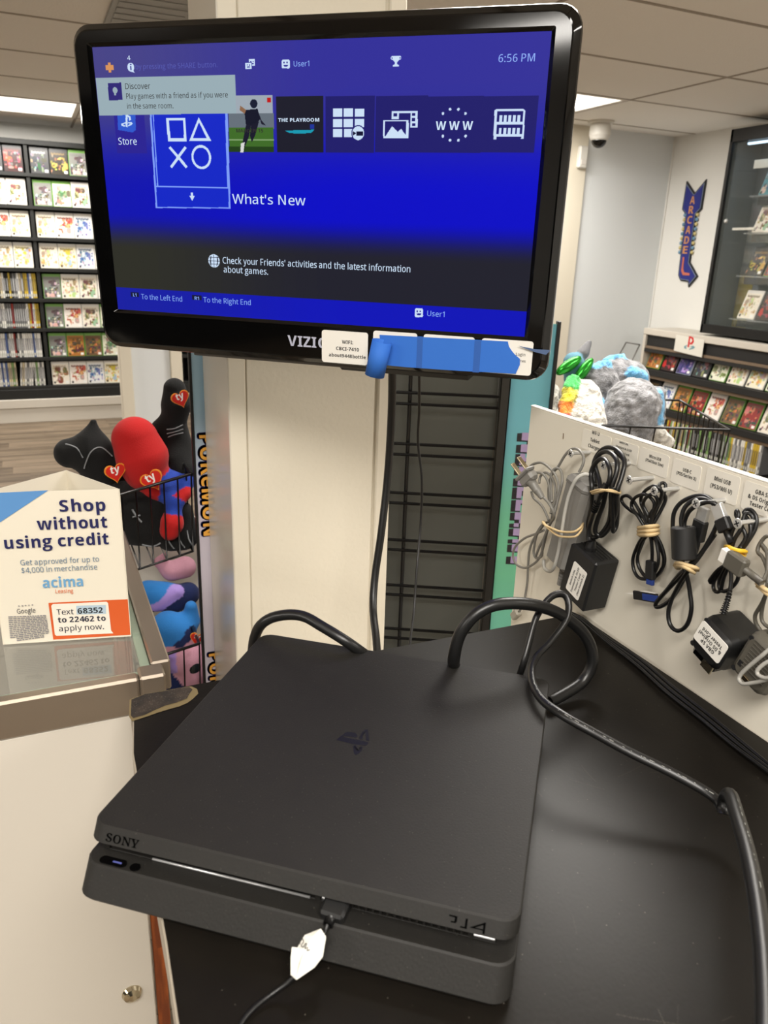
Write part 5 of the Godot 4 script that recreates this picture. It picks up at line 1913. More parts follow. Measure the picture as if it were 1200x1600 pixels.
func _media_wall() -> void:
	_make_cases()
	var r := RandomNumberGenerator.new()
	r.seed = 55
	var zf := -6.95
	var t := thing("media_shelf", "tall black wall shelf of game cases on a white base", "shelf")
	var x0 := -1.30
	var x1 := 1.25
	var st := S()
	box(st, Vector3(x0, 0.20, -7.24), Vector3(x1, 2.135, -7.215), 0.001)
	part("back_board", st, mat("shelf_dark", Color(0.045, 0.05, 0.04), 0.6), t)
	for x in [x0, -0.605, 0.088, 0.775, x1]:
		st = S()
		box(st, Vector3(x - 0.013, 0.20, -7.215), Vector3(x + 0.013, 2.135, zf), 0.001)
		part("upright", st, mats["shelf_dark"], t)
	for k in 9:
		st = S()
		var y := 0.297 + 0.2315 * k
		box(st, Vector3(x0, y - 0.026, -7.215), Vector3(x1, y, zf + 0.012), 0.001)
		part("shelf_board", st, mats["shelf_dark"], t)
	st = S()
	box(st, Vector3(x0, 2.114, -7.215), Vector3(x1, 2.150, zf + 0.014), 0.002)
	part("top_board", st, mats["shelf_dark"], t)
	st = S()
	box(st, Vector3(x0, 0.195, -7.215), Vector3(x1, 0.272, zf + 0.02), 0.002)
	part("bottom_board", st, mats["shelf_dark"], t)
	st = S()
	box(st, Vector3(x0, 0.0, -7.215), Vector3(x1, 0.120, zf + 0.020), 0.003)
	box(st, Vector3(x0, 0.122, -7.215), Vector3(x1, 0.194, zf + 0.035), 0.004)
	part("plinth", st, mats["cabinet_white"], t)
	var nth := ["lowest", "second", "third", "fourth", "fifth", "sixth", "seventh", "top"]
	for k in 8:
		var y := 0.298 + 0.2315 * k
		var pl := "facing out, %s row of black media shelf" % nth[k]
		var lean := Transform3D(Basis(Vector3(1, 0, 0), -0.07), Vector3.ZERO)
		for i in 4:
			var v: int = [[4, 2, 3, 1, 0], [10, 7, 6, 5, 4], [10, 2, 4, 5, 0], [10, 0, 4, 2, 9], [0, 1, 3, 4, 2], [0, 2, 3, 0, 1], [10, 5, 4, 1, 0], [11, 13, 10, 12, 6]][k][i]
			_put_case(v, Transform3D(Basis(), Vector3(0.180 + 0.138 * i, y, zf - 0.018)) * lean, pl, "game cases facing out on the media shelf")
		if k >= 4:
			for i in 4:
				var v: int = [[1, 0, 4, 2], [0, 2, 1, 4], [4, 0, 3, 1], [12, 11, 10, 8]][k - 4][i]
				_put_case(v, Transform3D(Basis(), Vector3(-0.005 - 0.140 * i, y, zf - 0.018)) * lean, pl + " before divider", "game cases facing out on the media shelf")
		else:
			var x := 0.058 if k > 1 else 0.05
			var n := 0
			while x > -0.50:
				var c: int = [0, 0, 7, 1, 0, 5, 0, 2][r.randi() % 8] if k < 2 else ([1, 2, 1, 2, 1, 0, 0, 7][r.randi() % 8] if n > 5 else [0, 0, 4][r.randi() % 3])
				if n % 9 == 3:
					c = r.randi_range(3, 6)
				var tilt := r.randf_range(-0.006, 0.006)
				if k == 0 and (n == 11 or n == 5):
					x -= 0.016
				if k == 0 and n > 4 and n < 11:
					tilt = -0.10
				_put_spine(c, Transform3D(Basis(Vector3(0, 0, 1), tilt), Vector3(x, y + absf(tilt) * 0.006, zf - 0.012 - r.randf() * 0.012)), "in packed %s row of black media shelf" % nth[k], "game cases standing spine out on the media shelf")
				x -= 0.0155 if tilt > -0.05 else 0.0165
				n += 1

# ------------------------------------------------------------------ low shelf on the arcade wall
func _low_shelf() -> void:
	var t := thing("low_shelf", "black slanted game shelf with white top under the wall cabinet", "shelf")
	var xf := 4.113
	var z0 := -4.50
	var z1 := -2.40
	var st := S()
	box(st, Vector3(xf - 0.01, 0.925, z0 - 0.02), Vector3(XR - 0.002, 0.970, z1), 0.004)
	part("top_board", st, mats["cabinet_white"], t)
	st = S()
	box(st, Vector3(xf - 0.005, 0.0, z0 - 0.02), Vector3(XR - 0.002, 0.9245, z0 + 0.005), 0.002)
	part("end_panel", st, mats["cabinet_white"], t)
	st = S()
	box(st, Vector3(xf + 0.155, 0.02, z0 + 0.006), Vector3(XR - 0.004, 0.9245, z1), 0.001)
	part("back_board", st, mat("shelf_black", Color(0.10, 0.098, 0.095), 0.6), t)
	st = S()
	box(st, Vector3(xf + 0.012, 0.848, z0 + 0.006), Vector3(xf + 0.030, 0.924, z1), 0.001)
	part("header", st, mats["shelf_black"], t)
	var rows := [0.690, 0.430, 0.164]
	for y in rows:
		st = S()
		box(st, Vector3(xf - 0.012, y - 0.048, z0 - 0.06), Vector3(xf + 0.125, y - 0.004, z1), 0.002)
		part("ledge", st, mats["shelf_black"], t)
		st = S()
		box(st, Vector3(xf + 0.005, y - 0.072, z0 + 0.006), Vector3(xf + 0.020, y - 0.049, z1), 0.001)
		part("price_rail", st, mat("rail_tan", Color(0.46, 0.39, 0.32), 0.5), t)
	st = S()
	box(st, Vector3(xf + 0.004, 0.828, z0 + 0.006), Vector3(xf + 0.022, 0.847, z1), 0.001)
	part("price_rail", st, mats["rail_tan"], t)
	st = S()
	box(st, Vector3(xf - 0.004, 0.803, z0 + 0.006), Vector3(xf + 0.010, 0.827, z1), 0.001)
	part("upper_lip", st, mats["shelf_black"], t)
	var turn := Basis(Vector3(0, 0, 1), Vector3(0, 1, 0), Vector3(-1, 0, 0))
	var lean := Basis(Vector3(1, 0, 0), -0.33)
	var pick := [[7, 12, 14, 11, 5, 0, 1, 5, 9], [13, 3, 7, 8, 2, 6, 8, 4, 1], []]
	for k in 2:
		for i in 9:
			_put_case(pick[k][i], Transform3D(turn * lean, Vector3(xf + 0.020, rows[k], -4.415 + 0.152 * i)), "on %s row of low slanted shelf" % ["upper", "middle"][k], "game cases on the low shelf")
	var r := RandomNumberGenerator.new()
	r.seed = 8
	for i in 60:
		var z := -4.30 + 0.0160 * i + (0.018 if i >= 24 else 0.0)
		var c: int = [0, 7, 6, 1, 0, 4, 2, 3][r.randi() % 8] if i < 24 else ([2, 1, 1, 2, 3][r.randi() % 5] if i < 44 else [0, 0, 1, 4][r.randi() % 4])
		_put_spine(c, Transform3D(turn * Basis(Vector3(0, 0, 1), -0.08 if i < 24 else 0.0), Vector3(xf + 0.002, rows[2] + 0.001, z)), "packed in lowest row of low slanted shelf", "game cases standing spine out on the low shelf")
	# empty holder sticking out past the end, and a paper sign
	var h := thing("empty_case_holder", "empty grey wire case holder past the low shelf's end", "holder")
	st = S()
	var q := [Vector3(xf - 0.02, 0.700, -4.765), Vector3(xf - 0.02, 0.700, -4.60), Vector3(xf + 0.03, 0.840, -4.585), Vector3(xf + 0.03, 0.840, -4.735)]
	for i in 4:
		rod(st, q[i], q[(i + 1) % 4], 0.005, 6)
	part("frame", st, mat("wire_grey", Color(0.42, 0.41, 0.40), 0.4), h)
	st = S()
	box(st, Vector3(xf - 0.025, 0.680, -4.80), Vector3(xf + 0.05, 0.694, -4.562), 0.002)
	part("ledge", st, mats["shelf_black"], h)
	var p := thing("paper_sign", "white paper sign with a red game emblem on the low shelf's header", "sign", Transform3D(turn, Vector3(xf - 0.012, 0, 0)))
	st = S()
	slab(st, PackedVector2Array([Vector2(-4.19, 0.845), Vector2(-3.93, 0.830), Vector2(-3.93, 0.945), Vector2(-4.19, 0.955)]), 0.0, 0.0015)
	part("paper", st, mats["paper_bright"], p)
	st = S()
	sheet(st, P2([-4.070, 0.885, -4.055, 0.882, -4.055, 0.945, -4.045, 0.944, -4.035, 0.932, -4.040, 0.918, -4.053, 0.916, -4.053, 0.902, -4.030, 0.905, -4.018, 0.925, -4.028, 0.950, -4.052, 0.957, -4.070, 0.957]), 0.002)
	part("emblem_upright", st, mat("emblem_red", Color(0.78, 0.16, 0.16), 0.5), p)
	st = S()
	sheet(st, P2([-4.100, 0.885, -4.075, 0.898, -4.075, 0.888, -4.085, 0.882, -4.075, 0.876, -4.075, 0.868, -4.098, 0.872]), 0.002)
	sheet(st, P2([-4.050, 0.886, -4.022, 0.898, -4.000, 0.890, -4.012, 0.878, -4.050, 0.866, -4.050, 0.875, -4.025, 0.886]), 0.002)
	part("emblem_wings", st, mat("emblem_teal", Color(0.42, 0.58, 0.62), 0.5), p)

# ------------------------------------------------------------------ glass-fronted wall cabinet
func _wall_cabinet() -> void:
	var t := thing("wall_cabinet", "black framed glass wall cabinet full of collectible games", "cabinet")
	var xf := 4.15
	var z0 := -4.033
	var z1 := -2.40
	var y0 := 0.985
	var y1 := 2.235
	var st := S()
	box(st, Vector3(xf, y0, z0), Vector3(xf + 0.05, y1, z0 + 0.022), 0.002)
	box(st, Vector3(xf, y1 - 0.075, z0), Vector3(xf + 0.05, y1, z1), 0.002)
	box(st, Vector3(xf, y0, z0), Vector3(xf + 0.05, y0 + 0.060, z1), 0.002)
	part("frame", st, mats["satin_black"], t)
	st = S()
	box(st, Vector3(xf + 0.05, y0, z0), Vector3(XR - 0.003, y1, z0 + 0.010))
	var sd := part("side_panel", st, mat("cabinet_grey", Color(0.36, 0.38, 0.40), 0.35), t)
	st = S()
	box(st, Vector3(XR - 0.012, y0, z0 + 0.011), Vector3(XR - 0.003, y1, z1))
	part("back_panel", st, mats["cabinet_grey"], t)
	st = S()
	box(st, Vector3(xf + 0.051, y0, z0 + 0.011), Vector3(XR - 0.013, y0 + 0.012, z1))
	box(st, Vector3(xf + 0.051, y1 - 0.014, z0 + 0.011), Vector3(XR - 0.013, y1, z1))
	part("floor_and_roof", st, mats["shelf_black"], t)
	st = S()
	st.set_smooth_group(-1)
	quad(st, Vector3(xf + 0.02, y0 + 0.06, z0 + 0.022), Vector3(xf + 0.02, y0 + 0.06, z1), Vector3(xf + 0.02, y1 - 0.075, z1), Vector3(xf + 0.02, y1 - 0.075, z0 + 0.022), Vector3(-1, 0, 0))
	part("glass_door", st, mats["glass"], t)
	st = S()
	lathe(st, [[0.0, 0.012], [0.010, 0.010], [0.014, 0.003], [0.014, 0.0]], Transform3D(Basis(Vector3(0, 0, 1), PI / 2), Vector3(xf + 0.019, 1.695, -3.975)), 16)
	part("door_lock", st, mats["steel"], t)
	# strip light inside, at the roof
	st = S()
	box(st, Vector3(xf + 0.065, y1 - 0.090, -3.95), Vector3(xf + 0.085, y1 - 0.078, z1 - 0.05), 0.002)
	part("strip_light", st, glow("strip_glow", Color(0.80, 0.92, 1.0), 2.2), t)
	var l := AreaLight3D.new()
	l.name = "strip_light_lamp"
	l.area_size = Vector2(0.02, 1.4)
	l.light_energy = 0.10
	l.light_color = Color(0.80, 0.92, 1.0)
	l.shadow_enabled = true
	t.add_child(l)
	l.transform = Transform3D(Basis(Vector3(1, 0, 0), -PI / 2), Vector3(xf + 0.075, y1 - 0.096, -3.2))
	var turn := Basis(Vector3(0, 0, 1), Vector3(0, 1, 0), Vector3(-1, 0, 0))
	var rows := [[1.095, "lowest", [0, 12, 11, 8, 2]], [1.365, "second", [13, 8, 12, 7, 6]], [1.625, "third", [4, 14, 7, 3, 12]], [1.845, "top", [15, 1, 9, 2, 15]]]
	for e in rows:
		st = S()
		box(st, Vector3(xf + 0.075, e[0] - 0.010, z0 + 0.16), Vector3(XR - 0.014, e[0], z1), 0.001)
		part("shelf_board", st, mats["acrylic"], t)
		st = S()
		box(st, Vector3(xf + 0.14, e[0] - 0.055, z0 + 0.17), Vector3(XR - 0.014, e[0] - 0.011, z1), 0.001)
		part("shelf_front", st, mats["shelf_black"], t)
		for i in 5:
			_put_case(e[2][i], Transform3D(turn * Basis(Vector3(1, 0, 0), -0.35), Vector3(xf + 0.125, e[0] + 0.002, -3.79 + 0.150 * i)), "on %s shelf inside glass wall cabinet" % e[1], "game cases in the wall cabinet")
	var s := lone("price_strip", _boxst(Vector3(xf + 0.060, 1.640, -3.955), Vector3(xf + 0.075, 1.655, -3.78)), mats["paper_bright"], "long white card strip jutting from a shelf in the wall cabinet", "card")
	s = lone("title_strip", _boxst(Vector3(xf + 0.10, 2.005, -3.905), Vector3(xf + 0.104, 2.055, -3.45)), mats["paper_bright"], "white title strip at the top of the wall cabinet", "card")
	# signed yellow poster at the cabinet's back
	var p := thing("signed_poster", "yellow poster with black pen scribble at the cabinet's back", "poster", Transform3D(turn, Vector3(XR - 0.014, 0, 0)))
	st = S()
	slab(st, PackedVector2Array([Vector2(-4.020, 1.00), Vector2(-3.900, 1.00), Vector2(-3.900, 1.365), Vector2(-4.020, 1.365)]), 0.0, 0.001)
	part("paper", st, mat("poster_yellow", Color(0.50, 0.44, 0.07), 0.5), p)
	st = S()
	tube(st, P3([-4.00, 1.03, 0.002, -3.985, 1.06, 0.002, -3.975, 1.02, 0.002, -3.965, 1.07, 0.002, -3.95, 1.03, 0.002, -3.955, 1.06, 0.002, -3.93, 1.05, 0.002, -3.94, 1.02, 0.002, -3.915, 1.03, 0.002]), 0.0012, 4, 0.006)
	part("pen_stroke", st, mats["ink"], p)

func _boxst(lo: Vector3, hi: Vector3) -> SurfaceTool:
	var st := S()
	box(st, lo, hi, 0.001)
	return st

# ------------------------------------------------------------------ things on the walls and ceiling
func _wall_things() -> void:
	var turn := Transform3D(Basis(Vector3(0, 0, 1), Vector3(0, 1, 0), Vector3(-1, 0, 0)), Vector3(XR - 0.001, 0, 0))
	var t := thing("arcade_sign", "blue arrow-shaped wall sign with orange letters spelling ARCADE", "sign", turn)
	var arrow := P2([-4.640, 1.990, -4.545, 1.905, -4.455, 1.992, -4.458, 1.795, -4.498, 1.762, -4.492, 1.435, -4.470, 1.415, -4.398, 1.342, -4.470, 1.262, -4.480, 1.300, -4.560, 1.305, -4.588, 1.345, -4.592, 1.440, -4.600, 1.762, -4.645, 1.800])
	var st := S()
	slab(st, arrow, 0.0, 0.012)
	part("outline", st, mat("sign_charcoal", Color(0.09, 0.09, 0.11), 0.4), t)
	var inner := Geometry2D.offset_polygon(arrow, -0.009)
	st = S()
	slab(st, inner[0], 0.012, 0.014)
	part("silver_border", st, mat("sign_silver", Color(0.55, 0.60, 0.68), 0.35, 0.3), t)
	inner = Geometry2D.offset_polygon(arrow, -0.014)
	st = S()
	slab(st, inner[0], 0.014, 0.017)
	part("blue_face", st, mat("sign_blue", Color(0.12, 0.15, 0.50), 0.4), t)
	var or_ := mat("sign_orange", Color(0.80, 0.56, 0.32), 0.4)
	for i in 6:
		st = S()
		var yb: float = [1.832, 1.768, 1.700, 1.632, 1.562, 1.495][i]
		words(st, "ARCADE"[i], 1, -4.571, yb, -4.525, 0.052, 0.0175, Transform3D.IDENTITY)
		part("letter", st, or_, t)
	st = S()
	slab(st, P2([-4.560, 1.470, -4.545, 1.470, -4.540, 1.390, -4.525, 1.365, -4.470, 1.360, -4.470, 1.345, -4.535, 1.345, -4.556, 1.375]), 0.017, 0.0195)
	part("orange_line", st, mat("sign_coral", Color(0.78, 0.42, 0.32), 0.4), t)
	for i in 9:
		for s in [-4.607, -4.486]:
			st = S()
			ball(st, Vector3(s, 1.760 - i * 0.032, 0.012), Vector3(0.013, 0.013, 0.009), 10)
			part("bulb", st, [mat("bulb_cream", Color(0.80, 0.74, 0.50), 0.25), mat("bulb_sky", Color(0.42, 0.58, 0.70), 0.25)][(i + (1 if s < -4.5 else 0)) % 2], t)
	var c := thing("dome_camera", "white ceiling dome camera with dark lens bubble", "security camera", Transform3D(Basis(), Vector3(3.574, HC, -4.60)))
	st = S()
	lathe(st, [[0.085, 0.0], [0.085, -0.012], [0.060, -0.018], [0.068, -0.030], [0.070, -0.085], [0.060, -0.110], [0.046, -0.120]], Transform3D.IDENTITY, 24)
	part("housing", st, mat("camera_white", Color(0.86, 0.85, 0.82), 0.4), c)
	st = S()
	ball(st, Vector3(0, -0.118, 0), Vector3(0.050, 0.046, 0.050), 20)
	part("lens_bubble", st, mats["gloss_black"], c)
	var s := thing("wall_sensor", "small white sensor box high on the cream column", "sensor")
	st = S()
	box(st, Vector3(3.560, 2.03, ZFAR + 0.0205), Vector3(3.630, 2.17, ZFAR + 0.06), 0.008)
	part("case", st, mats["camera_white"], s)
	st = S()
	box(st, Vector3(3.575, 2.05, ZFAR + 0.0602), Vector3(3.615, 2.085, ZFAR + 0.064), 0.002)
	part("window", st, mats["lamp_frame"], s)
	# pale partition with white jambs right of the media shelf
	var d := structure("door_1")
	st = S()
	box(st, Vector3(0.595, 0.0, -5.60), Vector3(0.850, HC, -5.52), 0.002)
	part("door_leaf", st, mats["wall_grey"], d)
	for x in [0.515, 0.850]:
		st = S()
		box(st, Vector3(x, 0.0, -5.60), Vector3(x + 0.078, HC, -5.49), 0.004)
		part("jamb", st, mats["trim_cream"], d)
	var v := thing("air_vent", "pale grey square air vent in the ceiling above the television", "vent", Transform3D(Basis(), Vector3(0.40, HC, -3.92)))
	st = S()
	box(st, Vector3(0, -0.012, 0), Vector3(0.30, 0.0, 0.60), 0.003)
	part("plate", st, mat("vent_grey", Color(0.64, 0.645, 0.64), 0.6), v)
	for k in 6:
		st = S()
		box(st, Vector3(0.02, -0.016, 0.05 + k * 0.085), Vector3(0.28, -0.012, 0.105 + k * 0.085), 0.002)
		part("louvre", st, mats["vent_grey"], v)

# ---------- measured outlines, in metres
func _paint_icons(im: Image) -> void:
	_rc(im, 40, 138, 120, 217, TP)
	_rc(im, 448, 104, 557, 213, TD)
	_rc(im, 562, 105, 672, 213, TN)
	_rc(im, 674, 106, 786, 212, TN)
	_rc(im, 785, 108, 901, 212, TN)
	_rc(im, 897, 109, 1010, 211, TN)
	_pg(im, [50.1, 130.9, 97.4, 131.2, 95.2, 168.1, 86.1, 173.4, 47.4, 168.0], BG)
	_pg(im, [56.6, 155.4, 68.9, 152.1, 68.6, 154.8, 61.6, 156.8, 68.2, 158.8, 67.9, 161.4, 58.7, 160.1], WH)
	_pg(im, [75.8, 151.5, 85.1, 152.2, 89.0, 154.9, 82.6, 158.8, 74.8, 160.8, 75.1, 158.1, 82.1, 155.5, 75.5, 154.1], WH)
	_pg(im, [71.2, 136.3, 75.0, 136.3, 83.8, 140.3, 84.8, 146.9, 79.4, 149.5, 79.3, 142.9, 76.1, 140.9, 73.7, 162.8, 68.5, 160.8], WH)
	_pg(im, [134.8, 125.0, 331.2, 126.6, 328.0, 331.7, 131.3, 334.8], LB)
	_pg(im, [139.8, 125.1, 326.5, 126.6, 323.3, 329.1, 135.9, 331.9], SL)
	_pg(im, [136.9, 285.8, 327.2, 286.2, 327.1, 288.9, 136.6, 288.6], LB)
	_pg(im, [142.3, 125.1, 144.8, 125.1, 142.9, 285.7, 139.4, 285.7], LB)
	_pg(im, [325.0, 126.6, 328.1, 126.6, 324.0, 286.9, 321.5, 286.9], LB)
	_pg(im, [176.0, 143.5, 225.0, 143.7, 225.3, 191.9, 176.7, 192.0], WH)
	_pg(im, [182.9, 149.4, 218.9, 149.5, 218.4, 185.4, 183.9, 185.4], SL)
	_pg(im, [258.9, 142.6, 287.8, 191.2, 231.1, 191.2], WH)
	_pg(im, [259.0, 152.9, 276.1, 185.3, 241.3, 185.3], SL)
	_pg(im, [177.2, 205.3, 182.4, 201.9, 223.7, 243.8, 218.5, 247.9], WH)
	_pg(im, [218.8, 201.8, 224.3, 205.1, 182.6, 248.2, 177.1, 244.2], WH)
	_cc(im, 259.7, 224.1, 25.1, 19.6, WH)
	_pg(im, [227.0, 299.4, 232.8, 299.3, 232.8, 306.2, 237.3, 306.1, 229.8, 317.3, 223.1, 306.4, 227.3, 306.3], WH)
	_rc(im, 335, 101, 440, 213, Color(.62,.66,.7))
	_rc(im, 333, 136, 442, 167, Color(.4,.44,.48))
	_rc(im, 332, 164, 440, 213, Color(.25,.42,.16))
	_rc(im, 331, 187, 441, 190, Color(.5,.62,.42))
	_rc(im, 330, 202, 440, 213, Color(.14,.25,.1))
	_cc(im, 395.1, 117.2, 8.7, 0.0, Color(.10,.12,.2))
	_pg(im, [371.5, 129.5, 403.9, 127.2, 409.2, 147.3, 396.4, 161.1, 374.8, 159.7], Color(.08,.09,.16))
	_pg(im, [374.8, 158.5, 387.2, 158.5, 379.9, 183.9, 368.0, 205.9, 359.8, 211.1, 367.4, 184.0], Color(.1,.1,.17))
	_pg(im, [387.2, 158.5, 406.0, 152.3, 395.6, 180.1, 387.3, 192.9, 383.2, 180.1], Color(.1,.1,.17))
	_pg(im, [362.6, 120.6, 376.1, 129.5, 372.7, 137.0, 360.7, 129.4], Color(.55,.4,.3))
	_pg(im, [403.8, 129.7, 412.2, 149.8, 422.6, 159.9, 411.9, 157.3], Color(.1,.1,.17))
	_rc(im, 427, 106, 436, 115, Color(.75,.1,.1))
	_pg(im, [360.6, 195.5, 370.1, 192.9, 366.0, 213.7, 358.1, 213.7], Color(.85,.85,.85))
	_pg(im, [466.4, 170.0, 536.7, 168.3, 529.3, 174.5, 505.4, 176.4, 478.4, 175.1], Color(.1,.6,.7))
	_rc(im, 526, 158, 536, 167, Color(.12,.2,.6))
	_rc(im, 579, 128, 600, 144, WH)
	_rc(im, 603, 128, 624, 144, WH)
	_rc(im, 628, 129, 649, 144, WH)
	_rc(im, 579, 148, 600, 164, WH)
	_rc(im, 603, 148, 624, 164, WH)
	_rc(im, 628, 148, 649, 164, WH)
	_rc(im, 579, 167, 600, 183, WH)
	_rc(im, 604, 167, 625, 183, WH)
	_rc(im, 628, 167, 649, 183, WH)
	_cc(im, 635.9, 175.2, 15.3, 0.0, TN)
	_cc(im, 635.9, 175.2, 13.4, 0.0, WH)
	_rc(im, 632, 172, 647, 180, Color(.08,.08,.2))
	_pg(im, [624.3, 171.5, 631.6, 175.2, 624.4, 180.1], Color(.08,.08,.2))
	_pg(im, [690.8, 150.5, 746.4, 150.8, 747.0, 185.0, 691.6, 185.0], WH)
	_rc(im, 695, 153, 741, 181, TN)
	_pg(im, [696.5, 181.3, 710.7, 162.0, 723.6, 172.9, 730.3, 166.9, 743.3, 181.3], WH)
	_rc(im, 709, 134, 765, 149, WH)
	_rc(im, 725, 138, 750, 149, TN)
	_rc(im, 750, 149, 766, 165, WH)
	_rc(im, 753, 138, 760, 143, TN)
	_rc(im, 753, 147, 760, 153, TN)
	_rc(im, 754, 157, 761, 162, TN)
	_rc(im, 713, 138, 721, 144, TN)
	_cc(im, 850.1, 131.9, 2.8, 0.0, WH)
	_cc(im, 865.4, 139.5, 2.8, 0.0, WH)
	_cc(im, 868.1, 180.9, 2.8, 0.0, WH)
	_cc(im, 853.6, 188.6, 2.9, 0.0, WH)
	_cc(im, 836.1, 188.6, 2.9, 0.0, WH)
	_cc(im, 820.6, 180.9, 2.9, 0.0, WH)
	_cc(im, 818.3, 139.2, 2.8, 0.0, WH)
	_cc(im, 832.9, 131.7, 2.8, 0.0, WH)
	_pg(im, [924.2, 133.8, 929.2, 131.5, 981.7, 132.0, 985.8, 135.4, 987.2, 185.9, 981.4, 185.9, 981.7, 181.9, 931.9, 181.9, 931.6, 186.6, 925.7, 186.6], WH)
	_rc(im, 930, 136, 982, 155, TN)
	_rc(im, 931, 160, 983, 177, TN)
	_rc(im, 935, 143, 941, 155, WH)
	_rc(im, 936, 166, 941, 177, WH)
	_rc(im, 944, 143, 950, 155, WH)
	_rc(im, 945, 166, 951, 177, WH)
	_rc(im, 953, 143, 959, 155, WH)
	_rc(im, 954, 166, 960, 177, WH)
	_rc(im, 962, 143, 968, 155, WH)
	_rc(im, 963, 166, 969, 177, WH)
	_rc(im, 971, 143, 977, 155, WH)
	_rc(im, 972, 166, 978, 177, WH)
	_pg(im, [0.9, 60.6, 353.3, 61.3, 351.8, 135.6, 1.2, 137.9], PP)
	_pg(im, [31.7, 72.1, 67.2, 71.4, 66.6, 106.2, 30.8, 107.1], PI_)
	_cc(im, 49.4, 86.6, 6.4, 0.0, PP)
	_rc(im, 46, 92, 51, 97, PP)
	_rc(im, 37, 31, 44, 51, OR)
	_rc(im, 30, 36, 51, 46, OR)
	_cc(im, 95.6, 41.4, 8.8, 0.0, WH)
	_pg(im, [98.4, 45.3, 105.9, 53.0, 94.6, 50.2], WH)
	_rc(im, 94, 35, 98, 37, SB)
	_rc(im, 94, 39, 97, 47, SB)
	_rc(im, 386, 32, 402, 45, SB)
	_rc(im, 387, 32, 401, 45, WH)
	_rc(im, 390, 36, 393, 38, SB)
	_rc(im, 396, 36, 398, 38, SB)
	_rc(im, 390, 40, 398, 42, SB)
	_rc(im, 377, 38, 394, 52, SB)
	_rc(im, 378, 39, 393, 51, WH)
	_rc(im, 382, 42, 384, 44, SB)
	_rc(im, 387, 42, 389, 45, SB)
	_rc(im, 382, 46, 389, 48, SB)
	_pg(im, [463.1, 37.0, 465.4, 34.7, 480.0, 35.1, 482.2, 37.5, 481.9, 49.3, 479.6, 51.6, 464.9, 51.3, 462.8, 48.9], WH)
	_rc(im, 467, 39, 470, 42, SB)
	_rc(im, 474, 39, 477, 42, SB)
	_pg(im, [466.6, 44.5, 478.3, 44.7, 475.3, 48.0, 469.4, 47.9], SB)
	_pg(im, [774.7, 532.3, 776.8, 529.3, 791.6, 528.5, 793.9, 531.1, 794.6, 545.1, 792.5, 548.1, 777.6, 549.0, 775.3, 546.3], WH)
	_rc(im, 779, 534, 782, 538, SB)
	_rc(im, 786, 534, 789, 537, SB)
	_pg(im, [778.8, 540.7, 790.6, 540.0, 787.8, 544.1, 781.9, 544.5], SB)
	_pg(im, [706.9, 34.0, 723.2, 34.3, 722.1, 41.7, 717.5, 45.6, 717.6, 49.0, 722.4, 50.2, 722.5, 53.1, 708.9, 52.8, 708.8, 49.9, 713.5, 48.9, 713.4, 45.5, 708.5, 41.4], WH)
	_cc(im, 707.7, 37.4, 3.6, 1.8, WH)
	_cc(im, 722.9, 37.7, 3.6, 1.8, WH)
	_cc(im, 278.0, 448.3, 15.2, 0.0, WH)
	_rc(im, 265, 440, 291, 441, DK)
	_rc(im, 262, 448, 293, 448, DK)
	_rc(im, 264, 455, 290, 456, DK)
	_rc(im, 277, 434, 278, 462, DK)
	_pg(im, [269.3, 439.2, 271.9, 437.6, 269.5, 448.6, 270.5, 459.5, 268.1, 458.1, 267.0, 448.7], DK)
	_pg(im, [287.9, 438.5, 285.5, 437.1, 286.5, 447.9, 284.2, 458.9, 286.8, 457.3, 289.1, 447.8], DK)
	_rc(im, 41, 532, 64, 543, KB)
	_rc(im, 213, 530, 239, 541, KB)
const TVT := [["4", -0.2012, 0.1239, -0.1973, 0.0042, 0, 0], ["by pressing the SHARE button.", -0.192, 0.1151, -0.095, 0.0048, 3, 0], ["User1", -0.0101, 0.114, 0.0068, 0.0048, 1, 0], ["6:56 PM", 0.1966, 0.1132, 0.2303, 0.0065, 1, 0], ["Discover", -0.2067, 0.0966, -0.176, 0.0055, 2, 0], ["Play games with a friend as if you were", -0.2065, 0.0873, -0.0847, 0.0052, 2, 0], ["in the same room.", -0.2064, 0.0777, -0.1497, 0.0053, 2, 0], ["Store", -0.2214, 0.0423, -0.1982, 0.0071, 0, 0], ["THE PLAYROOM", -0.0283, 0.0642, 0.0171, 0.0033, 0, 1], ["MADDEN 15", -0.0767, 0.0544, -0.0457, 0.0033, 4, 1], ["W W W", 0.1392, 0.0564, 0.1761, 0.0076, 0, 1], ["What's New", -0.0849, -0.0155, 0.0009, 0.0097, 0, 0], ["Check your Friends' activities and the latest information", -0.1002, -0.0785, 0.1186, 0.0069, 0, 0], ["about games.", -0.0995, -0.0882, -0.0449, 0.0069, 0, 0], ["To the Left End", -0.2097, -0.1233, -0.1552, 0.0059, 1, 0], ["To the Right End", -0.1274, -0.1224, -0.0674, 0.0058, 1, 0], ["L1", -0.2208, -0.1209, -0.216, 0.0037, 1, 1], ["R1", -0.1388, -0.1202, -0.133, 0.0036, 1, 1], ["User1", 0.1389, -0.122, 0.1578, 0.0056, 1, 0]]
const G1 := [0.0072, 0.1712, 0.028, 0.0096, 0.1801, 0.026, 0.0065, 0.1877, 0.024, -0.0053, 0.1919, 0.022, -0.019, 0.1891, 0.02, -0.0293, 0.1797, 0.02, -0.0389, 0.1646, 0.02, -0.0449, 0.1554, 0.022, -0.0491, 0.1425, 0.022, -0.0447, 0.1268, 0.024, -0.027, 0.1158, 0.03, -0.0333, 0.0912, 0.03, -0.0501, 0.0656, 0.026, -0.0628, 0.0488, 0.02]
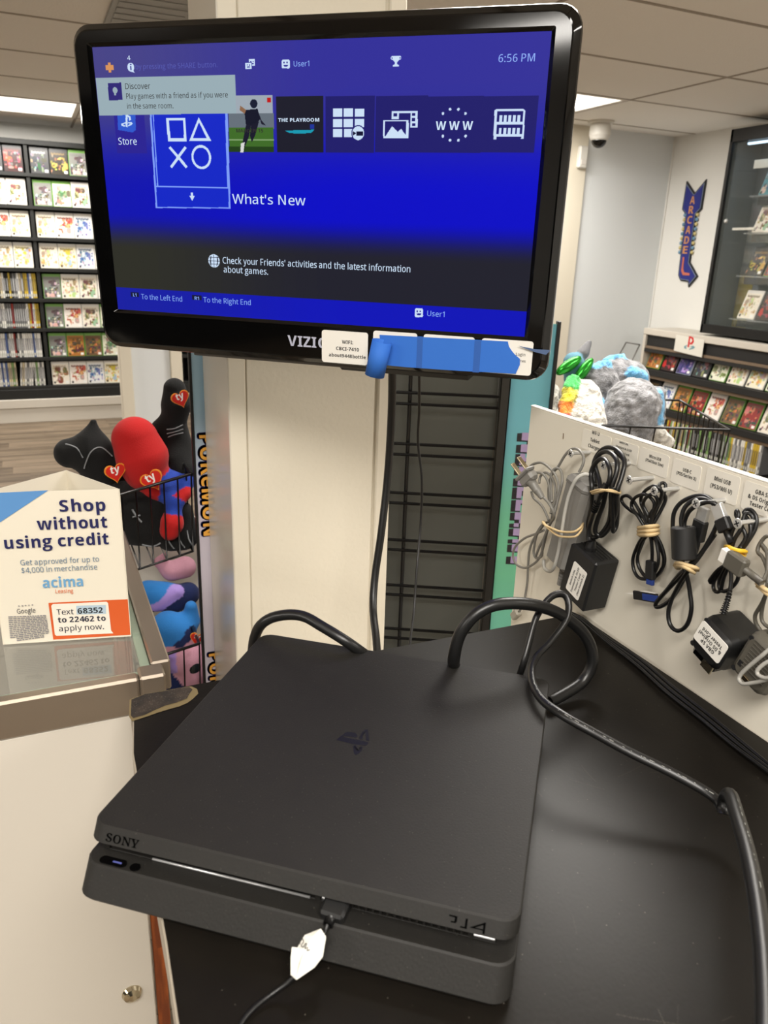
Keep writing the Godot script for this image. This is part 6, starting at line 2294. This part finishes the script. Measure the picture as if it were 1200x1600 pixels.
const G2 := [0.0287, 0.1735, 0.03, 0.0254, 0.1743, 0.036, 0.0214, 0.1684, 0.042, 0.0158, 0.1519, 0.044, 0.0131, 0.1315, 0.045, 0.0126, 0.1064, 0.046, 0.0089, 0.0819, 0.045, 0.0015, 0.0618, 0.043, -0.0158, 0.0506, 0.036, -0.0315, 0.0483, 0.03, -0.0367, 0.0557, 0.028]
const G3 := [-0.0234, 0.1383, 0.05, -0.013, 0.1337, 0.048, -0.0053, 0.1257, 0.046, -0.0083, 0.1167, 0.042, -0.0236, 0.1043, 0.034, -0.0366, 0.0847, 0.03, -0.0438, 0.0679, 0.026, -0.0521, 0.0529, 0.02, -0.0679, 0.0442, 0.016, -0.0735, 0.05, 0.016, -0.0657, 0.0732, 0.02, -0.0408, 0.0967, 0.03]
const G4 := [-0.0397, 0.0903, 0.03, -0.0673, 0.0755, 0.02, -0.097, 0.0586, 0.014, -0.117, 0.0408, 0.012, -0.1213, 0.0272, 0.012, -0.1122, 0.0185, 0.012, -0.0938, 0.0205, 0.012, -0.0738, 0.0338, 0.014, -0.0596, 0.0495, 0.016, -0.0495, 0.0706, 0.02, -0.0333, 0.0912, 0.03]
const G5 := [-0.0292, 0.1046, 0.03, -0.0482, 0.0938, 0.026, -0.0679, 0.0724, 0.02, -0.0817, 0.0498, 0.016, -0.087, 0.0239, 0.012, -0.0882, 0.0052, 0.01, -0.0894, -0.0134, 0.01, -0.0889, -0.0251, 0.012, -0.0918, -0.0353, 0.014, -0.0971, -0.0416, 0.014]
const G6 := [-0.0255, 0.1154, 0.034, -0.0212, 0.1422, 0.03, -0.0319, 0.1542, 0.026, -0.0498, 0.1593, 0.022, -0.0703, 0.161, 0.02, -0.0872, 0.1544, 0.02, -0.0919, 0.1481, 0.02, -0.0807, 0.1471, 0.022, -0.0606, 0.1507, 0.024, -0.046, 0.145, 0.026, -0.0337, 0.1307, 0.03, -0.0235, 0.1161, 0.034]
const G7 := [-0.0272, 0.107, 0.034, -0.0462, 0.1163, 0.03, -0.0675, 0.1203, 0.028, -0.0704, 0.1278, 0.03]
const G8 := [-0.0165, 0.1159, 0.036, -0.0199, 0.1349, 0.03, -0.0213, 0.152, 0.026, -0.0305, 0.1619, 0.022, -0.0399, 0.1626, 0.022, -0.0443, 0.1558, 0.024, -0.0403, 0.1427, 0.026, -0.0273, 0.1277, 0.032]
const G9 := [-0.0651, 0.1382, 0.024, -0.067, 0.1455, 0.022, -0.0594, 0.1522, 0.022, -0.0459, 0.1527, 0.024, -0.0333, 0.1447, 0.026, -0.0249, 0.1282, 0.03, -0.0211, 0.1142, 0.034]
const GB1 := [-0.0477, 0.0973, 0.026, -0.0174, 0.1064, 0.046, 0.0047, 0.1101, 0.052, 0.0227, 0.1131, 0.054, 0.0399, 0.1188, 0.052, 0.0422, 0.1234, 0.046, 0.0187, 0.1179, 0.024]
const GB2 := [-0.0467, 0.0983, 0.026, -0.0186, 0.1073, 0.046, 0.0054, 0.1065, 0.052, 0.0227, 0.1078, 0.054, 0.0425, 0.1145, 0.052, 0.0412, 0.1198, 0.044, 0.0187, 0.116, 0.024]
const GBRICK := [-0.0075, 0.1623, 0.036, 0.0342, 0.1661, 0.036, 0.0071, 0.0623, 0.036, -0.0273, 0.0549, 0.036]
const GPLUG := [-0.0496, 0.1639, 0.062, -0.0348, 0.1497, 0.058, -0.021, 0.1365, 0.05]
const B1 := [0.0396, 0.1052, 0.03, 0.0333, 0.1152, 0.028, 0.0385, 0.1356, 0.03, 0.0511, 0.1566, 0.034, 0.0634, 0.1767, 0.036, 0.0602, 0.1893, 0.034, 0.0458, 0.195, 0.03, 0.0362, 0.1908, 0.03, 0.029, 0.1772, 0.03, 0.0375, 0.1633, 0.034, 0.0359, 0.1445, 0.03, 0.0271, 0.1213, 0.024, 0.0308, 0.1074, 0.022, 0.042, 0.1123, 0.02, 0.0551, 0.1305, 0.022, 0.0644, 0.1509, 0.03, 0.0663, 0.1704, 0.034, 0.0658, 0.187, 0.03, 0.059, 0.1974, 0.026, 0.0417, 0.2009, 0.022, 0.0265, 0.1947, 0.02, 0.024, 0.1835, 0.022, 0.0435, 0.1705, 0.03, 0.055, 0.158, 0.036]
const B2 := [0.0592, 0.1684, 0.034, 0.0527, 0.1496, 0.03, 0.0427, 0.1292, 0.026, 0.0392, 0.1155, 0.024, 0.0439, 0.1117, 0.02, 0.0542, 0.1227, 0.02, 0.0653, 0.1436, 0.024, 0.072, 0.1673, 0.032, 0.0697, 0.1844, 0.026, 0.0634, 0.197, 0.02, 0.0475, 0.2035, 0.016, 0.03, 0.2021, 0.014, 0.0175, 0.1932, 0.014, 0.0168, 0.1802, 0.018, 0.0374, 0.1653, 0.03]
const B3 := [0.0709, 0.172, 0.036, 0.0668, 0.1517, 0.03, 0.0611, 0.1226, 0.02, 0.0602, 0.1291, 0.016, 0.0627, 0.1494, 0.02, 0.0709, 0.1691, 0.03, 0.0596, 0.1842, 0.016, 0.0536, 0.195, 0.012, 0.0378, 0.199, 0.01]
const B4 := [0.0634, 0.1759, 0.04, 0.0612, 0.1651, 0.042, 0.0556, 0.1539, 0.04, 0.047, 0.1402, 0.036, 0.0359, 0.12, 0.03, 0.0366, 0.1066, 0.03]
const BB1 := [0.0158, 0.1523, 0.016, 0.0406, 0.1602, 0.036, 0.0635, 0.1699, 0.046, 0.078, 0.1727, 0.046, 0.0756, 0.1692, 0.034, 0.0564, 0.1624, 0.014]
const BB2 := [0.0172, 0.1496, 0.016, 0.0426, 0.159, 0.036, 0.0651, 0.1684, 0.047, 0.0778, 0.1737, 0.046, 0.0751, 0.1682, 0.032, 0.0555, 0.1631, 0.014]
const BBRICK := [0.0146, 0.0979, 0.033, 0.0561, 0.0857, 0.033, 0.0467, 0.0268, 0.033, 0.0005, 0.0351, 0.033]
const BLABEL := [0.0233, 0.0781, 0.0335, 0.0461, 0.0724, 0.0335, 0.0365, 0.0368, 0.0335, 0.0143, 0.0424, 0.0335]
const BTH := 0.033
const U1 := [0.1151, 0.1101, 0.016, 0.1143, 0.1249, 0.018, 0.1102, 0.1399, 0.02, 0.0984, 0.1552, 0.018, 0.0889, 0.1634, 0.016, 0.0986, 0.1765, 0.022, 0.1159, 0.1871, 0.028, 0.1216, 0.1834, 0.024, 0.1167, 0.1707, 0.02, 0.1072, 0.155, 0.02, 0.1041, 0.1376, 0.018, 0.092, 0.1196, 0.014, 0.0856, 0.0999, 0.012, 0.0927, 0.0872, 0.012, 0.1073, 0.0883, 0.014, 0.1188, 0.0975, 0.016, 0.1251, 0.1143, 0.018, 0.1197, 0.1301, 0.018, 0.1143, 0.1413, 0.02, 0.0996, 0.1491, 0.018, 0.0768, 0.1498, 0.016, 0.0628, 0.1554, 0.016, 0.0696, 0.1631, 0.018, 0.079, 0.1622, 0.018, 0.0921, 0.1532, 0.018, 0.1079, 0.1408, 0.02, 0.0973, 0.1217, 0.016, 0.092, 0.1024, 0.012, 0.1009, 0.0922, 0.012, 0.1154, 0.0922, 0.012, 0.1254, 0.107, 0.012, 0.1264, 0.1172, 0.012, 0.1207, 0.13, 0.014, 0.1133, 0.1407, 0.018, 0.1052, 0.1544, 0.02, 0.0989, 0.1638, 0.022, 0.1077, 0.1748, 0.026, 0.1155, 0.1779, 0.026, 0.1168, 0.1709, 0.022, 0.1112, 0.1563, 0.02, 0.112, 0.1421, 0.02]
const U2 := [0.1038, 0.1391, 0.018, 0.093, 0.1488, 0.02, 0.082, 0.1559, 0.02, 0.0873, 0.1667, 0.022, 0.1002, 0.174, 0.024, 0.1058, 0.173, 0.022, 0.1111, 0.1674, 0.02, 0.1105, 0.1545, 0.02, 0.1112, 0.1403, 0.02, 0.119, 0.1277, 0.014, 0.1238, 0.1143, 0.01, 0.1206, 0.099, 0.01, 0.1071, 0.0893, 0.01, 0.0937, 0.0942, 0.01, 0.0893, 0.1045, 0.01, 0.0985, 0.1269, 0.014, 0.1066, 0.1417, 0.018, 0.1096, 0.1631, 0.014, 0.111, 0.1766, 0.01, 0.1093, 0.1846, 0.008, 0.107, 0.186, 0.01, 0.1096, 0.1846, 0.016, 0.1146, 0.1806, 0.016, 0.116, 0.1728, 0.012, 0.1136, 0.1596, 0.014, 0.111, 0.1464, 0.018]
const UB1 := [0.0845, 0.1334, 0.008, 0.0999, 0.1396, 0.022, 0.1176, 0.148, 0.03, 0.1203, 0.1491, 0.024, 0.1089, 0.1426, 0.01]
const UB2 := [0.0852, 0.1299, 0.008, 0.1006, 0.1362, 0.022, 0.1184, 0.1439, 0.03, 0.1211, 0.145, 0.024, 0.1096, 0.1392, 0.01]
const UB3 := [0.0858, 0.1267, 0.008, 0.1012, 0.1331, 0.022, 0.1191, 0.1402, 0.03, 0.1219, 0.1413, 0.024, 0.1103, 0.1362, 0.01]
const UPLUG := [0.1159, 0.1116, 0.018, 0.118, 0.1016, 0.018, 0.1185, 0.0935, 0.018, 0.1193, 0.088, 0.018]
const C1 := [0.1605, 0.1608, 0.03, 0.1596, 0.1677, 0.03, 0.1653, 0.1795, 0.032, 0.1746, 0.1883, 0.03, 0.1846, 0.192, 0.028, 0.1904, 0.1858, 0.024, 0.1976, 0.1763, 0.024, 0.2053, 0.165, 0.022]
const C2 := [0.1557, 0.1599, 0.028, 0.1534, 0.1681, 0.028, 0.1546, 0.1799, 0.026, 0.1623, 0.1881, 0.022, 0.1731, 0.1894, 0.02, 0.1838, 0.1841, 0.02, 0.1855, 0.1717, 0.02, 0.1809, 0.1528, 0.022, 0.1736, 0.1341, 0.024, 0.154, 0.109, 0.02, 0.1333, 0.0811, 0.016, 0.1279, 0.0696, 0.016, 0.1352, 0.0719, 0.016, 0.1454, 0.0834, 0.016, 0.1584, 0.1051, 0.02, 0.1667, 0.1241, 0.024]
const C3 := [0.1643, 0.1639, 0.03, 0.1584, 0.1301, 0.024, 0.1652, 0.1158, 0.022, 0.1695, 0.1022, 0.02, 0.1744, 0.0873, 0.02, 0.1726, 0.0711, 0.02, 0.1641, 0.0607, 0.02, 0.1542, 0.0614, 0.02, 0.149, 0.0718, 0.02, 0.1503, 0.0862, 0.02, 0.1588, 0.1075, 0.022, 0.1713, 0.128, 0.026, 0.1796, 0.1487, 0.022, 0.1853, 0.1629, 0.02]
const C4 := [0.1369, 0.1418, 0.016, 0.1333, 0.1537, 0.016, 0.133, 0.1666, 0.016, 0.1382, 0.1773, 0.014, 0.1505, 0.1862, 0.012, 0.1632, 0.1891, 0.012, 0.1808, 0.1853, 0.016]
const C5 := [0.1685, 0.1552, 0.02, 0.1692, 0.1465, 0.02, 0.1669, 0.1294, 0.022, 0.1535, 0.1116, 0.02, 0.1409, 0.0916, 0.018, 0.1294, 0.0771, 0.014]
const CBAND := [0.1432, 0.1163, 0.014, 0.1642, 0.13, 0.034, 0.1804, 0.1356, 0.042, 0.1856, 0.1342, 0.036, 0.1668, 0.1218, 0.014]
const CBAND2 := [0.1453, 0.1151, 0.014, 0.1658, 0.1279, 0.034, 0.1817, 0.134, 0.043, 0.1833, 0.1296, 0.036, 0.1627, 0.1192, 0.014]
const FERR := [0.159, 0.1622, 0.03, 0.1667, 0.1341, 0.03]
const USBM := [0.1881, 0.1861, 0.026, 0.1943, 0.1813, 0.026, 0.2, 0.1739, 0.026, 0.2082, 0.164, 0.026]
const USBB := [0.1678, 0.1797, 0.018, 0.1667, 0.1696, 0.018, 0.1656, 0.154, 0.018, 0.1664, 0.1452, 0.018]
const CTAG := [0.0825, 0.0622, 0.012, 0.1076, 0.0759, 0.012, 0.1117, 0.0712, 0.012, 0.1236, 0.0811, 0.012, 0.1277, 0.0758, 0.012, 0.1385, 0.0882, 0.012]
const E1 := [0.2075, 0.1534, 0.024, 0.2051, 0.1696, 0.024, 0.2071, 0.1859, 0.022, 0.2031, 0.1901, 0.02, 0.2011, 0.1855, 0.018, 0.2106, 0.1784, 0.02, 0.216, 0.1709, 0.02, 0.213, 0.1595, 0.022, 0.2066, 0.1461, 0.02, 0.1951, 0.1338, 0.02, 0.1867, 0.12, 0.018, 0.188, 0.118, 0.016, 0.1948, 0.1323, 0.018, 0.2055, 0.1456, 0.02, 0.2173, 0.165, 0.02, 0.2202, 0.1792, 0.016, 0.2175, 0.1884, 0.014, 0.2105, 0.1928, 0.014, 0.2065, 0.1892, 0.016, 0.2167, 0.1813, 0.018, 0.2189, 0.1688, 0.02, 0.2127, 0.1551, 0.022, 0.2016, 0.1397, 0.02, 0.19, 0.1211, 0.016, 0.1918, 0.1127, 0.016, 0.1996, 0.1164, 0.018, 0.2024, 0.1301, 0.02, 0.2076, 0.1445, 0.022]
const E2 := [0.2117, 0.1542, 0.026, 0.2045, 0.1411, 0.022, 0.1966, 0.1241, 0.018, 0.2009, 0.1164, 0.018, 0.2099, 0.123, 0.018, 0.2148, 0.1349, 0.018, 0.2134, 0.1468, 0.022, 0.2077, 0.1524, 0.024, 0.2093, 0.1679, 0.024, 0.2116, 0.1769, 0.022, 0.21, 0.1895, 0.018, 0.2158, 0.188, 0.016, 0.218, 0.1755, 0.018, 0.2149, 0.1623, 0.022]
const E3 := [0.208, 0.1425, 0.022, 0.2112, 0.134, 0.022, 0.2141, 0.1235, 0.024, 0.215, 0.1132, 0.026, 0.2165, 0.1034, 0.03]
const EBAND := [0.193, 0.1536, 0.012, 0.2134, 0.1633, 0.034, 0.2273, 0.1668, 0.042, 0.2287, 0.1653, 0.034, 0.2108, 0.1552, 0.012]
const EBAND2 := [0.1927, 0.1518, 0.012, 0.2145, 0.161, 0.034, 0.2279, 0.164, 0.042, 0.2273, 0.1606, 0.034, 0.2108, 0.1536, 0.012]
const ECON := [0.2195, 0.1597, 0.045, 0.2232, 0.1595, 0.045, 0.2419, 0.156, 0.045, 0.2587, 0.1517, 0.045]
const EWART := [0.2066, 0.1025, 0.042, 0.2412, 0.0877, 0.042, 0.2295, 0.0546, 0.042, 0.1933, 0.0651, 0.042]
const ELAB := [0.208, 0.0984, 0.0425, 0.2394, 0.0858, 0.0425, 0.2318, 0.0643, 0.0425, 0.1999, 0.0772, 0.0425]
const H1 := [0.2539, 0.149, 0.04, 0.2493, 0.1558, 0.03, 0.2379, 0.1628, 0.024, 0.231, 0.1651, 0.022, 0.2318, 0.1744, 0.02, 0.2375, 0.1795, 0.02, 0.2457, 0.1733, 0.02, 0.2531, 0.1611, 0.028, 0.2569, 0.1473, 0.034, 0.2507, 0.1296, 0.03, 0.2437, 0.1142, 0.026, 0.2463, 0.1054, 0.024, 0.2563, 0.1027, 0.024, 0.261, 0.119, 0.026, 0.2591, 0.1398, 0.032]
const H2 := [0.2503, 0.1658, 0.026, 0.2372, 0.1684, 0.022, 0.2314, 0.1712, 0.02, 0.2415, 0.1672, 0.024, 0.2493, 0.1558, 0.03, 0.2553, 0.1446, 0.034, 0.2501, 0.1248, 0.028, 0.2512, 0.1123, 0.026, 0.2607, 0.1105, 0.026]
const HBAND := [0.233, 0.1357, 0.016, 0.256, 0.1476, 0.042, 0.267, 0.1484, 0.046, 0.2692, 0.1494, 0.04]
const HBAND2 := [0.234, 0.1339, 0.016, 0.2575, 0.1457, 0.042, 0.2676, 0.1457, 0.046, 0.2698, 0.1467, 0.04]
const HWART := [0.248, 0.1083, 0.036, 0.2862, 0.094, 0.036, 0.268, 0.0561, 0.036, 0.2378, 0.0613, 0.036]
const H3 := [0.2898, 0.1141, 0.046, 0.2788, 0.1065, 0.046, 0.2736, 0.098, 0.048, 0.2618, 0.0791, 0.048, 0.2576, 0.0691, 0.048, 0.2639, 0.0677, 0.05, 0.2777, 0.0776, 0.05, 0.2886, 0.0878, 0.05, 0.2966, 0.0919, 0.048]
const H4 := [0.2921, 0.1042, 0.046, 0.282, 0.0977, 0.05, 0.2759, 0.0886, 0.052, 0.2759, 0.0834, 0.052, 0.2845, 0.0849, 0.052, 0.297, 0.0975, 0.05]
const K1 := [0.3174, 1.07, -0.5283, 0.3058, 1.09, -0.5144, 0.3087, 1.12, -0.5088, 0.328, 1.14, -0.504, 0.3615, 1.14, -0.5012, 0.4001, 1.125, -0.5013, 0.4308, 1.1, -0.4984, 0.44, 1.075, -0.4926, 0.4296, 1.055, -0.4905, 0.396, 1.048, -0.4842, 0.387, 1.048, -0.4821]
const K2 := [0.3634, 1.07, -0.4969, 0.3643, 1.09, -0.4925, 0.3832, 1.12, -0.5074, 0.402, 1.135, -0.5133, 0.4147, 1.135, -0.5088, 0.4093, 1.12, -0.4979, 0.3895, 1.105, -0.4906, 0.3672, 1.095, -0.4819, 0.3505, 1.09, -0.4613, 0.3409, 1.09, -0.4338, 0.343, 1.09, -0.408, 0.3564, 1.085, -0.3856, 0.3707, 1.08, -0.3623, 0.3873, 1.075, -0.3398, 0.4002, 1.07, -0.3212, 0.4036, 1.068, -0.3095, 0.4003, 1.066, -0.3008]
const K3 := [0.4002, 1.065, -0.2994, 0.4036, 1.075, -0.303, 0.3962, 1.085, -0.294, 0.3788, 1.09, -0.2738, 0.3543, 1.095, -0.2449, 0.3262, 1.1, -0.2148, 0.2975, 1.105, -0.1868, 0.2713, 1.11, -0.1634, 0.2476, 1.115, -0.1438]
const K4a := [0.5195, 1.046, -0.6355, 0.528, 1.044, -0.6161, 0.5231, 1.044, -0.5666, 0.5248, 1.044, -0.5197, 0.5178, 1.044, -0.4681, 0.5136, 1.044, -0.4206, 0.5083, 1.044, -0.377, 0.5016, 1.044, -0.3306]
const K4b := [0.5188, 1.046, -0.6331, 0.5245, 1.045, -0.6118, 0.5202, 1.044, -0.5639, 0.5188, 1.044, -0.5151, 0.5113, 1.044, -0.4645, 0.5075, 1.044, -0.4176, 0.5026, 1.044, -0.3745, 0.4983, 1.044, -0.3278]
const K4c := [0.5186, 1.046, -0.6311, 0.5215, 1.046, -0.6081, 0.5176, 1.044, -0.5618, 0.5135, 1.044, -0.5117, 0.5052, 1.044, -0.4621, 0.5017, 1.044, -0.4156, 0.4972, 1.044, -0.3728, 0.4956, 1.044, -0.3256]
const K5 := [0.1633, 1.044, -0.6551, 0.163, 1.07, -0.6448, 0.1676, 1.09, -0.6351, 0.1802, 1.1, -0.6274, 0.1986, 1.105, -0.6113, 0.2134, 1.1, -0.5919, 0.231, 1.09, -0.5731, 0.253, 1.07, -0.5721]
const K6 := [0.4144, 1.2959, -0.9, 0.4299, 1.2238, -0.93, 0.4322, 1.1318, -0.94, 0.4209, 1.0513, -0.93, 0.4088, 0.9887, -0.92, 0.3985, 0.9495, -0.9, 0.387, 0.9214, -0.86, 0.3746, 0.8866, -0.82]
const K7 := [0.4324, 1.3007, -0.86, 0.456, 1.2282, -0.9, 0.4665, 1.1797, -0.92, 0.4754, 1.1243, -0.92, 0.4769, 1.0579, -0.92, 0.4641, 0.9987, -0.9, 0.4527, 0.9497, -0.88, 0.4282, 0.914, -0.84, 0.4146, 0.8782, -0.82]
const W1 := [0.1183, 1.0625, -0.3166, 0.1117, 1.06, -0.3107, 0.106, 1.057, -0.3071, 0.0979, 1.054, -0.3024, 0.0907, 1.048, -0.3025, 0.0818, 1.044, -0.3024, 0.0722, 1.043, -0.2996, 0.0641, 1.043, -0.2944, 0.0561, 1.043, -0.2862]
const WTAG := [0.113, 1.064, -0.3145, 0.114, 1.062, -0.3088, 0.11, 1.06, -0.3026, 0.1038, 1.058, -0.2984, 0.0937, 1.052, -0.2985, 0.0921, 1.054, -0.3035, 0.0936, 1.058, -0.3081, 0.0953, 1.06, -0.3112, 0.098, 1.06, -0.3118, 0.104, 1.062, -0.3155]
const WPLUG := [0.1276, 1.0655, -0.3262, 0.1183, 1.0625, -0.3166]
const LG1 := [-0.0145, 0.0057, -0.0113, -0.0028, -0.0102, -0.0058, -0.0072, -0.0071, -0.0033, -0.0066, -0.001, -0.005, -0.0004, -0.0024, -0.0013, -0.0014, -0.0107, -0.0009, -0.0112, 0.0001, -0.0103, 0.0008, 0.0018, 0.0007, 0.0097, 0.0016, 0.0087, 0.0061, -0.0012, 0.0068]
const LG2 := [0.0016, -0.0003, 0.0009, -0.0042, 0.0013, -0.01, 0.0029, -0.0138, 0.0042, -0.0135, 0.0065, -0.0085, 0.0094, -0.0004, 0.0072, -0.0002, 0.0035, -0.0104, 0.0026, -0.0085, 0.0029, -0.0045, 0.0043, -0.0007]
const LG3 := [-0.0004, 0.0084, 0.0029, 0.0171, 0.0048, 0.0186, 0.0063, 0.0167, 0.0074, 0.0124, 0.0069, 0.0082, 0.0047, 0.0079, 0.0058, 0.0096, 0.0056, 0.0126, 0.0044, 0.0134, 0.0023, 0.0075]
const CARDT := [["Shop", 0.0654, 0.1373, 0.107, 0.1369, 0.0118, 0, 1], ["without", 0.0436, 0.1198, 0.1072, 0.1195, 0.0119, 0, 1], ["using credit", 0.0127, 0.1018, 0.1072, 0.1022, 0.0119, 0, 1], ["Get approved for up to", 0.0248, 0.0843, 0.0967, 0.0846, 0.0056, 1, 0], ["$4,000 in merchandise", 0.0249, 0.0761, 0.0944, 0.0763, 0.0056, 1, 0], ["acima", 0.0425, 0.0593, 0.0799, 0.0591, 0.0109, 2, 1], ["Leasing", 0.0535, 0.053, 0.0699, 0.0527, 0.0043, 3, 0], ["Google", 0.0162, 0.0334, 0.033, 0.0334, 0.0051, 4, 0], ["Text", 0.0525, 0.0294, 0.0683, 0.0293, 0.0061, 4, 0], ["68352", 0.0722, 0.0294, 0.096, 0.0289, 0.0061, 5, 1], ["to 22462 to", 0.0528, 0.0208, 0.098, 0.0198, 0.0061, 4, 1], ["apply now.", 0.0529, 0.0112, 0.0956, 0.0106, 0.0062, 4, 0]]
const CO := [0.0457, 0.0428, 0.1206, 0.0419, 0.1206, 0.002, 0.0463, 0.0022]
const CW := [0.0481, 0.0396, 0.0497, 0.0413, 0.1001, 0.0407, 0.1016, 0.0391, 0.1022, 0.0084, 0.1041, 0.0049, 0.1011, 0.005, 0.0498, 0.0062, 0.0484, 0.0078]
const CG := [0.0712, 0.0381, 0.0993, 0.0374, 0.0988, 0.0275, 0.0709, 0.0285]
const CBT := [0.0031, 0.1575, 0.057, 0.1588, -0.0014, 0.1202]
const CF := [0.0076, 0.0305, 0.0426, 0.0295, 0.0434, 0.0059, 0.0066, 0.0025]
const CS := [0.0186, 0.0415, 0.0309, 0.0419]
const CARDB := [-0.057, 1.042, -0.7754, 0.1212, 0.9785, 0, 0.2064]
const PLAB := [[-0.028, 0.187, 0.0188, 0.2091, [["Wii U", -0.0127, 0.2064, -0.0002, 0.0037], ["Tablet", -0.0137, 0.1981, 0.0013, 0.0037], ["Charger", -0.0162, 0.1911, 0.0025, 0.0038]]], [0.0215, 0.1894, 0.0599, 0.2093, [["Switch Lite,", 0.0315, 0.2065, 0.0451, 0.0022], ["Standard & OLED", 0.0269, 0.2013, 0.0508, 0.0022], ["Tester Cord", 0.0318, 0.1964, 0.048, 0.0022], ["(Not Switch 2)", 0.0312, 0.1913, 0.0489, 0.0022]]], [0.0616, 0.1877, 0.1016, 0.2097, [["Micro USB", 0.0759, 0.2023, 0.0916, 0.003], ["(PS4/Xbox One)", 0.0714, 0.1976, 0.0956, 0.003]]], [0.107, 0.1864, 0.1416, 0.2097, [["USB-C", 0.1205, 0.2003, 0.1309, 0.0032], ["(PS5/Series X)", 0.1134, 0.1956, 0.1375, 0.0032]]], [0.1476, 0.1861, 0.1845, 0.2116, [["Mini USB", 0.1576, 0.202, 0.1754, 0.0038], ["(PS3/Wii U)", 0.1544, 0.1949, 0.1785, 0.0038]]], [0.1893, 0.1861, 0.2261, 0.2107, [["GBA SP", 0.2015, 0.2027, 0.2161, 0.0036], ["& DS Original", 0.1952, 0.1971, 0.2234, 0.0036], ["Tester Cord", 0.198, 0.1916, 0.2226, 0.0036]]]]
